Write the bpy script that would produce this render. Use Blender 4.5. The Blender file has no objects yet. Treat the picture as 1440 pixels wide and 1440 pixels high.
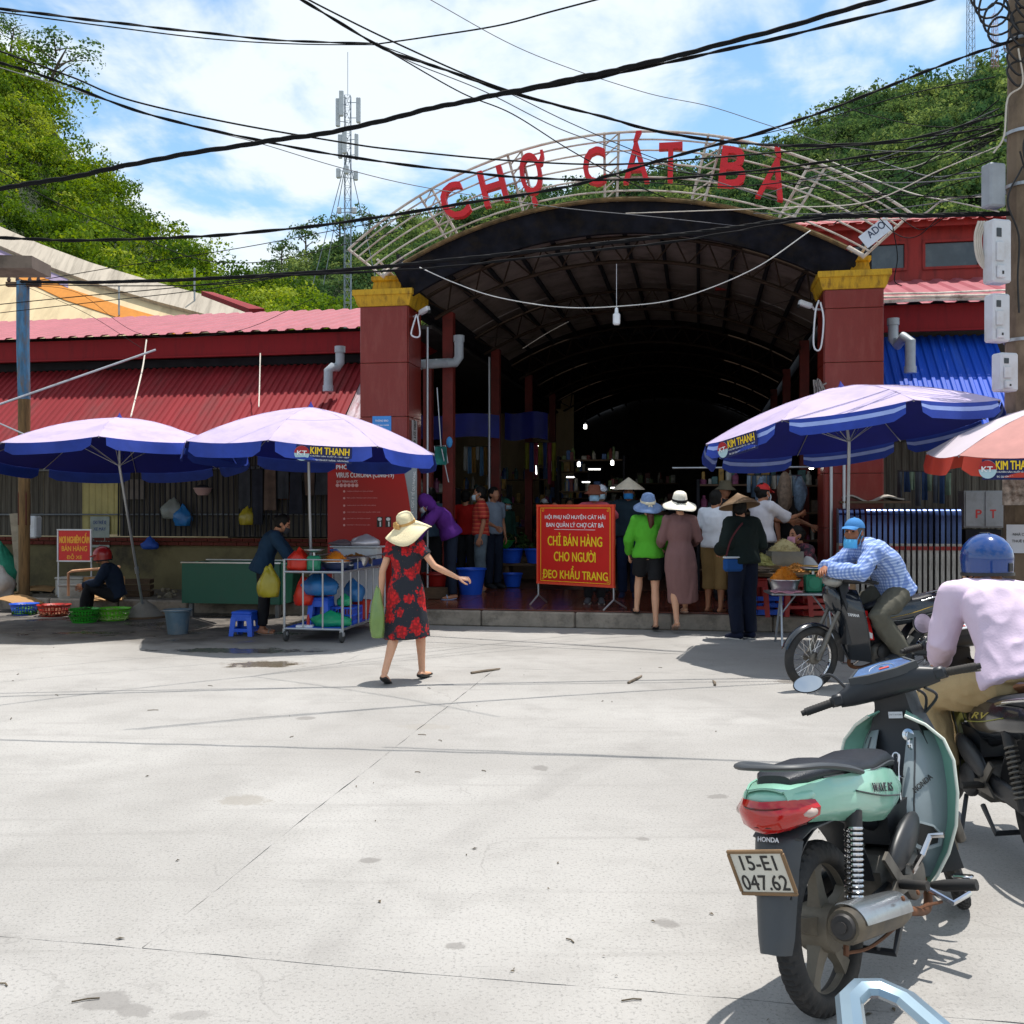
import bpy, bmesh, math, random
from math import sin, cos, pi, radians, sqrt, atan2
from mathutils import Vector as V, Matrix, noise

random.seed(7)
scene = bpy.context.scene
COL = scene.collection

# ---------------------------------------------------------------- camera
HCAM = 1.62
FPX = 1440.0            # focal length in pixels of the 1440 px photograph
HOR = 715.0             # horizon row
cam = bpy.data.cameras.new('camera')
cam.sensor_width = 36.0
cam.lens = 36.0
cam.shift_y = (HOR - 720.0) / 1440.0
cam.clip_end = 3000.0
cam.clip_start = 0.05
camo = bpy.data.objects.new('camera', cam)
COL.objects.link(camo)
camo.location = (0, 0, HCAM)
camo.rotation_euler = (radians(90), 0, 0)
scene.camera = camo

# ---------------------------------------------------------------- sun, sky, exposure
SUN_DIR = V((0.16, 0.17, 1.0)).normalized()      # towards the sun: high, slightly right and behind the market
SUN_EL = math.asin(SUN_DIR.z)
SUN_AZ = atan2(SUN_DIR.x, SUN_DIR.y)
sl = bpy.data.lights.new('sun', 'SUN')
sl.energy = 4.4
sl.angle = radians(0.5)
sl.color = (1.0, 0.955, 0.89)
so = bpy.data.objects.new('sun', sl)
COL.objects.link(so)
so.rotation_euler = SUN_DIR.to_track_quat('Z', 'Y').to_euler()

world = bpy.data.worlds.new('World')
scene.world = world
world.use_nodes = True
nt = world.node_tree
nt.nodes.clear()
def N(tree, kind, **kw):
    n = tree.nodes.new(kind)
    for k, v in kw.items():
        if k in n.inputs: n.inputs[k].default_value = v
        else: setattr(n, k, v)
    return n
out = N(nt, 'ShaderNodeOutputWorld')
bg = N(nt, 'ShaderNodeBackground', Strength=0.15)
sky = N(nt, 'ShaderNodeTexSky', sky_type='NISHITA', sun_disc=False)
sky.sun_elevation = SUN_EL
sky.sun_rotation = SUN_AZ
sky.air_density = 1.0; sky.dust_density = 0.6; sky.ozone_density = 2.5
tc = N(nt, 'ShaderNodeTexCoord')
sep = N(nt, 'ShaderNodeSeparateXYZ')
nt.links.new(tc.outputs['Generated'], sep.inputs[0])
addz = N(nt, 'ShaderNodeMath', operation='ADD'); addz.inputs[1].default_value = 0.22
nt.links.new(sep.outputs['Z'], addz.inputs[0])
mx = N(nt, 'ShaderNodeMath', operation='MAXIMUM'); mx.inputs[1].default_value = 0.05
nt.links.new(addz.outputs[0], mx.inputs[0])
comb = N(nt, 'ShaderNodeCombineXYZ')
for i, ax in enumerate('XY'):
    d = N(nt, 'ShaderNodeMath', operation='DIVIDE')
    nt.links.new(sep.outputs[ax], d.inputs[0]); nt.links.new(mx.outputs[0], d.inputs[1])
    nt.links.new(d.outputs[0], comb.inputs[i])
n1 = N(nt, 'ShaderNodeTexNoise', Scale=1.25, Detail=7.0, Roughness=0.58, Distortion=0.5)
nt.links.new(comb.outputs[0], n1.inputs['Vector'])
n2 = N(nt, 'ShaderNodeTexNoise', Scale=4.5, Detail=6.0, Roughness=0.6, Distortion=0.3)
nt.links.new(comb.outputs[0], n2.inputs['Vector'])
ad = N(nt, 'ShaderNodeMath', operation='MULTIPLY_ADD'); ad.inputs[1].default_value = 0.38
nt.links.new(n2.outputs['Fac'], ad.inputs[0]); nt.links.new(n1.outputs['Fac'], ad.inputs[2])
cr = N(nt, 'ShaderNodeMapRange'); cr.interpolation_type = 'SMOOTHSTEP'
cr.inputs['From Min'].default_value = 0.57; cr.inputs['From Max'].default_value = 0.74
nt.links.new(ad.outputs[0], cr.inputs['Value'])
cm = N(nt, 'ShaderNodeMath', operation='MULTIPLY'); cm.inputs[1].default_value = 0.92
nt.links.new(cr.outputs['Result'], cm.inputs[0])
hs = N(nt, 'ShaderNodeHueSaturation', Hue=.488, Saturation=1.05, Value=1.0)
nt.links.new(sky.outputs[0], hs.inputs['Color'])
mixc = N(nt, 'ShaderNodeMixRGB'); mixc.inputs['Color2'].default_value = (4.7, 5.05, 5.3, 1)
nt.links.new(cm.outputs[0], mixc.inputs['Fac']); nt.links.new(hs.outputs[0], mixc.inputs['Color1'])
nt.links.new(mixc.outputs[0], bg.inputs['Color'])
nt.links.new(bg.outputs[0], out.inputs['Surface'])

vs = scene.view_settings
vs.view_transform = 'Standard'; vs.look = 'None'; vs.gamma = 1.0; vs.exposure = 0.5; vs.use_curve_mapping = False
try:
    scene.cycles.max_bounces = 8; scene.cycles.diffuse_bounces = 4; scene.cycles.glossy_bounces = 3
    scene.cycles.transmission_bounces = 4; scene.cycles.transparent_max_bounces = 12
    scene.cycles.caustics_reflective = False; scene.cycles.caustics_refractive = False
    scene.cycles.use_denoising = True
    scene.cycles.sample_clamp_indirect = 4.0
except Exception: pass

# ---------------------------------------------------------------- where things stand
def at(px, py, Y):                       # a point of the place from its bearing in the photograph and its distance
    return V(((px - 720.0) / FPX * Y, Y, HCAM + (HOR - py) / FPX * Y))
def gnd(px, py, z=0.0):
    return at(px, py, (HCAM - z) * FPX / (py - HOR))
# the market's own frame: u along its front, v into it
FO = V((-1.9, 15.2, 0)); FA = atan2(-0.18, 0.984)
FU = V((cos(FA), sin(FA), 0)); FV = V((-sin(FA), cos(FA), 0))
FM = Matrix(((FU.x, FV.x, 0, FO.x), (FU.y, FV.y, 0, FO.y), (0, 0, 1, 0), (0, 0, 0, 1)))
FI = FM.inverted()
def W(u, v, z=0.0): return FO + FU * u + FV * v + V((0, 0, z))
def onv(px, py, v):                      # (u, z) where a bearing meets the market plane at depth v
    d = V(((px - 720) / FPX, 1, (HOR - py) / FPX))
    t = (v + FO.dot(FV)) / d.dot(FV)
    p = d * t
    return (p - FO).dot(FU), HCAM + p.z

# ---------------------------------------------------------------- materials
def rgb(h):
    if not isinstance(h, str): return tuple(h)
    h = h.lstrip('#'); o = []
    for i in (0, 2, 4):
        c = int(h[i:i+2], 16) / 255
        o.append(c / 12.92 if c <= 0.04045 else ((c + 0.055) / 1.055) ** 2.4)
    return tuple(o)
_m = {}
def mat(name, col=(.5, .5, .5), rough=.6, metal=0.0, var=.12, scale=6.0, bump=0.0, bscale=40.0, dirt=None, dirt_amt=.5,
        dscale=3.0, coat=0.0, emit=0.0, trans=0.0, alpha=1.0, spec=.5, stretch=None, ior=1.45, sss=0.0):
    if name in _m: return _m[name]
    m = bpy.data.materials.new(name); m.use_nodes = True
    t = m.node_tree; b = t.nodes['Principled BSDF']
    col = rgb(col)
    b.inputs['Roughness'].default_value = rough; b.inputs['Metallic'].default_value = metal
    b.inputs['Specular IOR Level'].default_value = spec; b.inputs['IOR'].default_value = ior
    b.inputs['Coat Weight'].default_value = coat; b.inputs['Coat Roughness'].default_value = 0.08
    b.inputs['Transmission Weight'].default_value = trans; b.inputs['Alpha'].default_value = alpha
    if sss: b.inputs['Subsurface Weight'].default_value = sss; b.inputs['Subsurface Radius'].default_value = (.012, .005, .003)
    if emit:
        b.inputs['Emission Color'].default_value = (*col, 1); b.inputs['Emission Strength'].default_value = emit
    co = N(t, 'ShaderNodeTexCoord')
    src = co.outputs['Object']
    if stretch:
        mp = N(t, 'ShaderNodeMapping'); mp.inputs['Scale'].default_value = stretch
        t.links.new(src, mp.inputs[0]); src = mp.outputs[0]
    last = None
    if var or dirt:
        nz = N(t, 'ShaderNodeTexNoise', Scale=scale, Detail=5.0, Roughness=.6)
        t.links.new(src, nz.inputs['Vector'])
        rp = N(t, 'ShaderNodeMapRange'); rp.inputs['From Min'].default_value = .3; rp.inputs['From Max'].default_value = .7
        t.links.new(nz.outputs['Fac'], rp.inputs['Value'])
        mi = N(t, 'ShaderNodeMixRGB')
        mi.inputs['Color1'].default_value = (*[max(0, c * (1 - var)) for c in col], 1)
        mi.inputs['Color2'].default_value = (*[min(1, c * (1 + var)) for c in col], 1)
        t.links.new(rp.outputs['Result'], mi.inputs['Fac'])
        last = mi.outputs[0]
        if dirt:
            n2 = N(t, 'ShaderNodeTexNoise', Scale=dscale, Detail=8.0, Roughness=.7)
            t.links.new(src, n2.inputs['Vector'])
            r2 = N(t, 'ShaderNodeMapRange'); r2.inputs['From Min'].default_value = .48; r2.inputs['From Max'].default_value = .68
            r2.inputs['To Max'].default_value = dirt_amt
            t.links.new(n2.outputs['Fac'], r2.inputs['Value'])
            m2 = N(t, 'ShaderNodeMixRGB'); m2.inputs['Color2'].default_value = (*rgb(dirt), 1)
            t.links.new(r2.outputs['Result'], m2.inputs['Fac']); t.links.new(last, m2.inputs['Color1'])
            last = m2.outputs[0]
        t.links.new(last, b.inputs['Base Color'])
    else:
        b.inputs['Base Color'].default_value = (*col, 1)
    if bump:
        nb = N(t, 'ShaderNodeTexNoise', Scale=bscale, Detail=4.0)
        t.links.new(src, nb.inputs['Vector'])
        bp = N(t, 'ShaderNodeBump', Strength=bump, Distance=.01)
        t.links.new(nb.outputs['Fac'], bp.inputs['Height']); t.links.new(bp.outputs[0], b.inputs['Normal'])
    _m[name] = m
    return m

# ---------------------------------------------------------------- mesh builder
class MB:
    def __init__(s): s.v = []; s.f = []; s.mi = []; s.M = None; s.cur = 0
    def add(s, vs, fs):
        o = len(s.v)
        if s.M is not None: vs = [s.M @ V(p) for p in vs]
        s.v += [tuple(p) for p in vs]
        s.f += [tuple(i + o for i in f) for f in fs]; s.mi += [s.cur] * len(fs)
        return s
    def box(s, c, d, rot=None, bev=0.0):
        hx, hy, hz = d[0] / 2, d[1] / 2, d[2] / 2
        R = rot.to_3x3() if rot is not None else None
        if bev <= 0:
            vs = [V((x * hx, y * hy, z * hz)) for x in (-1, 1) for y in (-1, 1) for z in (-1, 1)]
            fs = [(0, 1, 3, 2), (4, 6, 7, 5), (0, 4, 5, 1), (2, 3, 7, 6), (0, 2, 6, 4), (1, 5, 7, 3)]
        else:
            b = min(bev, hx * .9, hy * .9, hz * .9); h = (hx, hy, hz); vs = []; idx = {}
            for sx in (-1, 1):
                for sy in (-1, 1):
                    for sz in (-1, 1):
                        sg = (sx, sy, sz)
                        for a in range(3):
                            idx[(sg, a)] = len(vs)
                            vs.append(V([sg[i] * (h[i] if i == a else h[i] - b) for i in range(3)]))
            fs = []
            def S(**k): return tuple(k[c] for c in 'xyz')
            for a in range(3):
                o1, o2 = [i for i in range(3) if i != a]
                for sa in (-1, 1):
                    q = []
                    for p, r in ((-1, -1), (1, -1), (1, 1), (-1, 1)):
                        sg = [0, 0, 0]; sg[a] = sa; sg[o1] = p; sg[o2] = r; q.append(idx[(tuple(sg), a)])
                    fs.append(tuple(q))
            for ax in range(3):
                a, b2 = [i for i in range(3) if i != ax]
                for sa in (-1, 1):
                    for sb in (-1, 1):
                        sg = [0, 0, 0]; sg[a] = sa; sg[b2] = sb
                        sg[ax] = 1; t1 = tuple(sg); sg[ax] = -1; t2 = tuple(sg)
                        fs.append((idx[(t1, a)], idx[(t1, b2)], idx[(t2, b2)], idx[(t2, a)]))
            for sx in (-1, 1):
                for sy in (-1, 1):
                    for sz in (-1, 1):
                        fs.append(tuple(idx[((sx, sy, sz), a)] for a in range(3)))
        c = V(c)
        vs = [(R @ p if R else p) + c for p in vs]
        return s.add(vs, fs)
    def rings(s, rings, cap=True, closed=False):
        n = len(rings[0]); vs = [p for r in rings for p in r]; fs = []
        m = len(rings)
        for i in range(m if closed else m - 1):
            a, b = i * n, ((i + 1) % m) * n
            for j in range(n):
                k = (j + 1) % n
                fs.append((a + j, a + k, b + k, b + j))
        if cap and not closed:
            fs.append(tuple(range(n - 1, -1, -1))); fs.append(tuple((m - 1) * n + j for j in range(n)))
        return s.add(vs, fs)
    def tube(s, pts, r, seg=8, ref=None, cap=True, dome=False, closed=False):
        pts = [V(p) for p in pts]; n = len(pts)
        rs = list(r) if isinstance(r, list) else [r] * n
        rs = [(q, q) if not isinstance(q, (list, tuple)) else q for q in rs]
        if dome:
            d0 = (pts[0] - pts[1]).normalized(); d1 = (pts[-1] - pts[-2]).normalized()
            a0, a1 = rs[0], rs[-1]; e0, e1 = min(a0), min(a1)
            P = [pts[0] + d0 * e0 * .97, pts[0] + d0 * e0 * .7]; Rr = [(a0[0] * .24, a0[1] * .24), (a0[0] * .71, a0[1] * .71)]
            P += pts; Rr += rs
            P += [pts[-1] + d1 * e1 * .7, pts[-1] + d1 * e1 * .97]; Rr += [(a1[0] * .71, a1[1] * .71), (a1[0] * .24, a1[1] * .24)]
            pts, rs = P, Rr; n = len(pts)
        x = V(ref) if ref is not None else None
        out = []
        for i, p in enumerate(pts):
            if closed: t = pts[(i + 1) % n] - pts[i - 1]
            else: t = pts[min(i + 1, n - 1)] - pts[max(i - 1, 0)]
            if t.length < 1e-9: t = V((0, 0, 1))
            t.normalize()
            if x is None:
                x = V((1, 0, 0)) if abs(t.x) < .8 else V((0, 1, 0))
            base = V(ref) if ref is not None else x
            xx = base - t * base.dot(t)
            if xx.length < 1e-5: xx = t.orthogonal()
            xx.normalize()
            if ref is None: x = xx
            y = t.cross(xx)
            out.append([p + xx * (rs[i][0] * cos(2 * pi * k / seg)) + y * (rs[i][1] * sin(2 * pi * k / seg)) for k in range(seg)])
        return s.rings(out, cap, closed)
    def lathe(s, prof, seg=20, c=(0, 0, 0), axis=(0, 0, 1), cap=True, squash=(1, 1)):
        q = V((0, 0, 1)).rotation_difference(V(axis)); c = V(c)
        R = [[c + q @ V((r * cos(2 * pi * k / seg) * squash[0], r * sin(2 * pi * k / seg) * squash[1], z)) for k in range(seg)] for r, z in prof]
        return s.rings(R, cap)
    def ell(s, c, r, seg=14, rot=None, nr=9):
        c = V(c); R = []
        for i in range(nr):
            a = -pi / 2 + pi * (i + .5) / nr
            R.append([V((cos(a) * cos(2 * pi * k / seg) * r[0], cos(a) * sin(2 * pi * k / seg) * r[1], sin(a) * r[2])) for k in range(seg)])
        if rot is not None: R = [[rot @ p for p in g] for g in R]
        return s.rings([[p + c for p in g] for g in R])
    def prism(s, poly, d, Mx=None):          # poly in the XY plane, from z=0 to z=d
        n = len(poly)
        vs = [V((p[0], p[1], 0)) for p in poly] + [V((p[0], p[1], d)) for p in poly]
        if Mx is not None: vs = [Mx @ p for p in vs]
        fs = [tuple(range(n - 1, -1, -1)), tuple(range(n, 2 * n))] + [(i, (i + 1) % n, n + (i + 1) % n, n + i) for i in range(n)]
        return s.add(vs, fs)
    def quad(s, *p): return s.add(list(p), [tuple(range(len(p)))])
    def grid(s, fn, nu, nv):
        vs = [fn(i / nu, j / nv) for j in range(nv + 1) for i in range(nu + 1)]
        fs = [(j * (nu + 1) + i, j * (nu + 1) + i + 1, (j + 1) * (nu + 1) + i + 1, (j + 1) * (nu + 1) + i) for j in range(nv) for i in range(nu)]
        return s.add(vs, fs)
    def sheet(s, fn, nu, nv, th):            # a grid with thickness along z of its local normal
        a = [[V(fn(i / nu, j / nv)) for i in range(nu + 1)] for j in range(nv + 1)]
        def nor(i, j):
            du = a[j][min(i + 1, nu)] - a[j][max(i - 1, 0)]; dv = a[min(j + 1, nv)][i] - a[max(j - 1, 0)][i]
            n = du.cross(dv); return n.normalized() if n.length > 1e-9 else V((0, 0, 1))
        top = [a[j][i] + nor(i, j) * th / 2 for j in range(nv + 1) for i in range(nu + 1)]
        bot = [a[j][i] - nor(i, j) * th / 2 for j in range(nv + 1) for i in range(nu + 1)]
        k = len(top); w = nu + 1; fs = []
        for j in range(nv):
            for i in range(nu):
                q = (j * w + i, j * w + i + 1, (j + 1) * w + i + 1, (j + 1) * w + i)
                fs.append(q); fs.append(tuple(k + t for t in reversed(q)))
        b = [i for i in range(w)] + [j * w + nu for j in range(1, nv + 1)] + [nv * w + i for i in range(nu - 1, -1, -1)] + [j * w for j in range(nv - 1, 0, -1)]
        for x in range(len(b)):
            p, q = b[x], b[(x + 1) % len(b)]
            fs.append((p, k + p, k + q, q))
        return s.add(top + bot, fs)
    def mesh(s, name, mats=None, smooth=35, fix=True):
        me = bpy.data.meshes.new(name)
        me.from_pydata(s.v, [], s.f)
        if mats is not None:
            for m in (mats if isinstance(mats, (list, tuple)) else [mats]): me.materials.append(m)
        if any(s.mi): me.polygons.foreach_set('material_index', s.mi)
        if fix:
            bm = bmesh.new(); bm.from_mesh(me)
            bmesh.ops.recalc_face_normals(bm, faces=bm.faces); bm.to_mesh(me); bm.free()
        if smooth:
            me.shade_smooth()
            if smooth < 180: me.set_sharp_from_angle(angle=radians(smooth))
        me.update()
        return me
    def build(s, name, mats=None, parent=None, smooth=35, fix=True, **kw):
        return obj(name, s.mesh(name, mats, smooth, fix), parent, **kw)

def obj(name, me, parent=None, label=None, cat=None, group=None, kind=None, loc=None, rot=None):
    o = bpy.data.objects.new(name, me); COL.objects.link(o)
    if parent is not None: o.parent = parent
    if loc is not None: o.location = loc
    if rot is not None: o.rotation_euler = rot
    if label: o['label'] = label
    if cat: o['category'] = cat
    if group: o['group'] = group
    if kind: o['kind'] = kind
    return o
def thing(name, label, cat, loc=(0, 0, 0), rotz=0.0, group=None, rot=None):
    o = obj(name, None, None, label, cat, group)
    o.location = loc; o.rotation_euler = rot if rot is not None else (0, 0, rotz)
    o.empty_display_size = .2
    return o
def dup(root, loc=None, rotz=None, label=None, group=None):
    r = root.copy(); COL.objects.link(r)
    if loc is not None: r.location = loc
    if rotz is not None: r.rotation_euler = (0, 0, rotz)
    if label: r['label'] = label
    if group: r['group'] = group
    for c0 in [o for o in root.children]:
        c = c0.copy(); COL.objects.link(c); c.parent = r
        for g0 in c0.children:
            g = g0.copy(); COL.objects.link(g); g.parent = c
    return r
def frame(o, right, up):                 # matrix whose x is right, y is up, z points out of the face
    r = V(right).normalized(); u = V(up); u = (u - r * u.dot(r)).normalized(); n = r.cross(u)
    return Matrix(((r.x, u.x, n.x, o[0]), (r.y, u.y, n.y, o[1]), (r.z, u.z, n.z, o[2]), (0, 0, 0, 1)))
def RX(a): return Matrix.Rotation(radians(a), 4, 'X')
def RY(a): return Matrix.Rotation(radians(a), 4, 'Y')
def RZ(a): return Matrix.Rotation(radians(a), 4, 'Z')
def T(*p): return Matrix.Translation(V(p))
def spline(pts, n=6):                    # Catmull-Rom
    P = [V(p) for p in pts]; P = [P[0] * 2 - P[1]] + P + [P[-1] * 2 - P[-2]]; o = []
    for i in range(1, len(P) - 2):
        a, b, c, d = P[i-1:i+3]
        for k in range(n):
            t = k / n
            o.append(.5 * ((2 * b) + (c - a) * t + (2 * a - 5 * b + 4 * c - d) * t * t + (3 * b - a - 3 * c + d) * t ** 3))
    o.append(P[-2]); return o

_tc = {}
HORN = {'Ư': 'U', 'Ơ': 'O', 'Ờ': 'Ò', 'Ợ': 'Ọ', 'Ữ': 'Ũ', 'Ứ': 'Ú', 'Ớ': 'Ó'}
def _raw(body, bold, depth, shear, align='CENTER'):
    cu = bpy.data.curves.new('lettering', 'FONT'); cu.body = body; cu.size = 1.0; cu.align_x = align
    cu.resolution_u = 3; cu.offset = bold; cu.extrude = depth; cu.shear = shear
    o = bpy.data.objects.new('lettering', cu); COL.objects.link(o)
    dg = bpy.context.evaluated_depsgraph_get(); e = o.evaluated_get(dg); me = e.to_mesh()
    r = ([v.co.copy() for v in me.vertices], [tuple(p.vertices) for p in me.polygons])
    e.to_mesh_clear(); bpy.data.objects.remove(o); bpy.data.curves.remove(cu)
    return r
def text_mb(body, w=None, h=None, bold=0.0, depth=0.0, shear=0.0):
    """lettering fitted to w x h, centred on the origin in the XY plane"""
    fat = 0.0
    if depth < .01 and bold: fat, bold = bold * 1.1, 0.0
    key = (body, bold, depth, shear)
    if key not in _tc:
        if any(ch in HORN for ch in body):
            plain = ''.join(HORN.get(ch, ch) for ch in body); b0 = _raw(plain, bold, depth, shear, 'LEFT'); vs, fs = [p.copy() for p in b0[0]], list(b0[1])
            capx = [p.y for p in _raw('H', bold, depth, shear, 'LEFT')[0]]; cap = max(capx)
            for i, ch in enumerate(body):
                if ch in HORN and ch != HORN[ch]:
                    xr = max(p.x for p in _raw(plain[:i + 1], bold, depth, shear, 'LEFT')[0]); o = len(vs)
                    pl = [(-.10, -.13), (-.01, -.11), (.05, -.03), (.05, .06), (.14, .06), (.14, -.06), (.06, -.20), (-.08, -.24)]
                    if depth: vs += [V((xr + x, cap + y, s * (depth + .002))) for s in (1, -1) for x, y in pl]; fs += [tuple(range(o, o + 8)), tuple(range(o + 15, o + 7, -1))] + [(o + k, o + (k + 1) % 8, o + 8 + (k + 1) % 8, o + 8 + k) for k in range(8)]
                    else: vs += [V((xr + x, cap + y, .0012)) for x, y in pl]; fs += [tuple(range(o + 7, o - 1, -1))]
            _tc[key] = (vs, fs)
        else: _tc[key] = _raw(body, bold, depth, shear)
    vs, fs = _tc[key]
    x0 = min(p.x for p in vs); x1 = max(p.x for p in vs); y0 = min(p.y for p in vs); y1 = max(p.y for p in vs)
    sy = h / (y1 - y0) if h else (w / (x1 - x0)); sx = w / (x1 - x0) if w else sy
    cx, cy = (x0 + x1) / 2, (y0 + y1) / 2
    b = MB(); k = fat * (y1 - y0) * sy
    for i, (ox, oy) in enumerate(((0, 0), (k, 0), (-k, 0), (0, k * .7), (0, -k * .7)) if fat else ((0, 0),)):
        b.add([V(((p.x - cx) * sx + ox, (p.y - cy) * sy + oy, p.z + .0002 * i)) for p in vs], fs)
    return b
def put_text(mb, Mx, body, w=None, h=None, bold=0.0, depth=0.0, shear=0.0):
    t = text_mb(body, w, h, bold, depth, shear)
    mb.add([Mx @ V(p) for p in t.v], t.f)
    return mb
def blob(mb, voxel, smooth=2, wrinkle=0.0, wscale=(6, 6, 3), seed=0.0):
    """fuse overlapping closed shells into one continuous surface; returns (verts, faces)"""
    me = mb.mesh('blob', None, 0)
    o = bpy.data.objects.new('blob', me); COL.objects.link(o)
    r = o.modifiers.new('r', 'REMESH'); r.mode = 'VOXEL'; r.voxel_size = voxel
    if smooth:
        s = o.modifiers.new('s', 'SMOOTH'); s.iterations = smooth; s.factor = .5
    dg = bpy.context.evaluated_depsgraph_get()
    e = o.evaluated_get(dg); m2 = e.to_mesh()
    vs = [v.co.copy() for v in m2.vertices]
    if wrinkle:
        for i, v in enumerate(m2.vertices):
            p = v.co
            q = V((p.x * wscale[0] + seed, p.y * wscale[1], p.z * wscale[2] + seed * .7))
            k = noise.noise(q * 1.0) + .6 * (1 - 2 * abs(noise.noise(q * 2.1 + V((3, 1, 7)))))
            vs[i] = vs[i] + v.normal * (k * wrinkle)
    fs = [tuple(p.vertices) for p in m2.polygons]
    e.to_mesh_clear()
    bpy.data.objects.remove(o); bpy.data.meshes.remove(me)
    return vs, fs
# ================================================================ ground and road
import numpy as np
rt = random.Random(5)
def ground_material(name, slab):
    m = bpy.data.materials.new(name); m.use_nodes = True; t = m.node_tree; b = t.nodes['Principled BSDF']; L = t.links.new
    co = N(t, 'ShaderNodeTexCoord'); src = co.outputs['Object']
    def noise_(sc, det=5, ro=.6, dist=0.0):
        n = N(t, 'ShaderNodeTexNoise', Scale=sc, Detail=det, Roughness=ro, Distortion=dist); L(src, n.inputs['Vector']); return n.outputs['Fac']
    def rng(x, a, b_, lo=0.0, hi=1.0):
        r = N(t, 'ShaderNodeMapRange'); r.interpolation_type = 'SMOOTHSTEP'
        for k, v_ in (('From Min', a), ('From Max', b_), ('To Min', lo), ('To Max', hi)): r.inputs[k].default_value = v_
        L(x, r.inputs['Value']); return r.outputs['Result']
    def mixc_(f, a, b_):
        x = N(t, 'ShaderNodeMixRGB')
        if hasattr(f, 'is_linked'): L(f, x.inputs['Fac'])
        else: x.inputs['Fac'].default_value = f
        for k, c in (('Color1', a), ('Color2', b_)):
            if isinstance(c, tuple): x.inputs[k].default_value = (*c, 1)
            else: L(c, x.inputs[k])
        return x.outputs[0]
    def math_(op, a, b_=None):
        x = N(t, 'ShaderNodeMath', operation=op)
        for i, c in enumerate((a, b_)):
            if c is None: continue
            if isinstance(c, (int, float)): x.inputs[i].default_value = c
            else: L(c, x.inputs[i])
        return x.outputs[0]
    big = noise_(.35, 4, .55, .4); mid = noise_(2.2, 6, .65); fine = noise_(70, 3, .7); grit = noise_(190, 2, .6)
    c = mixc_(rng(big, .35, .65), (.262, .250, .234), (.345, .332, .314))
    c = mixc_(rng(mid, .46, .68, 0, .35), c, (.21, .20, .186))
    c = mixc_(rng(fine, .52, .66, 0, .58), c, (.13, .126, .12))
    c = mixc_(rng(grit, .60, .70, 0, .45), c, (.50, .49, .475))
    vo = N(t, 'ShaderNodeTexVoronoi', Scale=46.0); L(src, vo.inputs['Vector'])
    c = mixc_(rng(vo.outputs['Distance'], .10, .0, 0, .30), c, (.09, .086, .082))
    # long faint scuffs across the slab
    mp = N(t, 'ShaderNodeMapping'); mp.inputs['Scale'].default_value = (.5, 7, 1); mp.inputs['Rotation'].default_value = (0, 0, .22)
    L(src, mp.inputs[0]); sc = N(t, 'ShaderNodeTexNoise', Scale=1.4, Detail=5.0); L(mp.outputs[0], sc.inputs['Vector'])
    c = mixc_(rng(sc.outputs['Fac'], .55, .72, 0, .30), c, (.20, .19, .178))
    # the worn, wet and dirty strip along the stalls
    wob = math_('MULTIPLY', math_('SUBTRACT', noise_(.9, 6, .62), .5), 3.4)
    dv = N(t, 'ShaderNodeVectorMath', operation='DOT_PRODUCT'); L(src, dv.inputs[0]); dv.inputs[1].default_value = tuple(FV)
    du = N(t, 'ShaderNodeVectorMath', operation='DOT_PRODUCT'); L(src, du.inputs[0]); du.inputs[1].default_value = tuple(FU)
    vv = math_('SUBTRACT', dv.outputs['Value'], FO.dot(FV)); uu = math_('SUBTRACT', du.outputs['Value'], FO.dot(FU))
    m1 = rng(math_('ADD', vv, wob), -3.9, -2.5); m2 = rng(math_('ADD', uu, wob), .9, -1.2)
    dirty = math_('MULTIPLY', m1, m2)
    c = mixc_(math_('MULTIPLY', dirty, .95), c, mixc_(rng(mid, .4, .62), (.045, .038, .032), (.125, .107, .09)))
    rough = .82
    spots = [(gnd(372, 934), .45, .22, (.10, .07, .04), .9), (gnd(330, 915), .9, .25, (.07, .06, .05), .8), (gnd(148, 1408), .09, .07, (.17, .16, .15), .7), (gnd(190, 1422), .06, .05, (.17, .16, .15), .7),
             (gnd(268, 1428), .06, .04, (.18, .17, .16), .6), (gnd(345, 1125), .16, .11, (.22, .20, .17), .6), (gnd(1130, 958), .30, .14, (.14, .12, .1), .7), (gnd(600, 1022), .2, .12, (.25, .23, .2), .5)]
    wet = None
    for (rc, rR, ra) in (((9.0, 1.0), 8.6, .20), ((9.0, 1.0), 10.1, .16), ((-11.0, 2.5), 12.6, .16), ((-11.0, 2.5), 14.1, .13)):
        s = N(t, 'ShaderNodeVectorMath', operation='SUBTRACT'); L(src, s.inputs[0]); s.inputs[1].default_value = (*rc, 0); ln = N(t, 'ShaderNodeVectorMath', operation='LENGTH'); L(s.outputs[0], ln.inputs[0])
        c = mixc_(math_('MULTIPLY', rng(math_('ABSOLUTE', math_('SUBTRACT', ln.outputs['Value'], rR)), .13, .05, 0, ra), rng(noise_(1.3, 5), .40, .62)), c, (.12, .112, .104))
    spots += [(gnd(x_, y_), r_, r_ * .8, (.13, .12, .11), .6) for x_, y_, r_ in ((520, 1210, .05), (760, 1080, .07), (905, 1180, .04), (640, 1330, .05), (940, 1300, .06), (430, 1010, .09), (1010, 1120, .06))]
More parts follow.
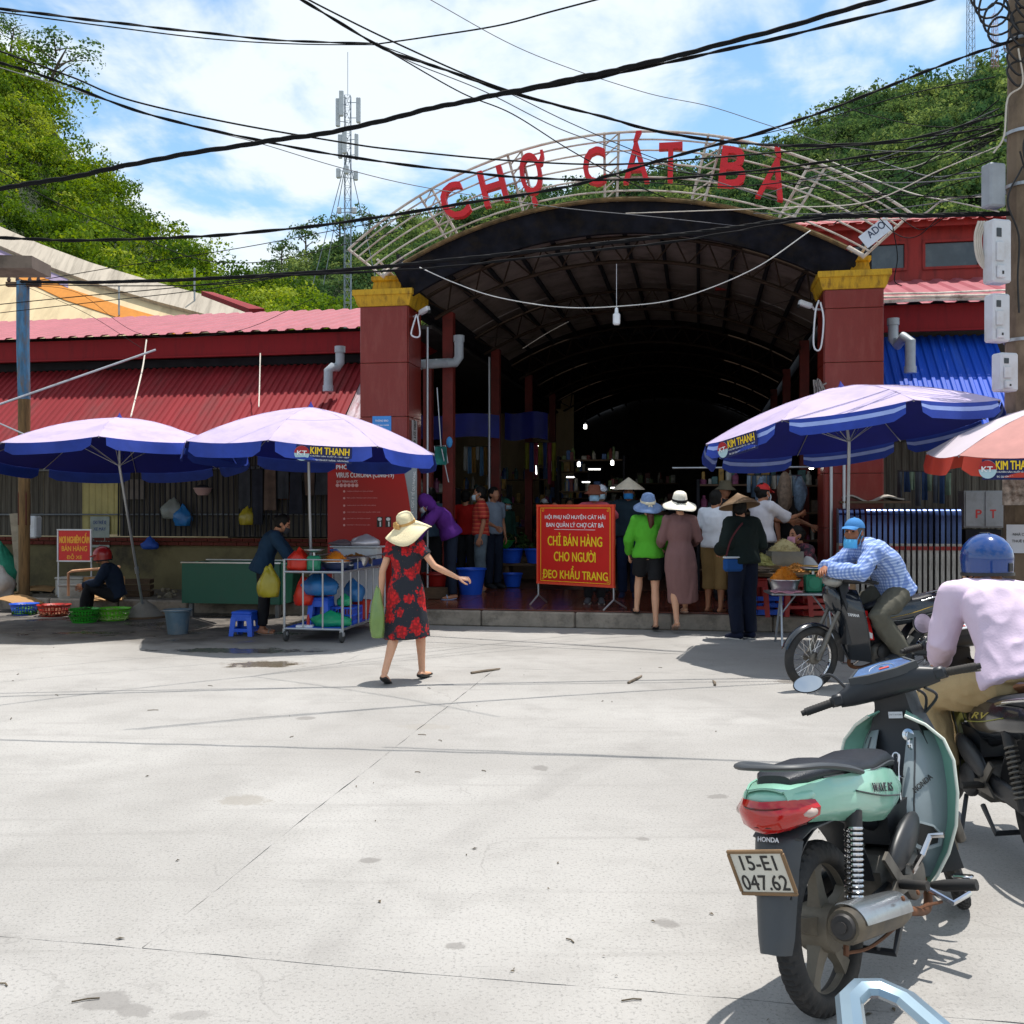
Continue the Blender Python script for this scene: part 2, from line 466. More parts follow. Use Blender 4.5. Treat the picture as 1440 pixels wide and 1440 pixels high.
    for k, (p, rx, ry, colr, am) in enumerate(spots):
        s = N(t, 'ShaderNodeVectorMath', operation='SUBTRACT'); L(src, s.inputs[0]); s.inputs[1].default_value = tuple(p)
        q = N(t, 'ShaderNodeVectorMath', operation='MULTIPLY'); L(s.outputs[0], q.inputs[0]); q.inputs[1].default_value = (1 / rx, 1 / ry, 1)
        ln = N(t, 'ShaderNodeVectorMath', operation='LENGTH'); L(q.outputs[0], ln.inputs[0])
        w = math_('ADD', ln.outputs['Value'], math_('MULTIPLY', math_('SUBTRACT', noise_(7 if rx < .3 else 3, 5, .7), .5), 2.6))
        f = rng(w, 1.1, .7, 0, am)
        c = mixc_(f, c, colr)
        if k < 2: wet = f if wet is None else math_('MAXIMUM', wet, f)
    dm = N(t, 'ShaderNodeMixRGB', blend_type='LINEAR_LIGHT'); dm.inputs['Fac'].default_value = .5; nzc = N(t, 'ShaderNodeTexNoise', Scale=1.1, Detail=6.0); L(src, nzc.inputs['Vector']); L(src, dm.inputs['Color1']); L(nzc.outputs['Color'], dm.inputs['Color2'])
    ve = N(t, 'ShaderNodeTexVoronoi', Scale=.42, feature='DISTANCE_TO_EDGE'); L(dm.outputs[0], ve.inputs['Vector'])
    crk = math_('MULTIPLY', rng(ve.outputs['Distance'], .003, .001), rng(noise_(.8, 3), .46, .6)); c = mixc_(math_('MULTIPLY', crk, .2), c, (.07, .064, .058))
    c = mixc_(rng(noise_(.16, 5, .6, 1.2), .52, .66, 0, .35), c, (.23, .215, .20))
    ob = N(t, 'ShaderNodeObjectInfo')
    c = mixc_(math_('MULTIPLY', ob.outputs['Random'], .10), c, (.22, .206, .19))
    L(c, b.inputs['Base Color'])
    wetr = math_('MAXIMUM', wet, math_('MULTIPLY', math_('MULTIPLY', dirty, rng(noise_(1.7, 5), .5, .62)), .8))
    L(rng(wetr, 0, 1, rough, .12), b.inputs['Roughness'])
    h = math_('ADD', math_('MULTIPLY', fine, .6), math_('ADD', math_('MULTIPLY', grit, .35), math_('MULTIPLY', vo.outputs['Distance'], .5)))
    bp = N(t, 'ShaderNodeBump', Strength=.5, Distance=.006); L(math_('MULTIPLY', h, math_('SUBTRACT', 1.0, wetr)), bp.inputs['Height']); L(bp.outputs[0], b.inputs['Normal'])
    return m
CONC = ground_material('road_concrete', True)
JOINT = mat('joint_dirt', (.14, .13, .12), .95, var=.4, scale=20)
EARTH = mat('earth', (.13, .12, .075), .95, var=.4, scale=.3)
g = MB(); g.quad((-1500, -400, -.06), (1500, -400, -.06), (1500, 1800, -.06), (-1500, 1800, -.06)); g.build('ground', EARTH, kind='structure')
road = MB(); road.quad(*[W(u, v, -.018) for u, v in ((-30, -30), (30, -30), (30, 6), (-30, 6))])
road = road.build('road', JOINT, kind='structure')
vl = [-30, -22.3, -16.7, -11.15, -4.42, 6]
ul = {0: [-30, -9, 3.2, 12, 30], 1: [-30, -6.6, 3.0, 9, 30], 2: [-30, -8.2, -1.6, 7.4, 30], 3: [-30, -10.5, -4.0, 2.58, 9.3, 30], 4: [-30, -9.8, -3.6, .9, 6.2, 30]}
for j in range(5):
    for i in range(len(ul[j]) - 1):
        u0, u1, v0, v1 = ul[j][i] + .0022, ul[j][i + 1] - .0022, vl[j] + .0022, vl[j + 1] - .0022
        n = 90
        per = []
        for a, b_, k in (((u0, v0), (u1, v0), 1), ((u1, v0), (u1, v1), 0), ((u1, v1), (u0, v1), 1), ((u0, v1), (u0, v0), 0)):
            for q in range(n):
                t_ = q / n; x, y = a[0] + (b_[0] - a[0]) * t_, a[1] + (b_[1] - a[1]) * t_
                jt = noise.noise(V((x * 6 + k * 9, y * 6, j + i))) * .007 + noise.noise(V((x * .7, y * .7 + 5, 0))) * .02
                per.append(V(W(x + (0 if k else jt), y + (jt if k else 0), 0)))
        s = MB(); m_ = len(per)
        s.add(per + [p - V((0, 0, .03)) for p in per], [tuple(range(m_))] + [(q, m_ + q, m_ + (q + 1) % m_, (q + 1) % m_) for q in range(m_)])
        s.build('concrete_slab', CONC, road, smooth=0)

# litter: twigs, leaves and crumbs lying on the concrete
lt = MB(); rl = random.Random(3)
for k in range(70):
    Y = 3.2 + 9.5 * rl.random() ** 1.3; p = V(((rl.random() - .5) * Y * 1.02, Y, .003)); a = rl.random() * pi; s_ = .007 + .014 * rl.random() ** 2
    if rl.random() < .35:
        d = V((cos(a), sin(a), 0)) * s_ * 2.4; lt.tube([p - d + V((0, 0, .002)), p + V((.004, .006, .003)), p + d + V((0, 0, .002))], .0028, 5)
    else:
        M_ = T(*p) @ Matrix.Rotation(a, 4, 'Z'); lt.M = M_; lt.add([(-s_, 0, 0), (0, s_ * .45, .003), (s_, 0, .001), (0, -s_ * .4, .006), (0, 0, .007)], [(0, 1, 4), (1, 2, 4), (2, 3, 4), (3, 0, 4), (0, 3, 2, 1)]); lt.M = None
lt.build('litter', mat('litter', (.09, .07, .045), .9, var=.5, scale=3), smooth=0, kind='stuff')
def stick(px, py, L_, ang, r=.012):
    p = gnd(px, py); d = V((cos(ang), sin(ang), 0)) * L_ / 2
    b = MB(); b.tube([p - d + V((0, 0, r)), p + V((.01, .01, r)), p + d + V((0, 0, r))], [r, r * 1.1, r * .7], 7)
    return b.build('stick', mat('stick', (.14, .11, .08), .9, var=.4))
obj_s = stick(893, 957, .42, 1.15); obj_s['label'] = 'short dark stick lying on the concrete in front of the market step'; obj_s['category'] = 'stick'
obj_s = stick(683, 945, .38, .75); obj_s['label'] = 'thin dark stick on the concrete right of the walking woman'; obj_s['category'] = 'stick'
obj_s = stick(1004, 962, .22, 1.45); obj_s['label'] = 'smallest stick on the concrete left of the parked black motorbike'; obj_s['category'] = 'stick'

# ================================================================ wooded hills
def leaf_material(name, c1, c2, c3):
    m = bpy.data.materials.new(name); m.use_nodes = True; t = m.node_tree; t.nodes.clear(); L = t.links.new
    o = N(t, 'ShaderNodeOutputMaterial'); at_ = N(t, 'ShaderNodeAttribute', attribute_name='tone')
    rp = N(t, 'ShaderNodeValToRGB'); e = rp.color_ramp.elements
    e[0].position = 0; e[0].color = (*c1, 1); e[1].position = 1; e[1].color = (*c3, 1); k = e.new(.5); k.color = (*c2, 1)
    L(at_.outputs['Fac'], rp.inputs[0])
    d = N(t, 'ShaderNodeBsdfDiffuse'); tr = N(t, 'ShaderNodeBsdfTranslucent')
    L(rp.outputs[0], d.inputs['Color']); hs_ = N(t, 'ShaderNodeHueSaturation', Hue=.49, Saturation=1.15, Value=1.3); L(rp.outputs[0], hs_.inputs['Color']); L(hs_.outputs[0], tr.inputs['Color'])
    a = N(t, 'ShaderNodeMixShader'); a.inputs[0].default_value = .38; L(d.outputs[0], a.inputs[1]); L(tr.outputs[0], a.inputs[2])
    L(a.outputs[0], o.inputs['Surface']); return m
def crown_np(rs, n, lobes=7, flat=.8, leaf=.13):
    """n leaf quads spread through a lumpy crown of radius 1 (numpy: n x 4 x 3)"""
    lc = rs.normal(size=(lobes, 3)) * np.array([.5, .5, .38 * flat]); lc[:, 2] += .1; lr = rs.uniform(.32, .6, lobes)
    w = rs.integers(0, lobes, n); d = rs.normal(size=(n, 3)); d /= np.linalg.norm(d, axis=1)[:, None]
    d[:, 2] = np.where(rs.random(n) < .65, np.abs(d[:, 2]), d[:, 2])
    p = lc[w] + d * lr[w][:, None] * rs.uniform(.72, 1.08, n)[:, None] * np.array([1, 1, flat])
    nn = d + rs.normal(size=(n, 3)) * .55; nn /= np.linalg.norm(nn, axis=1)[:, None]
    a = np.cross(nn, rs.normal(size=(n, 3))); a /= np.linalg.norm(a, axis=1)[:, None]; b = np.cross(nn, a)
    s = leaf * rs.uniform(.6, 1.35, n)[:, None]
    return np.stack([p - a * s, p - b * s * .62 + nn * s * .15, p + a * s, p + b * s * .62 + nn * s * .15], 1)
def quads_mesh(name, Q, tone, m):
    n = len(Q); me = bpy.data.meshes.new(name)
    me.vertices.add(n * 4); me.vertices.foreach_set('co', Q.reshape(-1).astype(np.float32))
    me.loops.add(n * 4); me.loops.foreach_set('vertex_index', np.arange(n * 4, dtype=np.int32))
    me.polygons.add(n); me.polygons.foreach_set('loop_start', np.arange(0, n * 4, 4, dtype=np.int32))
    at_ = me.attributes.new('tone', 'FLOAT', 'POINT'); at_.data.foreach_set('value', np.repeat(tone, 4).astype(np.float32))
    me.materials.append(m); me.update(calc_edges=True); return me
def interp(tab, x):
    xs = [t_[0] for t_ in tab]; return float(np.interp(x, xs, [t_[1] for t_ in tab]))
def hill(name, fname, ridge, yf, yr, x0, x1, soil, leafm, ncr, nleaf, rad, seed, foot=0.0, prof=1.15, leaf=.13, t0=0.0):
    rs = np.random.default_rng(seed)
    def surf(px, t_):
        Y0 = interp(yf, px); Y1 = interp(yr, px); Y = Y0 + (Y1 - Y0) * t_
        zr = HCAM + (HOR - interp(ridge, px)) / FPX * Y1 - rad * .75
        h = foot + (zr - foot) * (min(t_, 1) ** prof if t_ <= 1 else 1 - (t_ - 1) * 1.3)
        bx = noise.noise(V((px * .006, t_ * 3.0, seed))) * (zr - foot) * .05 * (1 if t_ < .93 else .4) * min(1, t_ * 3)
        return V(((px - 720) / FPX * Y, Y, h + bx))
    nu, nv = 70, 26
    b = MB(); b.grid(lambda a, c: surf(x0 + (x1 - x0) * a, c * 1.35) - V((0, 0, 12 if c == 0 else 0)), nu, nv)
    b.build(name, soil, kind='structure', fix=False)
    Q = []; tn = []; tpl = [crown_np(rs, nleaf, leaf=leaf) for _ in range(9)]
    for k in range(ncr):
        px = x0 + (x1 - x0) * rs.random(); t_ = t0 + (1.06 - t0) * rs.random() ** .9
        p = surf(px, t_); r = rad * rs.uniform(.6, 1.35)
        c = tpl[rs.integers(0, 9)]; a = rs.random() * 6.28; R = np.array([[cos(a), -sin(a), 0], [sin(a), cos(a), 0], [0, 0, 1]])
        sz = rs.uniform(.8, 1.25)
        Q.append((c @ R.T) * np.array([r, r, r * sz]) + np.array([p.x, p.y, p.z + r * .3]))
        base = .47 + .75 * noise.noise(V((px * .012, t_ * 5, seed + 9))) + rs.normal() * .27
        tn.append(np.clip(base + rs.normal(size=nleaf) * .08, 0, 1))
    obj(fname, quads_mesh(fname, np.concatenate(Q), np.concatenate(tn), leafm), kind='stuff')
    return surf
SOIL = mat('hill_soil', (.022, .035, .012), .95, var=.5, scale=.15)
LEAF_A = leaf_material('leaves_near', (.045, .090, .016), (.12, .195, .026), (.28, .34, .055))
LEAF_B = leaf_material('leaves_far', (.036, .078, .034), (.085, .140, .048), (.20, .26, .085))
surfL = hill('hill_left', 'woodland_left', [(-700, -330), (-300, -120), (-80, 0), (0, 52), (45, 100), (80, 165), (110, 215), (150, 252), (190, 285), (225, 322), (262, 342), (300, 374), (335, 388), (400, 405), (470, 430), (560, 470)],
     [(-700, 62), (600, 62)], [(-700, 105), (600, 120)], -260, 520, SOIL, LEAF_A, 760, 540, 2.4, 5, foot=4, leaf=.064, t0=.15)
surfR = hill('hill_right', 'woodland_right', [(200, 470), (300, 400), (350, 385), (385, 375), (420, 352), (460, 348), (500, 335), (540, 312), (600, 292), (700, 278), (760, 268), (900, 240), (960, 230), (1080, 205), (1140, 172), (1200, 133), (1290, 113), (1345, 95), (1380, 84), (1440, 78), (1600, 90), (2000, 200)],
     [(200, 200), (900, 170), (1440, 140), (2000, 140)], [(200, 330), (900, 300), (1440, 270), (2000, 260)], 200, 1650, SOIL, LEAF_B, 2050, 200, 3.9, 11, foot=8, prof=1.0, leaf=.10, t0=.44)
# one broad lone tree on the left ridge
def tree(name, label, base, h, r, seed, leafm, nl=1500, leaf=.085, trunk=(.09, .07, .05), lean=(0, 0), group=None):
    rs = np.random.default_rng(seed); t_ = thing(name, label, 'tree', base, group=group)
    b = MB(); top = V((lean[0], lean[1], h * .8)); b.tube([V((0, 0, -1)), V((lean[0] * .2, lean[1] * .2, h * .3)), V((lean[0] * .6, lean[1] * .6, h * .58)), top], [h * .03, h * .024, h * .017, h * .006], 8)
    for k in range(8):
        a = rs.random() * 6.28; s0 = V((lean[0], lean[1], 0)) * .5 + V((0, 0, h * (.4 + .05 * k))); e = s0 + V((cos(a) * r * .75, sin(a) * r * .75, h * .14))
        b.tube([s0, (s0 + e) / 2 + V((0, 0, h * .02)), e], [h * .011, h * .008, h * .003], 6)
    b.build('trunk', mat('bark', trunk, .9, var=.3), t_)
    Q = crown_np(rs, nl, 11, .75, leaf) * np.array([r, r, h * .34]) + np.array([lean[0] * .8, lean[1] * .8, h * .72])
    obj('crown', quads_mesh('crown', Q, np.clip(rs.normal(.35, .2, nl), 0, 1), leafm), t_)
    return t_
tree('broadleaf_tree', 'airy dark tree leaning out from the left ridge against blue sky', surfL(62, .99), 8.5, 3.6, 4, LEAF_B, 900, .06, lean=(2.6, 0))
tree('broadleaf_tree', 'small dark tree on the very top of the left ridge', surfL(14, 1.0), 5.0, 2.0, 5, LEAF_B, 500, .07, lean=(.5, 0))
for k, (px, hh, wd) in enumerate([(396, 12, 4), (430, 13, 4.5), (478, 15, 5), (520, 12, 4.2)]):
    tree('broadleaf_tree', ['thin grey green tree on the low ridge left of the mast, leftmost of four', 'second thin tree on the low ridge left of the mast', 'tallest thin tree on the low ridge right behind the mast', 'thin tree on the ridge just left of the arch end'][k], surfR(px, .96), hh, wd, 30 + k, LEAF_B, 420, .1, group='thin trees on the middle ridge')

# ================================================================ market gate: two pillars, pipe arch, letters
RED_T = mat('red_granite', '74241c', .32, var=.10, scale=30, spec=.4, coat=.05, dirt='8a4a40', dirt_amt=.35, dscale=3, stretch=(3, 3, .6))
YEL = mat('yellow_plaster', 'bd941a', .7, var=.12, scale=8, dirt='5a3c10', dirt_amt=.75, dscale=5, bump=.3, stretch=(2.5, 2.5, .6))
PIPE = mat('painted_pipe', 'b5ada2', .5, var=.15, scale=6, dirt='7a4a2a', dirt_amt=.6, dscale=4)
LRED = mat('letter_red', 'c8141e', .45, var=.08, scale=5, dirt='7a1015', dirt_amt=.3)
DARK = mat('dark_steel', (.022, .022, .026), .8, spec=.15, var=.3, scale=4)
REDS = mat('red_steel', '6e2018', .55, var=.2, scale=4, dirt='3a120c', dirt_amt=.6)
gate = thing('market_gate', 'arched market gate of red letters on pipes between two yellow capped granite pillars', 'gate', FO, FA)
PU = [(.0, .72), (6.68, .76)]
for k, (uc, w) in enumerate(PU):
    p = MB(); p.box((uc, w / 2, 2.32), (w - .03, w - .03, 4.64)); p = p.build('gate_pillar', mat('mortar', '8a6a60', .9), gate)
    zb = [.0, .62, 1.42, 2.2, 2.98, 3.78, 4.62] if k == 0 else [.0, .6, 1.35, 2.1, 2.86, 3.62, 4.36, 4.62]
    for i in range(len(zb) - 1):
        for fx, fy, dx, dy in ((uc, 0, w, .03), (uc + w / 2, w / 2, .03, w - .034), (uc - w / 2, w / 2, .03, w - .034)):
            q = MB(); q.box((fx, fy, (zb[i] + zb[i + 1]) / 2), (dx, dy, zb[i + 1] - zb[i] - .008), bev=.004); q.build('granite_tile', RED_T, p)
    c = MB()
    def sq(h, z): return [V((uc - h, w / 2 - h, z)), V((uc + h, w / 2 - h, z)), V((uc + h, w / 2 + h, z)), V((uc - h, w / 2 + h, z))]
    hw = w / 2
    c.rings([sq(hw + .03, 4.62), sq(hw + .05, 4.66), sq(hw + .06, 4.70), sq(hw + .08, 4.77), sq(hw + .10, 4.78), sq(hw + .10, 4.86), sq(hw * .62, 4.90), sq(hw * .62, 4.93), sq(hw * .58, 5.02), sq(hw * .66, 5.04), sq(hw * .66, 5.10)])
    c.build('pillar_cap', YEL, p, smooth=30)
def circ3(a, b, c):
    (x1, y1), (x2, y2), (x3, y3) = a, b, c
    d = 2 * (x1 * (y2 - y3) + x2 * (y3 - y1) + x3 * (y1 - y2))
    ux = ((x1**2 + y1**2) * (y2 - y3) + (x2**2 + y2**2) * (y3 - y1) + (x3**2 + y3**2) * (y1 - y2)) / d
    uy = ((x1**2 + y1**2) * (x3 - x2) + (x2**2 + y2**2) * (x1 - x3) + (x3**2 + y3**2) * (x2 - x1)) / d
    return ux, uy, sqrt((x1 - ux)**2 + (y1 - uy)**2)
AL = [onv(540, 390, 0), onv(885, 281, 0), onv(1214, 362, 0)]
AU = [onv(492, 352, 0), onv(900, 187, 0), onv(1280, 302, 0)]
def arc3(P):
    cx, cz, R = circ3(*P); a0 = atan2(P[0][1] - cz, P[0][0] - cx); a1 = atan2(P[2][1] - cz, P[2][0] - cx)
    return lambda t_: (cx + R * cos(a0 + (a1 - a0) * t_), cz + R * sin(a0 + (a1 - a0) * t_)), (cx, cz, R)
arcL, CL = arc3(AL); arcU, CU = arc3(AU)
def fan(t_, k): a, b = arcL(t_), arcU(t_); return V((a[0] + (b[0] - a[0]) * k, -.06, a[1] + (b[1] - a[1]) * k))
ks = [0, .12, .32, .52, .72, .88, 1.0]
for i, k in enumerate(ks):
    b = MB(); b.tube([fan(j / 48, k) for j in range(49)], .020 if i in (0, 6) else .0135, 8); b.build('arch_pipe', PIPE, gate)
for i, t_ in enumerate([0, .165, .33, .495, .665, .835, 1.0]):
    b = MB()
    for o_ in ((-.012, .012) if 0 < i < 6 else (0,)):
        b.tube([fan(t_ + o_, -.03) + V((0, .03, 0)), fan(t_ + o_, 1.03) + V((0, .03, 0))], .019, 8)
    if 0 < i < 6:
        for q in range(6): b.tube([fan(t_ - .012, q / 6) + V((0, .03, 0)), fan(t_ + .012, (q + 1) / 6) + V((0, .03, 0))], .011, 6)
    b.build('arch_strut', PIPE, gate)
for s_, (uc, w) in zip((-1, 1), PU):
    b = MB(); e = fan(0 if s_ < 0 else 1, 0); b.tube([V((uc, .25, 5.09)), V((uc + s_ * -.05, .05, 5.2)), e], .03, 8); b.tube([V((uc + .1, .25, 5.09)), fan(.02 if s_ < 0 else .98, .4)], .02, 6)
    b.build('arch_foot', PIPE, gate)
LET = [('C', 639, 284, 52, 36, 22), ('H', 694, 263, 52, 35, 14), ('Ợ', 751, 252, 74, 36, 8), ('C', 836, 235, 54, 31, 2), ('Á', 895, 222, 72, 36, 0), ('T', 943, 229, 54, 32, -1), ('B', 1031, 236, 56, 36, -7), ('À', 1089, 245, 72, 38, -12)]
for ch, px, py, hp, wp, rot in LET:
    u, z = onv(px, py, -.1); Yd = W(u, -.1).y
    b = text_mb(ch, wp * Yd / FPX / cos(FA), hp * Yd / FPX, .016, .06)
    Mx = T(u, -.1, z) @ RX(90) @ RZ(rot)
    b2 = MB(); b2.add([Mx @ V(p) for p in b.v], b.f); b2.build('letter', LRED, gate, smooth=25)

# small board tangled in the right end of the arch
a0, z0 = onv(1212, 345, -.12); a1, z1 = onv(1254, 312, -.12)
bd = thing('small_board', 'small pale sheet metal board tangled in the right end of the pipe arch', 'sign', W(a0, -.12, z0), FA)
ang = atan2(z1 - z0, a1 - a0); ln = sqrt((a1 - a0)**2 + (z1 - z0)**2)
b = MB(); b.M = RY(-math.degrees(ang)); b.box((ln / 2, 0, .02), (ln * .86, .012, .20)); b.build('board', mat('board_white', 'c9d2dc', .5, dirt='8a7a66', dirt_amt=.5), bd)
b = MB(); put_text(b, RY(-math.degrees(ang)) @ T(ln * .55, -.008, .05) @ RX(90), 'ADO', .26, .10, .02); b.build('lettering', mat('ink_navy', '26324f', .6), bd)

# ================================================================ market hall: vault, posts, floor
hall = thing('market_hall', 'dark barrel vaulted market hall behind the arch', 'building', FO, FA)
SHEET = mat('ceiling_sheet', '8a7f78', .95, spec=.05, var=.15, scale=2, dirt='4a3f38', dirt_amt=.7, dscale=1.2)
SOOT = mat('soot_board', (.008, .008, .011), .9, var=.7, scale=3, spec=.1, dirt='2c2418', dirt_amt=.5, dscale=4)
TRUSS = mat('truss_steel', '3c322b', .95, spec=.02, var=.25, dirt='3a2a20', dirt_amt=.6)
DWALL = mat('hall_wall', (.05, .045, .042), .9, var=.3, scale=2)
cx, cz, R0 = CL
A0 = math.acos((.15 - cx) / R0); A1 = math.acos((6.75 - cx) / R0)
def vp(a, r, v): return V((cx + r * cos(a), v, cz + r * sin(a)))
NS = 12; bays = [.12, 1.35, 5.2, 9.2, 13.2, 17.2, 21.2, 26.0]
for bi in range(len(bays) - 1):
    for s_ in range(NS):
        a, b_ = A0 + (A1 - A0) * s_ / NS, A0 + (A1 - A0) * (s_ + 1) / NS
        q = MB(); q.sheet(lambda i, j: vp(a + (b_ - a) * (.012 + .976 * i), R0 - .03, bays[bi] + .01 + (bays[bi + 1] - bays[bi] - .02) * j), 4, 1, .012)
        q.build('ceiling_panel', SOOT if bi == 0 else (SHEET if bi < 3 else mat('ceiling_sheet_shaded', '3c3734', .95, spec=.02, var=.2, scale=2)), hall)  # rear bays get a darker sheet colour to imitate deep shade
for s_ in range(NS + 1):
    a = A0 + (A1 - A0) * s_ / NS; q = MB(); q.tube([vp(a, R0 - .10, .14), vp(a, R0 - .10, 26)], (.05, .035), 6, ref=(0, 0, 1)); q.build('purlin', DARK, hall)
q = MB(); q.grid(lambda i, j: vp(A0 - .25 + (A1 - A0 + .5) * i, R0 + .05, .02 + 26 * j), 40, 1); q.build('roof_sheet', mat('old_roof', '6a4a40', .7, dirt='3a2d26', dirt_amt=.6), hall, fix=False)
q = MB(); n_ = 48
q.rings([[vp(A0 + (A1 - A0) * i / n_, r, v) for r, v in ((R0 - .02, -.02), (R0 - .02, .06), (R0 - .47, .06), (R0 - .47, -.02))] for i in range(n_ + 1)]); q.build('fascia', SOOT, hall)
q = MB(); q.tube([vp(A0 - .03 + (A1 - A0 + .06) * i / n_, R0 + .0, -.05) for i in range(n_ + 1)], (.05, .035), 8, ref=(0, 1, 0)); q.build('fascia_edge', mat('mossy_edge', '6a5636', .9, var=.4, scale=9, dirt='2c2a18', dirt_amt=.8, bump=.6), hall)
for v_ in bays[1:-1]:
    q = MB(); n_ = 26
    ra, rb = R0 - .18, R0 - .55
    q.tube([vp(A0 + (A1 - A0) * i / n_, ra, v_) for i in range(n_ + 1)], .03, 6); q.tube([vp(A0 + (A1 - A0) * i / n_, rb, v_) for i in range(n_ + 1)], .03, 6)
    for i in range(n_): q.tube([vp(A0 + (A1 - A0) * i / n_, (ra, rb)[i % 2], v_), vp(A0 + (A1 - A0) * (i + 1) / n_, (rb, ra)[i % 2], v_)], .014, 5)
    q.build('roof_truss', TRUSS, hall)
zs = vp(A0, R0, 0).z
for u_ in (.12, 6.9):
    q = MB(); q.box((u_, 13.2, zs - .18), (.14, 25.6, .22)); q.build('eave_beam', DARK, hall)
for v_ in (1.5, 5.4, 9.4, 13.4):
    for u_ in (.62, 6.55):
        q = MB(); q.box((u_, v_, 2.5), (.17, .17, 4.56)); q.box((u_, v_, .27), (.26, .26, .1)); q.build('steel_post', REDS, hall)
q = MB(); q.box((-.02, 2.6, 2.2), (.15, .15, 4.0)); q.build('steel_post', REDS, hall)
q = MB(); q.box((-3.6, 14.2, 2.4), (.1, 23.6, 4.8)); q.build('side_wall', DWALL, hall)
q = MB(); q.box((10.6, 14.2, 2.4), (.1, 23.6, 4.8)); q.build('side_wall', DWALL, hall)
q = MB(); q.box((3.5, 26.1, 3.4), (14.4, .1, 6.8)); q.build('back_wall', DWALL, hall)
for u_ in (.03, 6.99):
    q = MB(); q.box((u_, 13.3, zs + .02), (.04, 25.4, .76)); q.build('eave_light_block', DARK, hall)  # plates added along the eaves to keep daylight out of the hall
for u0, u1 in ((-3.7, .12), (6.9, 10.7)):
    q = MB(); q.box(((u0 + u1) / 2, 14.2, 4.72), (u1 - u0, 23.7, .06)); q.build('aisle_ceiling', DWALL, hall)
# step, curb and tiled floor
FLO = mat('floor_base', '4c2a20', .4, var=.2)
fl = MB(); fl.M = FM; fl.box((5.1, .9, .1), (11.1, 3.32, .23)); fl.box((3.5, 14.4, .1), (14.3, 23.66, .23)); fl = fl.build('market_floor', FLO, kind='structure')
fl2 = MB(); fl2.box((0, 0, 0), (.396, .396, .016), bev=.003); TME = fl2.mesh('floor_tile', mat('floor_tile', '6f3527', .16, var=.2, scale=9, dirt='3a2018', dirt_amt=.6, spec=.6))
for j in range(9):
    for i in range(20):
        o = obj('floor_tile', TME, fl); o.matrix_world = FM @ T(.6 + .4 * i, -.53 + .4 * j, .222 + rt.uniform(-.001, .001))
CURB = mat('curb_concrete', '8f8579', .85, var=.2, scale=6, dirt='4c453c', dirt_amt=.75, dscale=4, bump=.5, bscale=25)
for i in range(8):
    c = MB(); c.M = FM; c.box((.35 + 1.3 * i + .65, -.80 + rt.uniform(-.008, .008), .106), (1.288, .1, .212), bev=.018); c.build('curb_stone', CURB, fl)
c = MB(); c.M = FM; c.box((5.3, -.74, .1), (9.9, .02, .18)); c.build('curb_backing', CURB, fl)

# ================================================================ the two low wings
PINK = mat('pink_roof', '98525a', .5, var=.12, scale=2, dirt='8a4a4c', dirt_amt=.5, dscale=1.4, spec=.3)
FASC = mat('red_fascia', '7c1016', .6, spec=.25, var=.12, scale=3, dirt='4a0c10', dirt_amt=.6, stretch=(3, 3, .5))
AWN = mat('red_awning', '7e2429', .6, spec=.25, var=.16, scale=2, dirt='5c3a38', dirt_amt=.55, dscale=1.6, stretch=(1, .3, .3))
GREY = mat('grey_sheet', '5a554c', .65, var=.45, scale=3.5, dirt='231f1a', dirt_amt=.85, dscale=3.0, stretch=(5, 1, .22), spec=.3)
def corr(name, m, parent, u0, u1, pa, pb, pitch=.13, amp=.022, th=.004, panel=.95):
    """corrugated sheeting between two eave lines, panel by panel"""
    n = max(1, round((u1 - u0) / panel)); w = (u1 - u0) / n
    pa, pb = V((0, *pa)), V((0, *pb)); d = (pb - pa); nor = V((1, 0, 0)).cross(d).normalized(); kk = max(2, round(w / pitch))
    for i in range(n):
        def fn(s_, t_):
            x = s_ * kk; f = x % 1; h = amp * (1 if .15 < f < .5 else (0 if f > .65 or f < .0001 else (f / .15 if f <= .15 else (.65 - f) / .15)))
            return V((u0 + w * i + s_ * w * .998, 0, 0)) + pa + d * (t_ * 1.0) + nor * (h - (.004 if i % 2 else 0))
        us = sorted(set([0, 1] + [(k + q) / kk for k in range(kk) for q in (0, .15, .5, .65)]))
        q = MB(); a = [[fn(s_, t_) for s_ in us] for t_ in (0, 1)]; m_ = len(us)
        top = a[0] + a[1]; bot = [p - nor * th for p in top]
        fs = [(j, j + 1, m_ + j + 1, m_ + j) for j in range(m_ - 1)]; fs += [tuple(2 * m_ + t_ for t_ in reversed(f)) for f in fs]
        for j in range(m_ - 1): fs += [(j, j + 1, 2 * m_ + j + 1, 2 * m_ + j), (m_ + j, m_ + j + 1, 3 * m_ + j + 1, 3 * m_ + j)]
        fs += [(0, m_, 3 * m_, 2 * m_), (m_ - 1, 2 * m_ - 1, 4 * m_ - 1, 3 * m_ - 1)]
        q.add(top + bot, fs); q.build(name, m, parent, smooth=0)
wl = thing('market_wing', 'long low wing with pink roof and red corrugated awning left of the gate', 'building', FO, FA)
corr('roof_panel', PINK, wl, -13.5, -.42, (1.72, 4.63), (6.2, 5.85), .3, .03)
q = MB(); q.box((-6.98, 1.9, 4.42), (13.1, .06, .36)); q.box((-6.98, 1.86, 4.255), (13.1, .05, .03)); q.build('fascia', FASC, wl)
q = MB(); q.box((-.45, 3.9, 4.6), (.05, 4.2, .3), rot=RX(15)); q.build('gable_board', FASC, wl)
q = MB(); q.box((-6.98, 2.28, 4.2), (13.1, .06, .14)); q.build('awning_ledger', DARK, wl)
corr('awning_panel', AWN, wl, -13.5, -.95, (2.2, 4.12), (.5, 2.72), .12, .026)
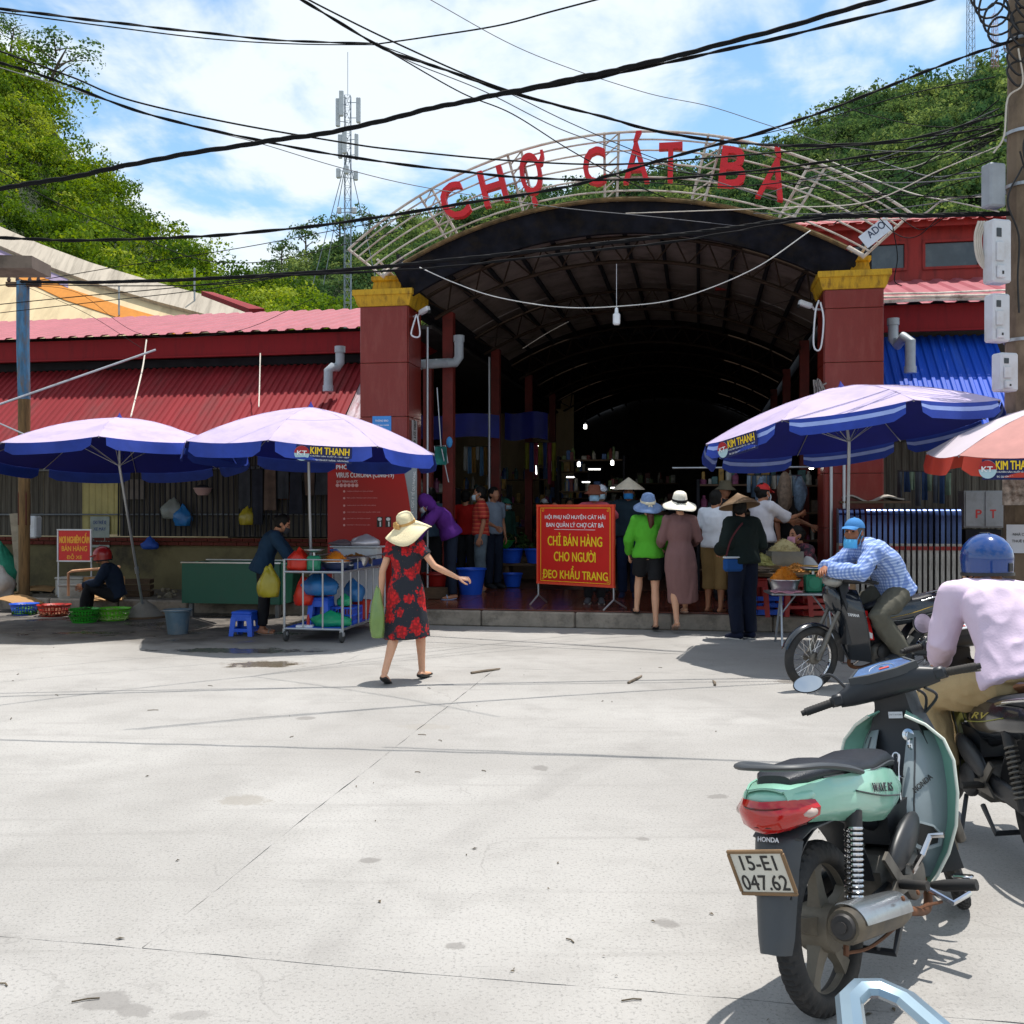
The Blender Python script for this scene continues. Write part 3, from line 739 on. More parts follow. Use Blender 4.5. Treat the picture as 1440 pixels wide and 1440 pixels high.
for k, (a, b_) in enumerate(((-.95, -.45),)):
    corr('awning_panel', mat('clear_sheet', 'b9a9ae', .35, var=.3, scale=4, dirt='8c3038', dirt_amt=.7, dscale=5, stretch=(3, 1, .3)), wl, a, b_, (2.2, 4.12), (.9, 3.0), .12, .026)
for i in range(9):
    u_ = -13 + 1.5 * i; q = MB(); q.tube([(u_, .55, 2.68), (u_, 2.2, 4.04)], .018, 6); q.tube([(u_, .55, 2.68), (u_, 2.3, 2.6)], .012, 6); q.build('awning_bracket', DARK, wl)
corr('wall_panel', GREY, wl, -13.5, -6.45, (2.33, 2.62), (2.33, 1.12), .11, .014, panel=.8)
corr('wall_panel', mat('cream_sheet', 'b5a96c', .6, var=.15, dirt='7a7048', dirt_amt=.6), wl, -6.45, -5.7, (2.33, 2.62), (2.33, 1.15), .11, .014, panel=.45)
corr('wall_panel', GREY, wl, -5.7, -.5, (2.33, 2.62), (2.33, 1.12), .11, .014, panel=.7)
q = MB(); q.box((-6.98, 2.42, 3.6), (13.1, .1, 2.3)); q.build('upper_wall', DWALL, wl)
q = MB(); q.tube([(-13.5, 2.2, 2.3), (-.5, 2.2, 2.34)], .022, 8); q.tube([(-13.5, 2.24, 1.5), (-.5, 2.24, 1.52)], .014, 8); q.build('rail', mat('galv', '8b9094', .45, metal=.6, var=.15), wl)
bm_ = MB(); bm_.box((0, 0, .0), (.022, .02, 1.42)); BAR = bm_.mesh('grille_bar', DARK, 0)
for k in range(50): o = obj('grille_bar', BAR, wl); o.location = (-5.6 + .10 * k, 2.12, 1.84); o.rotation_euler = (0, rt.uniform(-.015, .015), 0)
q = MB(); q.box((-6.98, 2.44, .6), (13.1, .2, 1.0)); q.build('low_wall', mat('old_plaster', '6f6546', .9, var=.25, scale=1.6, dirt='3c362c', dirt_amt=.9, dscale=1.1, bump=.4, bscale=9), wl)
BRK = mat('brick_red', '6e2a1c', .85, var=.3, scale=12, dirt='2c1712', dirt_amt=.6); bq = MB(); bq.box((0, 0, 0), (.212, .16, .062), bev=.006); BME = bq.mesh('brick', BRK)
for r_ in range(2):
    for i in range(58):
        o = obj('brick', BME, wl); o.location = (-13.3 + .222 * i + (r_ % 2) * .11, 2.36 + rt.uniform(-.004, .004), .99 + .072 * r_)
# raised pavement under the left wing, made of rough slabs
pv = MB(); pv.M = FM; pv.box((-7.2, 1.4, .07), (13.8, 2.4, .2)); pv = pv.build('pavement', mat('pavement_dirt', '5d554a', .9, var=.3, scale=3, dirt='2f2a24', dirt_amt=.8, dscale=2, bump=.6, bscale=8), kind='structure')
for i in range(11):
    c = MB(); c.M = FM; c.box((-13.4 + 1.2 * i, .2 + rt.uniform(-.02, .02), .085), (1.17, .14, .2), bev=.02); c.build('kerb_stone', CURB, pv)

wr = thing('market_wing', 'low wing with red clerestory and blue corrugated awning right of the gate', 'building', FO, FA)
corr('roof_panel', PINK, wr, 7.35, 13.5, (1.72, 4.72), (5.0, 5.75), .3, .03)
q = MB(); q.box((10.4, 1.9, 4.53), (6.1, .06, .40)); q.box((10.4, 1.86, 4.33), (6.1, .05, .03)); q.build('fascia', FASC, wr)
q = MB()
for i in range(3): q.tube([(7.3 + j * .8, 1.7 - .03 * i, 4.76 + .05 * i + .012 * sin(j * 2 + i)) for j in range(9)], .028 - .006 * i, 6)
q.build('eave_trim', mat('peeling_trim', 'd5cabb', .7, var=.2, scale=5, dirt='5a4a3c', dirt_amt=.8, dscale=6), wr)
BLU = mat('blue_awning', '1246b0', .6, spec=.25, var=.12, scale=2, dirt='5f86c8', dirt_amt=.3, dscale=1.2, stretch=(3, .3, .3))
corr('awning_panel', BLU, wr, 7.12, 9.05, (2.2, 4.3), (.5, 2.75), .14, .024, panel=.65)
q = MB(); q.box((10.4, 2.42, 3.65), (6.1, .1, 2.5)); q.build('upper_wall', DWALL, wr)
CLW = mat('red_wall', '8e2a24', .7, var=.15, scale=2, dirt='4c1814', dirt_amt=.6, stretch=(3, 3, .5))
q = MB(); q.box((9.2, 5.12, 5.85), (8.6, .1, .22)); q.box((9.2, 5.12, 6.62), (8.6, .1, .24))
wx = [6.1, 7.35, 8.62, 9.9, 11.2, 12.4]
for x in [5.0] + [x - .1 for x in wx] + [13.4]: pass
for a, b_ in zip([4.9] + [x + .98 for x in wx], [x - 0.02 for x in wx] + [13.5]): q.box(((a + b_) / 2, 5.12, 6.23), (b_ - a, .1, .54))
q.build('clerestory_wall', CLW, wr)
GLS = mat('dusty_glass', '2c3a40', .12, var=.3, scale=3, spec=.8, dirt='59635f', dirt_amt=.4, dscale=3)
for x in wx:
    f = MB(); 
    for c_, d_ in (((x + .48, 5.09, 5.985), (1.0, .09, .05)), ((x + .48, 5.09, 6.475), (1.0, .09, .05)), ((x, 5.09, 6.23), (.05, .09, .44)), ((x + .96, 5.09, 6.23), (.05, .09, .44))): f.box(c_, d_)
    f = f.build('window', CLW, wr); p = MB(); p.box((x + .48, 5.11, 6.23), (.92, .012, .44)); p.build('pane', GLS, f)
corr('roof_panel', mat('red_roof', 'a04a46', .5, var=.14, scale=2, dirt='6a3a34', dirt_amt=.5), wr, 4.8, 13.6, (4.7, 6.76), (7.4, 7.55), .25, .03)
q = MB(); q.box((9.2, 4.86, 6.76), (8.7, .05, .14)); q.build('fascia', CLW, wr)
corr('wall_panel', GREY, wr, 7.1, 13.5, (2.33, 2.66), (2.33, .2), .11, .014, panel=.8)
# drain pipes of both wings
PVC = mat('pvc_pipe', '9fa6ac', .4, var=.1, dirt='5d5f5c', dirt_amt=.5)
def drain(label, pts, r=.075, cat='drain pipe'):
    t_ = thing('drain_pipe', label, cat, W(*pts[0])); b = MB(); P = [W(*p) - W(*pts[0]) for p in pts]; b.tube(P, r, 14); b.build('pipe', PVC, t_)
    for p, q_ in ((P[0], P[1]), (P[-2], P[-1])):
        b = MB(); d = (q_ - p).normalized(); e = q_ if q_ is P[-1] else p; b.tube([e - d * .05, e + d * .05], r * 1.18, 14); b.build('collar', PVC, t_)
u0, z0 = onv(478, 500, 1.4); u1, z1 = onv(466, 548, 1.4)
drain('grey bent drain pipe under the left eave beside the granite pillar', [(u0, 1.4, z0 + .1), (u0, 1.4, z0 - .12), (u0 - .05, 1.38, z0 - .2), (u1 + .06, 1.3, z0 - .2), (u1, 1.26, z0 - .26), (u1, 1.25, z1)])
u0, z0 = onv(1256, 462, 1.5); u1, z1 = onv(1280, 520, 1.2)
drain('grey bent drain pipe in front of the blue awning', [(u0, 1.5, z0 + .1), (u0, 1.5, z0 - .16), (u0 + .06, 1.48, z0 - .25), (u1 - .08, 1.25, z0 - .17), (u1, 1.2, z0 - .24), (u1, 1.2, z1)])
u0, z0 = onv(588, 513, 1.2); u1, z1 = onv(648, 500, 1.45)
drain('grey drain pipe running level behind the left granite pillar', [(u0, 1.2, z0), (u0 + .5, 1.2, z0 + .02), (u1 - .06, 1.3, z0 + .03), (u1, 1.32, z0 + .12), (u1, 1.32, z1 + .25)])

# ================================================================ building behind on the left, canopy, red lean-to roof
Yb = 30.0
bb = thing('gable_building', 'cream building with a sloping orange band behind the left wing', 'building', (0, Yb, 0))
SLP = .9
def B(px, py, off=0.0):                  # a point of the leaning cream face
    s_ = (HOR - py) / FPX; Y = (Yb + SLP * (HCAM - 5)) / (1 - SLP * s_); p = at(px, py, Y); n_ = V((0, -1, SLP)).normalized(); p = p + n_ * off; return V((p.x, p.y - Yb, p.z))
CRM = mat('cream_wall', 'c9b48e', .85, var=.10, scale=1.0, dirt='8f7d60', dirt_amt=.5, dscale=.8, stretch=(2, .5, .5))
gx = [(-260, 205), (0, 326), (60, 352), (130, 378), (220, 405), (330, 434), (352, 440)]
q = MB(); top = [B(px, py + 6) for px, py in gx]; bot = [B(360, 520), B(-260, 520)]
poly = top + bot; n_ = len(poly); dn = V((0, .15, -.15))
q.add(poly + [p + dn for p in poly], [tuple(range(n_)), tuple(range(2 * n_ - 1, n_ - 1, -1))] + [(i, (i + 1) % n_, n_ + (i + 1) % n_, n_ + i) for i in range(n_)]); q.build('roof_slope', CRM, bb, smooth=0)
q = MB(); q.rings([[B(px, py + a, e) for a, e in ((24, .0), (24, .16), (-3, .16), (-3, -.2))] for px, py in gx]); q.build('parapet', mat('parapet_grey', 'b3a898', .85, var=.12, scale=1.2, dirt='6f665a', dirt_amt=.6, dscale=1.4, stretch=(4, .5, .5)), bb, smooth=20)
def band(nm, m, pts, h0, h1, off): q = MB(); q.rings([[B(px, py + a, e) for a, e in ((h0, off), (h1, off), (h1, -.02), (h0, -.02))] for px, py in pts]); q.build(nm, m, bb, smooth=20)
band('colour_band', mat('orange_band', 'c07a28', .8, var=.10), ((-260, 215), (40, 348), (90, 372), (180, 402), (272, 428)), 32, 50, .03)
band('colour_band', mat('lilac_shadow_band', '8f7f98', .8, var=.08), ((-260, 205), (0, 328), (50, 350), (96, 370)), 24, 36, .04)  # lilac strip puts the purple shade below the parapet into colour
q = MB(); q.box((-9, 3.2, 3.2), (22, .2, 6.0)); q.build('wall', CRM, bb)
for x_, a_, b_ in ((274, 374, 432), (168, 400, 445)): q = MB(); q.tube([B(x_, b_, .05), B(x_, b_, .05) + V((0, 0, (b_ - a_) * Yb / FPX))], .03, 6); q.build('conduit', PVC, bb)
can = thing('concrete_canopy', 'weathered concrete canopy slab at the left edge above the alley', 'canopy', at(-40, 372, 11))
p0 = at(-40, 372, 11)
q = MB(); a, b_, c_ = at(57, 366, 11) - p0, at(57, 383, 11) - p0, at(-260, 356, 11) - p0
q.rings([[V((x, -.2, z0_)), V((x, .25, z0_)), V((x, .25, z1_)), V((x, -.2, z1_))] for x, z0_, z1_ in ((c_.x, a.z + .06, b_.z), (a.x, a.z, b_.z))]); q.build('slab', mat('canopy_concrete', '6f6258', .9, var=.2, scale=4, dirt='3c342d', dirt_amt=.8), can)
q = MB(); q.box((c_.x - .3, .8, -p0.z / 2 + .3), (.6, 3.4, p0.z + .6)); q.build('side_wall', CRM, can)
rr = thing('red_lean_to', 'small dark red sheet roof peeping over the pink roof', 'roof', (0, 26, 0))
q = MB(); P = [at(x, y, 26 + d) - V((0, 26, 0)) for x, y, d in ((283, 409, 0), (300, 411, 0), (372, 434, -1.5), (350, 434, -1.5), (283, 413, 0))]
q.add(P[:4] + [p + V((0, .0, -.12)) for p in P[:4]], [(0, 1, 2, 3), (7, 6, 5, 4), (0, 4, 5, 1), (1, 5, 6, 2), (2, 6, 7, 3), (3, 7, 4, 0)]); q.build('roof_sheet', FASC, rr)
q = MB(); q.box((P[1].x + .3, 1.2, 3.2), (2.2, .1, 6.4)); q.build('wall', CRM, rr)
# ================================================================ people
SKIN = mat('skin', 'b07a5c', .5, var=.06, scale=14, sss=.15, spec=.4)
SKIN_L = mat('skin_light', 'cb9a7c', .5, var=.06, scale=14, sss=.15, spec=.4)
SKIN_D = mat('skin_dark', '8c5a40', .5, var=.07, scale=14, sss=.12, spec=.4)
HAIR = mat('hair_black', (.008, .007, .006), .6, spec=.2, var=.3, scale=30, stretch=(3, 3, .5))
EYE = mat('eye_dark', (.015, .01, .008), .2, var=0)
def fabric(name, col, var=.1, rough=.85, **k): return mat(name, col, rough, var=var, scale=k.pop('scale', 5), bump=k.pop('bump', .25), bscale=k.pop('bscale', 120), spec=.25, **k)
STAND = dict(pelvis=(0, 0, .93), neck=(0, -.005, 1.385), head=(0, .02, 1.525),
             shL=(-.165, -.005, 1.335), elL=(-.215, -.03, 1.08), wrL=(-.22, .03, .85),
             shR=(.165, -.005, 1.335), elR=(.215, -.03, 1.08), wrR=(.22, .03, .85),
             hipL=(-.085, 0, .89), knL=(-.09, .015, .49), anL=(-.09, -.01, .075), toL=(-.10, .14, .025),
             hipR=(.085, 0, .89), knR=(.09, .015, .49), anR=(.09, -.01, .075), toR=(.10, .14, .025))
def head_parts(b, M_):
    b.M = M_
    b.ell((0, -.008, .025), (.073, .092, .092), 16, nr=11); b.ell((0, .03, -.045), (.055, .058, .066), 14)
    b.ell((0, .066, -.085), (.026, .022, .022), 10); b.ell((0, .068, .018), (.052, .02, .014), 10)
    b.tube([(0, .083, .012), (0, .103, -.028), (0, .092, -.036)], [.009, .015, .012], 8, dome=True)
    b.ell((0, .083, -.058), (.024, .012, .007), 10); b.ell((0, .082, -.068), (.02, .011, .007), 10)
    for s_ in (-1, 1):
        b.ell((s_ * .042, .055, -.03), (.024, .026, .026), 10); b.ell((s_ * .076, -.008, -.012), (.010, .021, .032), 10)
    b.M = None
def fingers(b, wr, d, side, n, curl=35, s=1.0, spread=1.0):
    """four unequal fingers and a thumb rooted in the palm; n is the way the palm faces, side points to the thumb"""
    d, side, n = V(d).normalized(), V(side).normalized(), V(n).normalized()
    for k, (o_, L_) in enumerate(((.028, .068), (.009, .077), (-.010, .072), (-.028, .055))):
        p = V(wr) + (d * .078 + side * o_ * spread) * s; a = radians(curl * (.55 + .07 * k)); di = (d + side * o_ * 2.2).normalized(); pts = [p - di * .02]; di2 = di
        for m_ in range(3):
            pts.append(p); p = p + di2 * L_ * (.45, .31, .24)[m_] * s
            q = Matrix.Rotation(a, 3, side.cross(di).cross(side).normalized().cross(n) if False else di2.cross(n).normalized()); di2 = q @ di2; n = q @ n
        pts.append(p); n = V(n)
        b.tube(pts, [.0088 * s, .0088 * s, .0082 * s, .0075 * s, .0062 * s], 7, dome=True)
        n = (Matrix.Rotation(-3 * a, 3, di2.cross(n).normalized()) @ n)
    t0 = V(wr) + (d * .022 + side * .022) * s; t1 = t0 + (d * .030 + side * .026 + n * .012) * s; t2 = t1 + (d * .030 + side * .008 + n * .014) * s; t3 = t2 + (d * .02 - side * .004 + n * .008) * s
    b.tube([t0, t1, t2, t3], [.013 * s, .011 * s, .0095 * s, .008 * s], 7, dome=True)
def person(label, loc, rotz=0.0, H=1.60, pose=None, lean=0.0, male=True, skin=None, vox=.0165, top=None, bottom=None, shoes=None, hat=None, hair='short',
           mask=None, headrot=(0, 0), hands=None, group=None, hunch=.0, eyes=False, belly=0.0, hairmat=None, tilt=0.0):
    root = thing('person', label, 'person', loc, rotz, group); root.scale = (H / 1.65,) * 3
    skin = skin or SKIN
    J = {k: V(v_) for k, v_ in STAND.items()}
    if not male:
        for s_, k in ((-1, 'L'), (1, 'R')):
            for q in ('sh', 'el', 'wr'): J[q + k].x -= s_ * .015
    if lean or tilt:
        R = Matrix.Rotation(radians(-lean), 3, 'X') @ Matrix.Rotation(radians(tilt), 3, 'Y'); P0 = J['pelvis']
        for k in ('neck', 'head', 'shL', 'shR', 'elL', 'elR', 'wrL', 'wrR'): J[k] = P0 + R @ (J[k] - P0)
    for k, v_ in (pose or {}).items(): J[k] = V(v_)
    sx = 1.0 if male else .92
    right = (J['shR'] - J['shL']).normalized()
    p0, n0 = J['pelvis'], J['neck']; ax = (n0 - p0); back = right.cross(ax).normalized() * -1.0
    def sp(t_, h=1): return p0 + ax * t_ + back * -(hunch * sin(pi * max(0, t_)) * h)
    sp_ = [sp(-.16), sp(0), sp(.30), sp(.55), sp(.78), sp(.92), sp(1.0)]
    tr = ([(.12, .09), (.156, .108), (.146, .102 + belly), (.158, .112), (.165, .105), (.12, .075), (.055, .052)] if male else
          [(.13, .10), (.160, .116), (.124, .094 + belly), (.140, .108), (.142, .10), (.10, .065), (.047, .045)])
    Rh = Matrix.Rotation(radians(headrot[0]), 3, 'Z') @ Matrix.Rotation(radians(-headrot[1]), 3, 'X')
    if len(headrot) > 2: Rh = Rh @ Matrix.Rotation(radians(headrot[2]), 3, 'Y')
    MH = Matrix.Translation(J['head']) @ Rh.to_4x4()
    b = MB(); b.tube(sp_, [(x * .84, y * .82) for x, y in tr], 18, ref=right)
    b.tube([n0 - ax.normalized() * .05, (n0 + J['head']) / 2 + Rh @ V((0, -.02, -.01)), J['head'] + Rh @ V((0, -.02, -.03))], [.056 * sx, .051 * sx, .05 * sx], 14)
    head_parts(b, MH)
    fb = MB()
    for k, s_ in (('L', -1), ('R', 1)):
        sh, el, wr = J['sh' + k], J['el' + k], J['wr' + k]
        b.tube([n0 - ax.normalized() * .03, sh - V((0, 0, .012))], [.036, .034 * sx], 10)
        b.tube([sh, sh.lerp(el, .45), el, el.lerp(wr, .3), wr], [.036 * sx, .042 * sx, .036 * sx, .038 * sx, .024 * sx], 12, dome=True)
        hd = (hands or {}).get(k, {}); d = V(hd.get('d', wr - el)).normalized(); n_ = V(hd.get('n', (-s_ * .9, -.3, 0))); n_ = (n_ - d * n_.dot(d)).normalized()
        side = d.cross(n_) * (-1 if k == 'R' else 1)
        if 'side' in hd: side = V(hd['side']); side = (side - d * side.dot(d)).normalized()
        b.tube([wr, wr + d * .04, wr + d * .085], [(.026, .016), (.038, .016), (.037, .012)], 10, ref=side, dome=True)
        fingers(fb, wr, d, side, n_, hd.get('curl', 38))
        hp, kn, an, to = J['hip' + k], J['kn' + k], J['an' + k], J['to' + k]
        b.tube([hp, hp.lerp(kn, .5), kn, kn.lerp(an, .3), kn.lerp(an, .7), an], [.070 * sx, .068, .052 * sx, .056 * sx, .038, .033], 14, dome=True)
        fd = (to - an); hl = an + V((0, 0, -.03)) - V((fd.x, fd.y, 0)).normalized() * .045
        b.tube([hl, an + V((0, 0, -.032)) + fd * .25, to], [(.032, .032), (.036, .034), (.042, .018)], 10, ref=fd.cross(V((0, 0, 1))), dome=True)
    vs, fs = blob(b, vox * .95, 2); o = len(vs)
    me = MB(); me.add(vs, fs); me.add(fb.v, fb.f); me.build('body', skin, root, smooth=180)
    if eyes:
        for s_ in (-1, 1):
            e = MB(); e.M = MH; e.ell((s_ * .030, .0775, .000), (.013, .008, .006), 10); e.build('eye', EYE, root)
            e = MB(); e.M = MH; e.tube([(s_ * .014, .084, .022), (s_ * .030, .086, .027), (s_ * .047, .074, .021)], .0045, 6); e.build('eyebrow', HAIR, root)
    # --- clothes
    def legs(g, frac, lo, r0=1.0, flare=0.0):
        for k in 'LR':
            hp, kn, an = J['hip' + k], J['kn' + k], J['an' + k]; a = (kn - hp).length; c = (an - kn).length; L_ = (a + c) * frac
            pts = [hp, hp.lerp(kn, .5)]; rr = [.088, .078]
            if L_ <= a: pts = [hp, hp.lerp(kn, .5 * L_ / a), hp.lerp(kn, L_ / a)]; rr = [.09, .085, .082 + flare]
            else: pts += [kn, kn.lerp(an, .5 * (L_ - a) / c), kn.lerp(an, min(1, (L_ - a) / c))]; rr += [.066, .062 + flare * .5, .052 + flare]
            g.tube(pts, [x * sx * r0 + lo for x in rr], 14); g.ell(hp, (.088 * sx + lo,) * 3, 14)
    def build_cloth(nm, g, m, wr=.006, ws=(7, 7, 4), v_=None):
        vs, fs = blob(g, v_ or vox, 2, wr * 1.5, ws, seed=len(label) * .7); q = MB(); q.add(vs, fs); return q.build(nm, m, root, smooth=180)
    if bottom:
        g = MB(); lo = bottom.get('loose', .008); kd = bottom.get('kind', 'trousers')
        if kd in ('trousers', 'shorts'):
            g.tube([sp(-.12), sp(0), sp(.22)], [(.135 * sx + lo, .105 + lo), (.160 + lo, .112 + lo), (.15 * (1 if male else .88) + lo, .105 + lo)], 18, ref=right)
            legs(g, bottom.get('len', 1.0), lo, flare=bottom.get('flare', .004))
            build_cloth('shorts' if bottom.get('len', 1) < .7 else 'trousers', g, bottom['mat'], bottom.get('wr', .006))
        if kd == 'skirt':
            g.tube([V(c[:3]) for c in bottom['rings']], [tuple(c[3:]) for c in bottom['rings']], 26, ref=(1, 0, 0)); build_cloth('skirt', g, bottom['mat'], bottom.get('wr', .01), (9, 9, 1.5))
    if top:
        g = MB(); lo = top.get('loose', .010); sl = top.get('sleeve', 1.0)
        hem = top.get('hem', -.12)
        tt = [hem, max(hem + .12, .0), .30, .55, .78, .92, .985]; T_ = [sp(t_) for t_ in tt]
        rr = [(x + lo * (1.5 if i < 2 else 1), y + lo * (1.5 if i < 2 else 1)) for i, (x, y) in enumerate(tr)]; rr[0] = (rr[1][0] + top.get('flare', .004), rr[1][1] + top.get('flare', .004)); rr[6] = (rr[6][0] + .008, rr[6][1] + .008)
        if top.get('rings'):
            T_ = [V(c[:3]) for c in top['rings']] + T_[2:]; rr = [tuple(c[3:]) for c in top['rings']] + rr[2:]
        g.tube(T_, rr, 24, ref=right)
        for k in 'LR':
            sh, el, wr = J['sh' + k], J['el' + k], J['wr' + k]; g.tube([n0 - ax.normalized() * .03, sh], [.048 + lo, .054 * sx + lo], 12); g.ell(sh, (.056 * sx + lo,) * 3, 14)
            a = (el - sh).length; c = (wr - el).length; L_ = (a + c) * sl
            if L_ > .02:
                pts = [sh, sh.lerp(el, .5 * min(1, L_ / a)), sh.lerp(el, min(1, L_ / a))]; r_ = [.053 * sx + lo, .05 * sx + lo, .044 * sx + lo + top.get('cuff', .004)]
                if L_ > a: pts += [el.lerp(wr, .45 * (L_ - a) / c), el.lerp(wr, (L_ - a) / c)]; r_ += [.044 * sx + lo, .032 + lo + top.get('cuff', 0)]
                g.tube(pts, r_, 14)
        if top.get('hood') == 'up':
            g.M = MH; g.ell((0, -.022, .022), (.098, .112, .118), 16, nr=11); g.tube([(0, -.05, -.03), (0, -.05, -.12)], [.09, .085], 14); g.M = None
        elif top.get('hood') == 'down':
            g.tube([n0 + right * -.07 + back * .02, n0 + back * .085 - ax * .05, n0 + back * .10 - ax * .16, n0 + back * .085 - ax * .05, n0 + right * .07 + back * .02], [.03, .045, .02, .045, .03], 10); g.ell(n0 + back * .075 - ax * .08, (.075, .04, .07), 12)
        if top.get('collar'):
            g.tube([n0 - ax.normalized() * .01, n0 + ax.normalized() * .035], [(.064 * sx, .062), (.06 * sx, .058)], 16, ref=right)
        nm = top.get('name', 'shirt'); build_cloth(nm, g, top['mat'], top.get('wr', .006), top.get('ws', (7, 7, 4)))
    if shoes:
        for k in 'LR':
            an, to = J['an' + k], J['to' + k]; fd = (to - an); f2 = V((fd.x, fd.y, 0)).normalized(); g = MB()
            pitch = -min(0, fd.z + .05)
            hl = an + V((0, 0, -.03)) - f2 * .05
            if shoes.get('kind') == 'flat':
                g.tube([hl + V((0, 0, -.012)), an + V((0, 0, -.045)) + fd * .3, to + fd.normalized() * .02], [(.036, .026), (.04, .022), (.042, .018)], 12, ref=fd.cross(V((0, 0, 1))), dome=True)
            elif shoes.get('kind') == 'sandal':
                g.tube([hl + V((0, 0, -.028)), an + V((0, 0, -.062)) + fd * .3, to + fd.normalized() * .02 + V((0, 0, -.014))], [(.036, .009), (.04, .009), (.044, .008)], 12, ref=fd.cross(V((0, 0, 1))))
                q = an.lerp(to, .62); s2 = fd.cross(V((0, 0, 1))).normalized(); g.tube([q - s2 * .045 - V((0, 0, .02)), q + V((0, 0, .02)), q + s2 * .045 - V((0, 0, .02))], .009, 7)
            else:
                g.tube([hl, an + V((0, 0, -.022)) + fd * .25, to + fd.normalized() * .03], [(.04, .045), (.043, .046), (.046, .025)], 12, ref=fd.cross(V((0, 0, 1))), dome=True)
            sh_ = g.build('shoe', shoes['mat'], root, smooth=50)
            if shoes.get('sole'):
                g = MB(); g.tube([hl + V((0, 0, -.042)), an + V((0, 0, -.064)) + fd * .25, to + fd.normalized() * .035 + V((0, 0, -.012))], [(.043, .012), (.046, .012), (.048, .011)], 12, ref=fd.cross(V((0, 0, 1))), dome=True); g.build('sole', shoes['sole'], sh_, smooth=50)
    # --- hair, mask, hat
    hm = hairmat or HAIR
    if hair:
        g = MB(); g.M = MH; g.ell((0, -.020, .032), (.081, .096, .096), 18, nr=11) if hair != 'nape' else g.ell((0, -.045, -.02), (.074, .066, .075), 16)
        for s_ in (-1, 1): g.ell((s_ * .052, -.03, -.01), (.030, .055, .06), 10)
        if hair == 'bun': g.ell((0, -.115, .02), (.045, .04, .045), 12); g.ell((0, -.06, -.02), (.06, .06, .07), 12)
        if hair == 'tail': g.ell((0, -.06, -.03), (.06, .06, .08), 12); g.tube([(0, -.09, -.06), (.02, -.125, -.14), (.03, -.12, -.24), (.02, -.11, -.30)], [.035, .045, .035, .012], 10, dome=True)
        if hair == 'short': g.ell((0, -.06, -.035), (.055, .05, .06), 12)
        vs, fs = blob(g, .009, 2, .003, (40, 40, 12)); q = MB(); q.add(vs, fs); q.build('hair', hm, root, smooth=180)
    if mask:
        g = MB(); dn = mask.get('down', 0); g.M = MH @ T(0, 0, -dn)
        g.sheet(lambda i, j: V((.066 * sin((i - .5) * 2.5), .034 + .066 * cos((i - .5) * 2.3) + .022 * cos((j - .5) * 2.6) * cos((i - .5) * 2.5), -.100 + .080 * j)), 10, 6, .004)
        for s_ in (-1, 1): g.tube([(s_ * .063, .06, -.02), (s_ * .078, .01, .012 + dn), (s_ * .077, -.03, -.01 + dn), (s_ * .070, .04, -.075)], .0025, 5)
        g.build('face_mask', mask['mat'], root, smooth=60)
    if hat: make_hat(root, MH, hat)
    return root
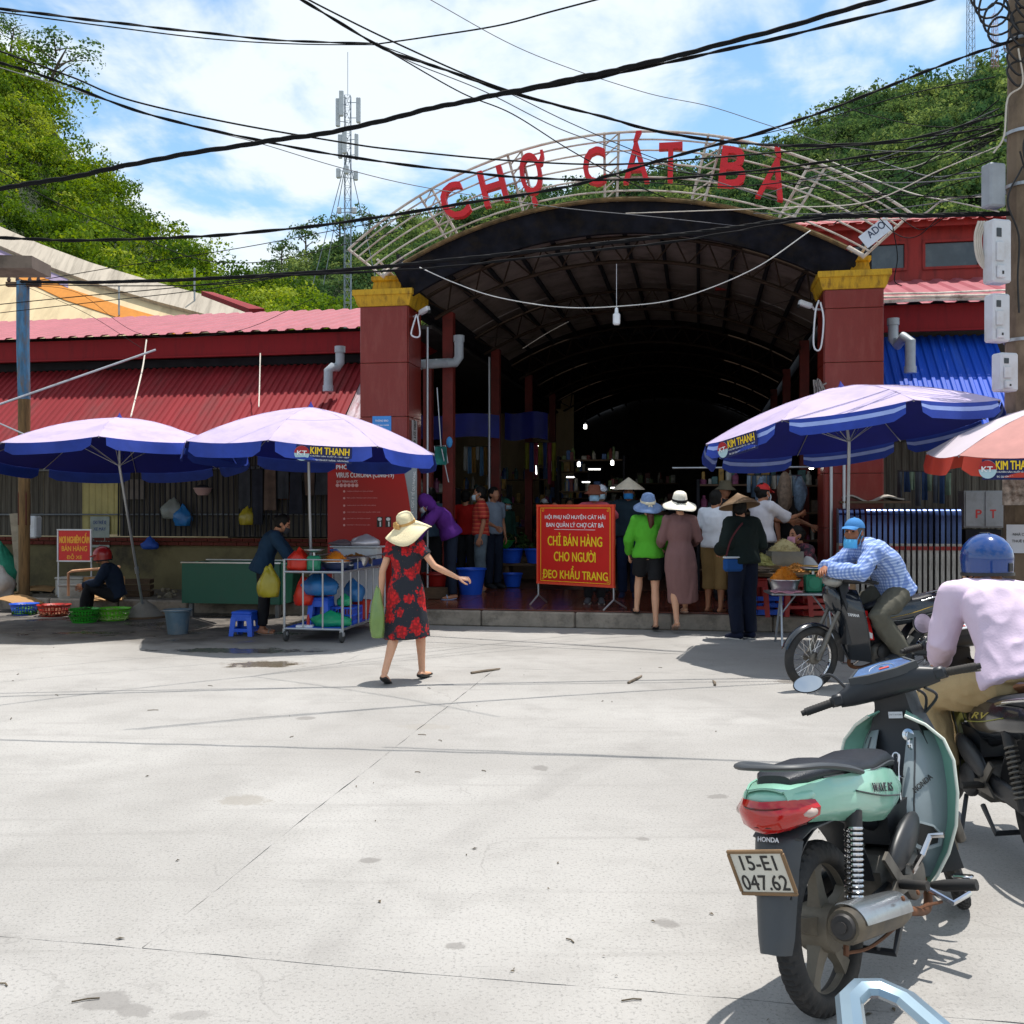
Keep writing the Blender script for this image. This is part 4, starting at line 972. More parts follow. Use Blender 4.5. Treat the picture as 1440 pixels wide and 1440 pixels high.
def make_hat(root, MH, hat):
    kd = hat['kind']; g = MB(); g.M = MH @ T(*hat.get('off', (0, -.005, 0))) @ RX(hat.get('tip', 0)) @ RY(hat.get('roll', 0))
    seg = 36
    def wav(prof, amp=.0, n_=3, ph=0.0):
        R = []
        for r, z in prof:
            w = max(0, r - .12) / .1 * amp
            R.append([V((r * cos(2 * pi * k / seg) * .94, r * sin(2 * pi * k / seg) * 1.06, z + w * (sin(n_ * 2 * pi * k / seg + ph) + .5 * sin(2 * 2 * pi * k / seg + 1)))) for k in range(seg)])
        return R
    if kd == 'sun':
        br = hat.get('brim', .22); cz_ = hat.get('crown', .115); dr = hat.get('droop', .05)
        prof = [(.0005, cz_ + .035), (.05, cz_ + .032), (.078, cz_ + .012), (.09, cz_ - .03), (.098, .045), (.104, .038), (br * .6, .030 - dr * .25), (br * .85, .02 - dr * .7), (br, .012 - dr), (br, .006 - dr), (br * .6, .022 - dr * .25), (.10, .030), (.09, .04), (.08, cz_ - .04), (.04, cz_ + .02), (.0005, cz_ + .025)]
        g.rings(wav(prof, hat.get('wave', .014), 3, hat.get('ph', .6)))
        h = g.build('hat', hat['mat'], root, smooth=60)
        if hat.get('band'):
            q = MB(); q.M = g.M; R = wav([(.1005, .042), (.1015, .042), (.099, .068), (.096, .068)], 0); q.rings(R, cap=False, closed=True); q.build('hat_band', hat['band'], h)
            q = MB(); q.M = g.M @ RZ(hat.get('bow', 180)) @ T(0, .105, .052)
            if hat.get('flower'):
                for k in range(7):
                    a = k * .9; q.ell((.032 * cos(a), .012, .032 * sin(a)), (.024, .012, .02), 9, rot=Matrix.Rotation(a, 3, 'Y'))
                q.ell((0, .02, 0), (.018, .012, .018), 8)
            else:
                for s_ in (-1, 1):
                    q.ell((s_ * .032, .004, 0), (.034, .012, .019), 10); q.tube([(s_ * .008, .004, -.005), (s_ * .02, .02, -.05), (s_ * .026, .026, -.10)], [(.011, .004), (.012, .004), (.013, .004)], 8)
                q.ell((0, .008, 0), (.013, .012, .015), 8)
            q.build('bow', hat.get('bowmat', hat['band']), h)
    elif kd == 'cone':
        r = hat.get('r', .225); z0_ = hat.get('z', .055); hh = hat.get('h', .165)
        g.lathe([(.002, z0_ + hh), (r * .25, z0_ + hh * .74), (r * .6, z0_ + hh * .38), (r, z0_ - .01), (r, z0_ - .017), (r * .6, z0_ + hh * .35), (r * .2, z0_ + hh * .7), (.001, z0_ + hh - .02)], 40)
        h = g.build('conical_hat', hat['mat'], root, smooth=60)
        q = MB(); q.M = g.M
        for k in range(1, 12):
            rr_ = r * k / 11.5; zz = z0_ + hh * (1 - rr_ / r) * .985 - .006 + .004 * (rr_ < r * .9)
            q.tube([(rr_ * cos(a * pi / 20), rr_ * sin(a * pi / 20), zz + .004) for a in range(40)], .0022, 4, closed=True)
        q.build('hoops', hat['mat'], h)
    elif kd == 'cap':
        g.rings([[V((.088 * cos(2 * pi * k / seg) * cos(t_), (.102 * sin(2 * pi * k / seg) - .006) * cos(t_) - .006, .035 + .093 * sin(t_))) for k in range(seg)] for t_ in (0, .3, .6, .9, 1.2, 1.5)])
        g.sheet(lambda i, j: V((.078 * (i - .5) * 2 * (1 - .18 * j * abs(i - .5) * 2), .055 + (.045 + .085 * j) * sqrt(max(0, 1 - ((i - .5) * 2) ** 2 * .82)), .037 - .026 * j + .012 * cos((i - .5) * 3))), 14, 5, .005)
        g.ell((0, -.006, .129), (.008, .008, .005), 8)
        h = g.build('cap', hat['mat'], root, smooth=50)
        if hat.get('patch'): q = MB(); q.M = g.M; q.ell((.0, .086, .075), (.03, .008, .02), 10); q.build('badge', hat['patch'], h)
    elif kd == 'bucket':
        g.rings(wav([(.0005, .128), (.06, .126), (.085, .112), (.095, .045), (.13, .02), (.155, .0), (.155, -.005), (.1, .035), (.08, .10), (.0005, .12)], .01, 2, 1)); g.build('hat', hat['mat'], root, smooth=50)
    elif kd == 'helmet':
        g.rings([[V((.118 * cos(2 * pi * k / seg) * cos(t_), (.138 * sin(2 * pi * k / seg)) * cos(t_) - .012, .02 - (.045 if t_ < -.2 else 0) + .128 * sin(t_))) for k in range(seg)] for t_ in (-.32, -.16, 0, .3, .6, .9, 1.2, 1.4, 1.55)])
        if hat.get('visor'): g.sheet(lambda i, j: V((.105 * (i - .5) * 2, .065 + (.05 + .075 * j) * sqrt(max(0, 1 - ((i - .5) * 2) ** 2 * .8)), .02 - .02 * j)), 12, 4, .006)
        h = g.build('helmet', hat['mat'], root, smooth=50)
        q = MB(); q.M = g.M; q.rings([[V((r * .118 * cos(2 * pi * k / seg), r * .138 * sin(2 * pi * k / seg) - .012, z)) for k in range(seg)] for r, z in ((.955, -.075), (1.0, -.075), (1.0, -.058), (.955, -.058))], cap=False, closed=True)
        q.build('helmet_rim', hat['trim'], h)
        q = MB(); q.M = g.M
        for s_ in (-1, 1): q.tube([(s_ * .100, .03, -.05), (s_ * .085, .045, -.11), (s_ * .02, .05, -.155)], (.008, .0025), 6); q.tube([(s_ * .100, -.04, -.05), (s_ * .088, .03, -.10)], (.008, .0025), 6)
        q.build('chin_strap', hat['trim'], h)
        q = MB(); q.M = g.M; q.box((0, -.148, -.03), (.03, .012, .045), bev=.003); q.box((0, -.004, .149), (.022, .05, .008), bev=.003); q.build('clip', hat['trim'], h)
# ================================================================ small builders
rq = random.Random(21)
ALU = mat('aluminium', 'b9bcc0', .32, metal=.9, var=.1, scale=8, bump=.1)
STEEL = mat('steel_tube', 'a9adb2', .38, metal=.7, var=.12, dirt='6a5a4a', dirt_amt=.4)
PLB = mat('plastic_blue', '1f55c8', .4, var=.06, spec=.5); PLG = mat('plastic_green', '2f9a2a', .4, var=.08); PLL = mat('plastic_lime', '62b82a', .4, var=.08); PLR = mat('plastic_red', 'a8261c', .4, var=.1)
PLD = mat('plastic_navy', '27407c', .45, var=.1); DKR = mat('stool_red', '8a1a16', .4, var=.1)
WOOD = mat('old_wood', '5a4634', .8, var=.25, scale=6, stretch=(1, 6, 6)); CARD = mat('cardboard', 'a07c52', .85, var=.12, scale=3, dirt='6a5034', dirt_amt=.5)
WHITE = mat('white_paint', '#c9ccd0', .5, var=.06, dirt='8a8378', dirt_amt=.5); PAPER = mat('paper', '#cfd4dc', .8, var=.06)
SIGN = mat('sign_red', 'c3160f', .4, var=.05, scale=2); YTX = mat('print_yellow', 'e8c41a', .5, var=.03); WTX = mat('print_white', '#dfe0e2', .5, var=0); KTX = mat('print_black', (.015, .015, .015), .5, var=0)
def single(name, mb, m, label, cat, group=None, loc=None, smooth=40, kind=None):
    """a thing that is one mesh, its origin at its own place"""
    if loc is None:
        xs = [V(p) for p in mb.v]; loc = V((sum(p.x for p in xs) / len(xs), sum(p.y for p in xs) / len(xs), min(p.z for p in xs)))
        mb.v = [tuple(V(p) - loc) for p in mb.v]
    return mb.build(name, m, None, smooth, label=label, cat=cat, group=group, loc=loc, kind=kind)
def bag(name, label, loc, size, m, seed=0, cat='bag', rotz=0.0):
    b = MB(); b.ell((0, 0, 0), (1, 1, 1), 26, nr=16)
    vs = []
    for p in b.v:
        p = V(p); k = 1 + .22 * noise.noise(p * 1.6 + V((seed, 0, 0))) + .12 * (1 - 2 * abs(noise.noise(p * 3.6 + V((0, seed, 0)))))
        tz = (p.z + 1) / 2; k2 = 1 - .55 * max(0, tz - .6) / .4
        q = V((p.x * size[0] * k * k2, p.y * size[1] * k * k2, size[2] * (max(p.z * k, -.62) + .62))); vs.append(q)
    o = MB(); o.add(vs, b.f); r = Matrix.Rotation(rotz, 4, 'Z'); o.v = [tuple(r @ V(p)) for p in o.v]
    return single(name, o, m, label, cat, loc=V(loc), smooth=180)
def film(name, col, alpha=.75): return mat(name, col, .25, var=.15, scale=5, alpha=alpha, spec=.6)
def heap(parent, name, c, r, h, m, n=160, bit=(.035, .004), seed=1, flat=.5):
    rs = random.Random(seed); b = MB(); prof = [(r, 0), (r * .86, h * .22), (r * .6, h * .55), (r * .3, h * .85), (.004, h)]
    b.lathe(prof, 18, c)
    for k in range(n):
        t_ = sqrt(rs.random()); a = rs.random() * 6.283; rr = r * t_; zz = h * (1 - t_ ** 1.15); d = V((rs.uniform(-1, 1), rs.uniform(-1, 1), rs.uniform(-.5, .5))).normalized() * bit[0] / 2
        p = V(c) + V((rr * cos(a), rr * sin(a), zz + .006)); b.tube([p - d, p + V((0, 0, bit[1])), p + d], bit[1], 4)
    return b.build(name, m, parent, smooth=0, kind='stuff')
def bowl(b, c, r, h, th=.008, base=.55, seg=26):
    b.lathe([(r * base, 0), (r * .85, h * .45), (r, h * .94), (r * 1.07, h), (r * 1.07, h + th), (r * .97, h), (r * .8, h * .5), (r * base * .9, th)], seg, c)
def basket(label, loc, r, h, m, filling=None, group='plastic baskets on the ground', n=28):
    t_ = thing('plastic_basket', label, 'basket', loc, group=group); b = MB()
    b.lathe([(r * .78, 0), (r * .78, .01), (.001, .01), (.001, 0)], 28); b.build('base', m, t_)
    b = MB()
    for z0_, z1_ in ((.0, .025), (h * .45, h * .55), (h - .03, h)):
        q0, q1 = r * (.78 + .22 * z0_ / h), r * (.78 + .22 * z1_ / h); b.rings([[V((q * cos(2 * pi * k / 36), q * sin(2 * pi * k / 36), z)) for k in range(36)] for q, z in ((q0, z0_), (q1 + (.014 if z1_ == h else 0), z1_), (q1 + (.014 if z1_ == h else 0) - .012, z1_ - .002), (q0 - .012, z0_ + .002))], cap=False, closed=True)
    for k in range(n):
        a = 2 * pi * k / n; b.tube([V((r * .778 * cos(a), r * .778 * sin(a), .01)), V((r * .988 * cos(a), r * .988 * sin(a), h - .01))], (.009, .003), 4, ref=(-sin(a), cos(a), 0))
    b.build('lattice', m, t_, smooth=0, kind='stuff')
    if filling: heap(t_, 'filling', (0, 0, .02), r * .9, h * filling[1], filling[0], 90, (.09, .009), seed=int(r * 1000))
    return t_
def pstool(label, loc, rotz, h, w, m, group=None):
    t_ = thing('plastic_stool', label, 'stool', loc, rotz, group); b = MB(); b.box((0, 0, h - .018), (w, w, .036), bev=.012); b.box((0, 0, h + .002), (w * .7, w * .7, .006), bev=.003); b.build('seat', m, t_)
    e = w * .5
    for sx_ in (-1, 1):
        for sy_ in (-1, 1):
            b = MB(); b.rings([[V((sx_ * (x + dx), sy_ * (x + dy), z)) for dx, dy in ((0, 0), (-lw, 0), (-lw, -.016), (-.016, -.016), (-.016, -lw), (0, -lw))] for x, z, lw in ((e - .012, h - .03, .11), (e + .004, h * .7, .07), (e + .022, 0, .06))]); b.build('leg', m, t_, smooth=20)
    for a in range(4):
        M_ = RZ(90 * a); b = MB(); b.M = M_; b.box((0, e + .006, h * .24), (w * .78, .014, .045), bev=.004); b.build('brace', m, t_)
        b = MB(); b.M = M_; b.box((0, e - .006, h - .075), (w * .86, .012, .085), bev=.004); b.build('apron', m, t_)
    return t_

# ================================================================ parasols
LIL = mat('canopy_lilac', 'aa9cba', .75, var=.05, scale=2, dirt='857a90', dirt_amt=.5, dscale=2.2, bump=.1); UBL = mat('canopy_blue', '0e1a7c', .75, var=.12, scale=2); VBL = mat('valance_blue', '1c3a98', .7, var=.2, scale=4, bump=.2, bscale=10); VST = mat('valance_stripe', '93a6dc', .7, var=.1)
UPW = mat('canopy_white', 'b8aeb6', .75, var=.06, dirt='a59aa0', dirt_amt=.4); UPR = mat('canopy_red', 'a8746e', .75, var=.1); VRD = mat('valance_red', 'b03420', .7, var=.1)
def parasol(label, base, apex, R=1.6, drop=.55, tilt=(0, 0), spin=0.0, nP=8, style='blue', text_panel=None, val=.15, stripe=False, slab=False, group='market parasols'):
    base = V(base); apex = V(apex) - base; t_ = thing('parasol', label, 'parasol', base, group=group)
    Mx = T(*apex) @ RX(tilt[0]) @ RY(tilt[1]) @ RZ(spin)
    def rib(a, s_): return V((R * s_ * cos(a), R * s_ * sin(a), -drop * (.42 * s_ + .58 * s_ ** 2.1)))
    for k in range(nP):
        a0_, a1_ = 2 * pi * k / nP, 2 * pi * (k + 1) / nP
        def fn(i, j):
            s_ = .02 + .98 * j; p = rib(a0_, s_).lerp(rib(a1_, s_), i); sag = 4 * i * (1 - i); return Mx @ (p + V((0, 0, -.035 * sag * s_)) + V((cos((a0_ + a1_) / 2), sin((a0_ + a1_) / 2), 0)) * .02 * sag * s_)
        q = MB(); nu, nv = 6, 8; q.sheet(lambda i, j: fn(1 - i, j), nu, nv, .006)
        for f in range(len(q.f)): q.mi[f] = 1 if (f < nu * nv * 2 and f % 2 == (0 if False else 1)) else 0
        top = LIL if style == 'blue' else (UPW if k % 2 else UPR)
        q.build('canopy_panel', [top, UBL if style == 'blue' else UPR], t_, smooth=60, fix=False)
        # hanging valance
        down = V((0, 0, -1))
        outd = (Mx.to_3x3() @ V((cos((a0_ + a1_) / 2), sin((a0_ + a1_) / 2), 0)))
        def vf(i, j):
            ii = .06 + .88 * i; p = fn(ii, 1.0); sc = (.30 * (1 if abs(i - .5) > .46 else 0)); wv = .012 * sin(i * 9 + k * 2) * j
            return p + down * (val * j * (1 - sc)) + outd * (.012 + wv + .03 * j)
        q = MB(); q.sheet(lambda i, j: vf(i, j), 10, 4, .004)
        if stripe:
            for f in range(len(q.f)):
                if f < 80 and (f // 2) // 10 == 1: q.mi[f] = 1
        q.build('valance', [VBL, VST] if style == 'blue' else VRD, t_, smooth=60)
        if text_panel == k:
            c_ = vf(.5, .55) + outd * .012; rt_ = (vf(.75, .5) - vf(.25, .5)); up_ = V((0, 0, 1)) - outd * outd.z
            if rt_.cross(up_).dot(outd) < 0: rt_ = -rt_
            F = frame(c_, rt_, up_); wv_ = rt_.length * 1.15
            q = MB(); q.add([F @ V((x * wv_ / 2, y * val * .56, .002)) for x, y in ((-1, -1), (1, -1), (1, 1), (-1, 1))] + [F @ V((x * wv_ / 2, y * val * .56, -.004)) for x, y in ((-1, -1), (1, -1), (1, 1), (-1, 1))], [(0, 1, 2, 3), (7, 6, 5, 4), (0, 4, 5, 1), (1, 5, 6, 2), (2, 6, 7, 3), (3, 7, 4, 0)])
            pl = q.build('print_patch', mat('patch_navy', '101a50', .7, var=.05), t_)
            q = MB(); put_text(q, F @ T(wv_ * .10, val * .22, .005), 'KIM THANH', wv_ * .70, val * .46, .03); q.build('lettering', YTX, pl)
            q = MB()
            for r_, (tx, ww) in enumerate((('CHUYÊN SẢN XUẤT Ô - DÙ - BẠT', .70), ('ĐC: 250 TÔN ĐỨC THẮNG - HẢI PHÒNG', .68))): put_text(q, F @ T(wv_ * .10, -val * (.13 + .24 * r_), .005), tx, wv_ * ww, val * .15, .01)
            q.build('lettering', WTX, pl)
            q = MB(); q.lathe([(val * .50, 0), (val * .50, .003)], 24); q.v = [tuple(F @ (V(p) + V((-wv_ * .40, 0, .003)))) for p in q.v]; lg = q.build('emblem', mat('emblem_pale', 'a8c4cc', .6, var=0), pl)
            q = MB(); n_ = 14; q.prism([(val * .5 * cos(pi * j / n_), val * .5 * sin(pi * j / n_) * .98) for j in range(n_ + 1)], .003, F @ T(-wv_ * .40, .0, .007)); q.build('emblem_top', mat('emblem_red', 'a01c22', .6, var=0), pl)
            q = MB(); put_text(q, F @ T(-wv_ * .40, val * .02, .012), 'KT', val * .62, val * .28, .04); q.build('lettering', WTX, pl)
    for k in range(nP):
        a = 2 * pi * k / nP; q = MB(); q.tube([Mx @ (rib(a, s_) + V((0, 0, .005))) for s_ in (.03, .2, .4, .6, .8, 1.0)], (.007, .003), 6, ref=(-sin(a), cos(a), 0)); q.build('seam', LIL if style == 'blue' else UPW, t_)
    pr = Mx @ V((0, 0, -drop * 1.25))
    for k in range(nP):
        a = 2 * pi * k / nP; q = MB(); q.tube([Mx @ (rib(a, s_) + V((0, 0, -.014))) for s_ in (.02, .25, .5, .75, 1.0)], .006, 5); q.tube([pr, Mx @ (rib(a, .5) + V((0, 0, -.015)))], .005, 5); q.build('rib', STEEL, t_)
    q = MB(); q.tube([V((0, 0, .02)), V((0, 0, .02)).lerp(pr, .5) , pr, Mx @ V((0, 0, .03))], .019, 10); q.tube([V((0, 0, .02)).lerp(pr, .30), V((0, 0, .02)).lerp(pr, .34)], .03, 10); q.build('pole', STEEL, t_)
    q = MB(); q.lathe([(.05, -.02), (.03, .02), (.012, .05), (.003, .075)], 10); q.v = [tuple(Mx @ V(p)) for p in q.v]; q.build('finial', UBL if style == 'blue' else VRD, t_)
    if slab:
        q = MB(); q.lathe([(.30, 0), (.30, .02), (.27, .04), (.15, .17), (.05, .24), (.035, .26), (.001, .26)], 22); q.build('base', mat('cement_grey', '7c766d', .9, var=.15, scale=9, bump=.6, bscale=30), t_, smooth=60)
        q = MB(); q.lathe([(.34, 0), (.34, .03), (.31, .03), (.31, 0)], 26); q.build('base_ring', WOOD, t_)
    return t_
parasol('leftmost lilac and blue parasol on a cement cone behind the green baskets', gnd(203, 868) , at(168, 588, 14.3), 1.74, .54, tilt=(-5, -2), spin=13, slab=True)
parasol('lilac and blue parasol over the food cart with the trader print facing the street', (-2.62, 13.45, 0), at(437, 573, 13.1), 1.62, .56, tilt=(-1, 2), spin=-5, text_panel=6, val=.17)
parasol('large lilac and striped blue parasol over the stall right of the gate', (3.95, 12.1, 0), at(1183, 545, 11.5), 1.62, .50, tilt=(-6, -6), spin=4, text_panel=4, stripe=True, val=.17)
parasol('red and white parasol cut by the right picture edge', (5.15, 9.6, 0), at(1512, 560, 9.5), 1.30, .46, tilt=(4, -3), spin=16, style='red', text_panel=4, val=.16)

# ================================================================ stalls on the left
def cart():
    C0 = V((-2.04, 12.32, 0)); ra = radians(-10); t_ = thing('food_cart', 'steel tube food cart with blue shelves standing left of the walking woman', 'cart', C0, ra)
    Wd, D = .74, 1.72
    for nm, z, m in (('shelf', .165, PLB), ('shelf', .845, PLD)):
        q = MB(); q.box((-Wd / 2, D / 2, z), (Wd - .03, D - .03, .022)); q.build(nm, m, t_)
    q = MB(); q.box((-Wd / 2, D / 2, .91), (Wd - .05, D - .05, .10)); 
    for z in (.16, .85, 1.0):
        for a, b_ in (((0, 0), (-Wd, 0)), ((0, 0), (0, D)), ((-Wd, 0), (-Wd, D)), ((-Wd, D), (0, D))):
            q = MB(); q.tube([V((*a, z)), V((*b_, z))], .015 if z < 1 else .008, 8); q.build('rail', STEEL, t_)
    for x, y in ((0, 0), (-Wd, 0), (-Wd, D), (0, D)):
        q = MB(); q.tube([V((x, y, .10)), V((x, y, 1.0))], .016, 8); q.build('post', STEEL, t_)
        q = MB(); q.tube([V((x * .98 - .02, y, .11)), V((x * .98 - .02, y, .16))], .02, 8); q.box((x * .96 - .012, y * .97 + .02, .10), (.05, .07, .05), bev=.006); w = q.build('caster', STEEL, t_)
        q = MB(); q.lathe([(.02, -.02), (.065, -.018), (.07, -.01), (.07, .01), (.065, .018), (.02, .02)], 18, (x * .96 - .012, y * .97 + .02, .072), (1, 0, 0)); q.build('wheel', mat('caster_rubber', (.05, .05, .05), .8), w)
    for x in (-.25, -.5): q = MB(); q.tube([V((x, 0, .16)), V((x, 0, .85))], .011, 8); q.build('bar', STEEL, t_)
    for y in (.3, .6, .9, 1.2, 1.46): q = MB(); q.tube([V((0, y, .16)), V((0, y, .85))], .010, 8); q.build('bar', STEEL, t_)
    for x, y in ((-.37, 0), (0, .57), (0, 1.14)): q = MB(); q.tube([V((x, y, .85)), V((x, y, 1.0))], .008, 8); q.build('bar', STEEL, t_)
    q = MB(); q.box((-.012, D * .62, .90), (.01, D * .7, .085)); q.build('side_panel', PLD, t_)
    q = MB(); q.box((-Wd / 2, D - .03, .5), (Wd - .06, .012, .62)); q.build('back_panel', WHITE, t_)
    Mc = T(*C0) @ Matrix.Rotation(ra, 4, 'Z')
    def L(x, y, z): return Mc @ V((x, y, z))
    ZT = .857
    b = thing('metal_bowl', 'wide metal bowl heaped with shredded orange carrot on the cart', 'bowl', L(-.22, .38, ZT)); q = MB(); bowl(q, (0, 0, 0), .19, .10); q.build('bowl', ALU, b, smooth=50); heap(b, 'carrot_shreds', (0, 0, .085), .175, .14, mat('carrot', 'd07a12', .6, var=.2), 260, (.05, .0035), 4)
    b = thing('metal_bowl', 'empty shiny metal bowl right of the carrot heap on the cart', 'bowl', L(-.10, .86, ZT)); q = MB(); bowl(q, (0, 0, 0), .15, .13); q.build('bowl', ALU, b, smooth=50)
    q = MB(); bowl(q, (0, 0, 0), .085, .05); single('sieve', q, ALU, 'small pale bowl at the cart edge below the metal bowls', 'bowl', loc=L(-.10, .5, .86))
    tr = thing('food_tray', 'dark tray of fried food at the far end of the cart', 'tray', L(-.26, 1.25, ZT)); q = MB(); q.box((0, 0, .05), (.46, .5, .02)); [q.box(*x) for x in (((.235, 0, .07), (.01, .5, .06)), ((-.235, 0, .07), (.01, .5, .06)), ((0, .255, .07), (.48, .01, .06)), ((0, -.255, .07), (.48, .01, .06)))]; q.build('tray', mat('tray_dark', '3a3128', .6), tr); heap(tr, 'fried_food', (0, 0, .06), .21, .09, mat('fried', '8a5a24', .7, var=.4, scale=12), 90, (.07, .012), 8)
    s_ = thing('weighing_scale', 'green spring scale with metal pan standing on the cart', 'scale', L(-.42, .16, ZT))
    scale_parts(s_, .16, .22)
    x = thing('foam_box', 'pale foam box with foil bundles at the back of the cart', 'box', L(-.34, 1.58, ZT), ra); q = MB(); q.box((0, 0, .13), (.62, .22, .20), bev=.008); q.build('box', WHITE, x); q = MB(); q.box((0, 0, .245), (.70, .28, .022), bev=.006); q.build('lid', WHITE, x)
    bag('foil_bundle', 'crumpled silver foil bundle on top of the foam box', L(-.24, 1.58, 1.115), (.20, .10, .09), mat('foil', 'c9c2c6', .3, metal=.4, var=.15), 3, 'bundle')
    bag('plastic_bag', 'flat grey plastic bag on the left of the foam box lid', L(-.55, 1.56, 1.115), (.16, .10, .05), mat('grey_film', '6a5c60', .35), 5)
    bag('plastic_bag', 'bright red plastic bag on the front left corner of the cart', L(-.62, .18, ZT), (.14, .12, .16), mat('red_film', 'c42a16', .35, var=.15), 7)
    bag('plastic_bag', 'second red plastic bag hanging behind the front bars of the cart', L(-.60, .30, .42), (.12, .12, .22), mat('red_film', 'c42a16', .35, var=.15), 9)
    q = MB(); q.box((0, 0, .03), (.28, .14, .03)); single('notebook', q, mat('book_blue', '3a5f9a', .5), 'blue and white booklet leaning among the food on the cart', 'book', loc=L(-.30, .72, .98)).rotation_euler = (0, .7, .8)
    bag('plastic_bag', 'big translucent blue bag under the cart top', L(-.42, .35, .55), (.22, .2, .17), film('blue_film', '2a72b0', .8), 11)
    pstool('blue plastic stool pushed under the food cart', L(-.42, .42, .176), ra, .34, .25, PLB)
    bag('plastic_bag', 'crumpled green plastic bag on the lower cart shelf', L(-.22, .22, .176), (.22, .13, .11), film('green_film', '1f9a6a', .8), 13)
    bag('plastic_bag', 'small green bag on top of the blue crate in the cart', L(-.16, .52, .40), (.09, .08, .09), film('green_film', '1f9a6a', .8), 15)
    cr = thing('plastic_crate', 'blue plastic crate with red goods on the lower cart shelf', 'crate', L(-.17, .62, .176), ra)
    q = MB(); q.box((0, 0, .01), (.30, .36, .015)); q.build('base', PLB, cr)
    for a in range(4):
        q = MB(); hw = .15 if a % 2 else .18; q.M = RZ(90 * a); ln = .36 if a % 2 else .30
        for z in (.03, .11, .20): q.box((0, hw, z), (ln, .008, .022))
        for k in range(9): q.box((-ln / 2 + ln * k / 8, hw, .115), (.010, .0078, .17))
        q.build('side', PLB, cr, smooth=0)
    bag('goods', 'maroon wrapped goods inside the blue crate', L(-.17, .62, .195), (.13, .15, .13), mat('maroon', '6a2a3a', .6), 17, 'goods')
    q = MB(); bowl(q, (0, 0, 0), .13, .24, base=.75); single('plastic_bin', q, PLR, 'red plastic bin at the far end of the lower cart shelf', 'bin', loc=L(-.13, 1.08, .176))
    bag('plastic_bag', 'blue plastic bag bulging over the red bin in the cart', L(-.18, .92, .42), (.14, .13, .17), film('blue_film', '2a72b0', .8), 19)
    q = MB(); q.lathe([(.02, 0), (.021, .1), (.012, .13), (.008, .15)], 10); single('sauce_bottle', q, mat('bottle_red', 'a8241a', .3), 'small red bottle behind the front bars of the cart', 'bottle', loc=L(-.48, .12, .176))
    q = MB(); q.box((0, 0, .012), (.2, .1, .024)); single('napkin_pack', q, PAPER, 'white napkin pack on the lower cart shelf', 'napkins', loc=L(-.5, .06, .176))
def scale_parts(t_, w, h):
    q = MB(); q.box((0, 0, h * .42), (w, w * .8, h * .84), bev=.02); q.build('housing', mat('scale_green', '1f7a5a', .45, var=.08), t_)
    q = MB(); q.lathe([(w * .36, 0), (w * .36, .006)], 20, (0, -w * .4 - .006, h * .45), (0, 1, 0)); q.build('dial', mat('dial_green', '2c8a68', .4), t_)
    q = MB(); q.tube([V((0, 0, h * .84)), V((0, 0, h * 1.02))], .018, 8); bowl(q, (0, 0, h * 1.02), w * .72, .03); q.build('pan', ALU, t_, smooth=50)
cart()
# green tank
gt = thing('metal_tank', 'long dark green sheet metal tank behind the food cart', 'tank', W(.2, 0) + V((-3.15, -.72, 0)), FA)
gt.location = gnd(398, 872) + V((-.1, .25, 0))
GRT = mat('green_enamel', '1f5c4a', .45, var=.08, scale=3, dirt='2f4a40', dirt_amt=.4); bw, bdp, b0, b1 = 1.56, .8, .20, .80
for c_, d_, nm in (((-bw / 2, 0, (b0 + b1) / 2), (bw, .03, b1 - b0), 'front_panel'), ((-bw / 2, bdp, (b0 + b1) / 2), (bw, .03, b1 - b0), 'back_panel'), ((0, bdp / 2, (b0 + b1) / 2), (.03, bdp - .032, b1 - b0), 'side_panel'), ((-bw, bdp / 2, (b0 + b1) / 2), (.03, bdp - .032, b1 - b0), 'side_panel'), ((-bw / 2, bdp / 2, b0 + .02), (bw - .03, bdp - .03, .03), 'floor')):
    q = MB(); q.box(c_, d_, bev=.003); q.build(nm, GRT, gt)
q = MB(); q.box((-bw / 2, -.003, b1 + .01), (bw + .03, .05, .022), bev=.004); q.build('rim', ALU, gt)
q = MB(); q.box((-bw / 2, bdp, b1 + .01), (bw + .03, .05, .022), bev=.004); q.build('rim', ALU, gt)
for x in (-.06, -bw + .12):
    for y in (.06, bdp - .08): q = MB(); q.box((x, y, .1), (.06, .06, .2)); q.build('leg', mat('leg_grey', '6a6c6c', .6, var=.2), gt)
# bucket and stool
bk = thing('bucket', 'grey blue plastic bucket standing on the wet ground', 'bucket', gnd(250, 891)); q = MB(); q.lathe([(.125, 0), (.14, .12), (.165, .29), (.182, .295), (.182, .315), (.160, .31), (.135, .10), (.115, .012), (.001, .012)], 28); q.build('pail', mat('bucket_grey', '4d6474', .5, var=.15, dirt='7a7268', dirt_amt=.5), bk, smooth=50); q = MB(); q.tube([V((.18 * cos(a), .18 * sin(a) * .35 - .12, .30 - .02 * sin(a))) for a in [pi + pi * k / 14 for k in range(15)]], .004, 6); q.build('handle', STEEL, bk)
pstool('bright blue plastic stool standing on the wet ground', gnd(345, 893), -.15, .31, .27, PLB)
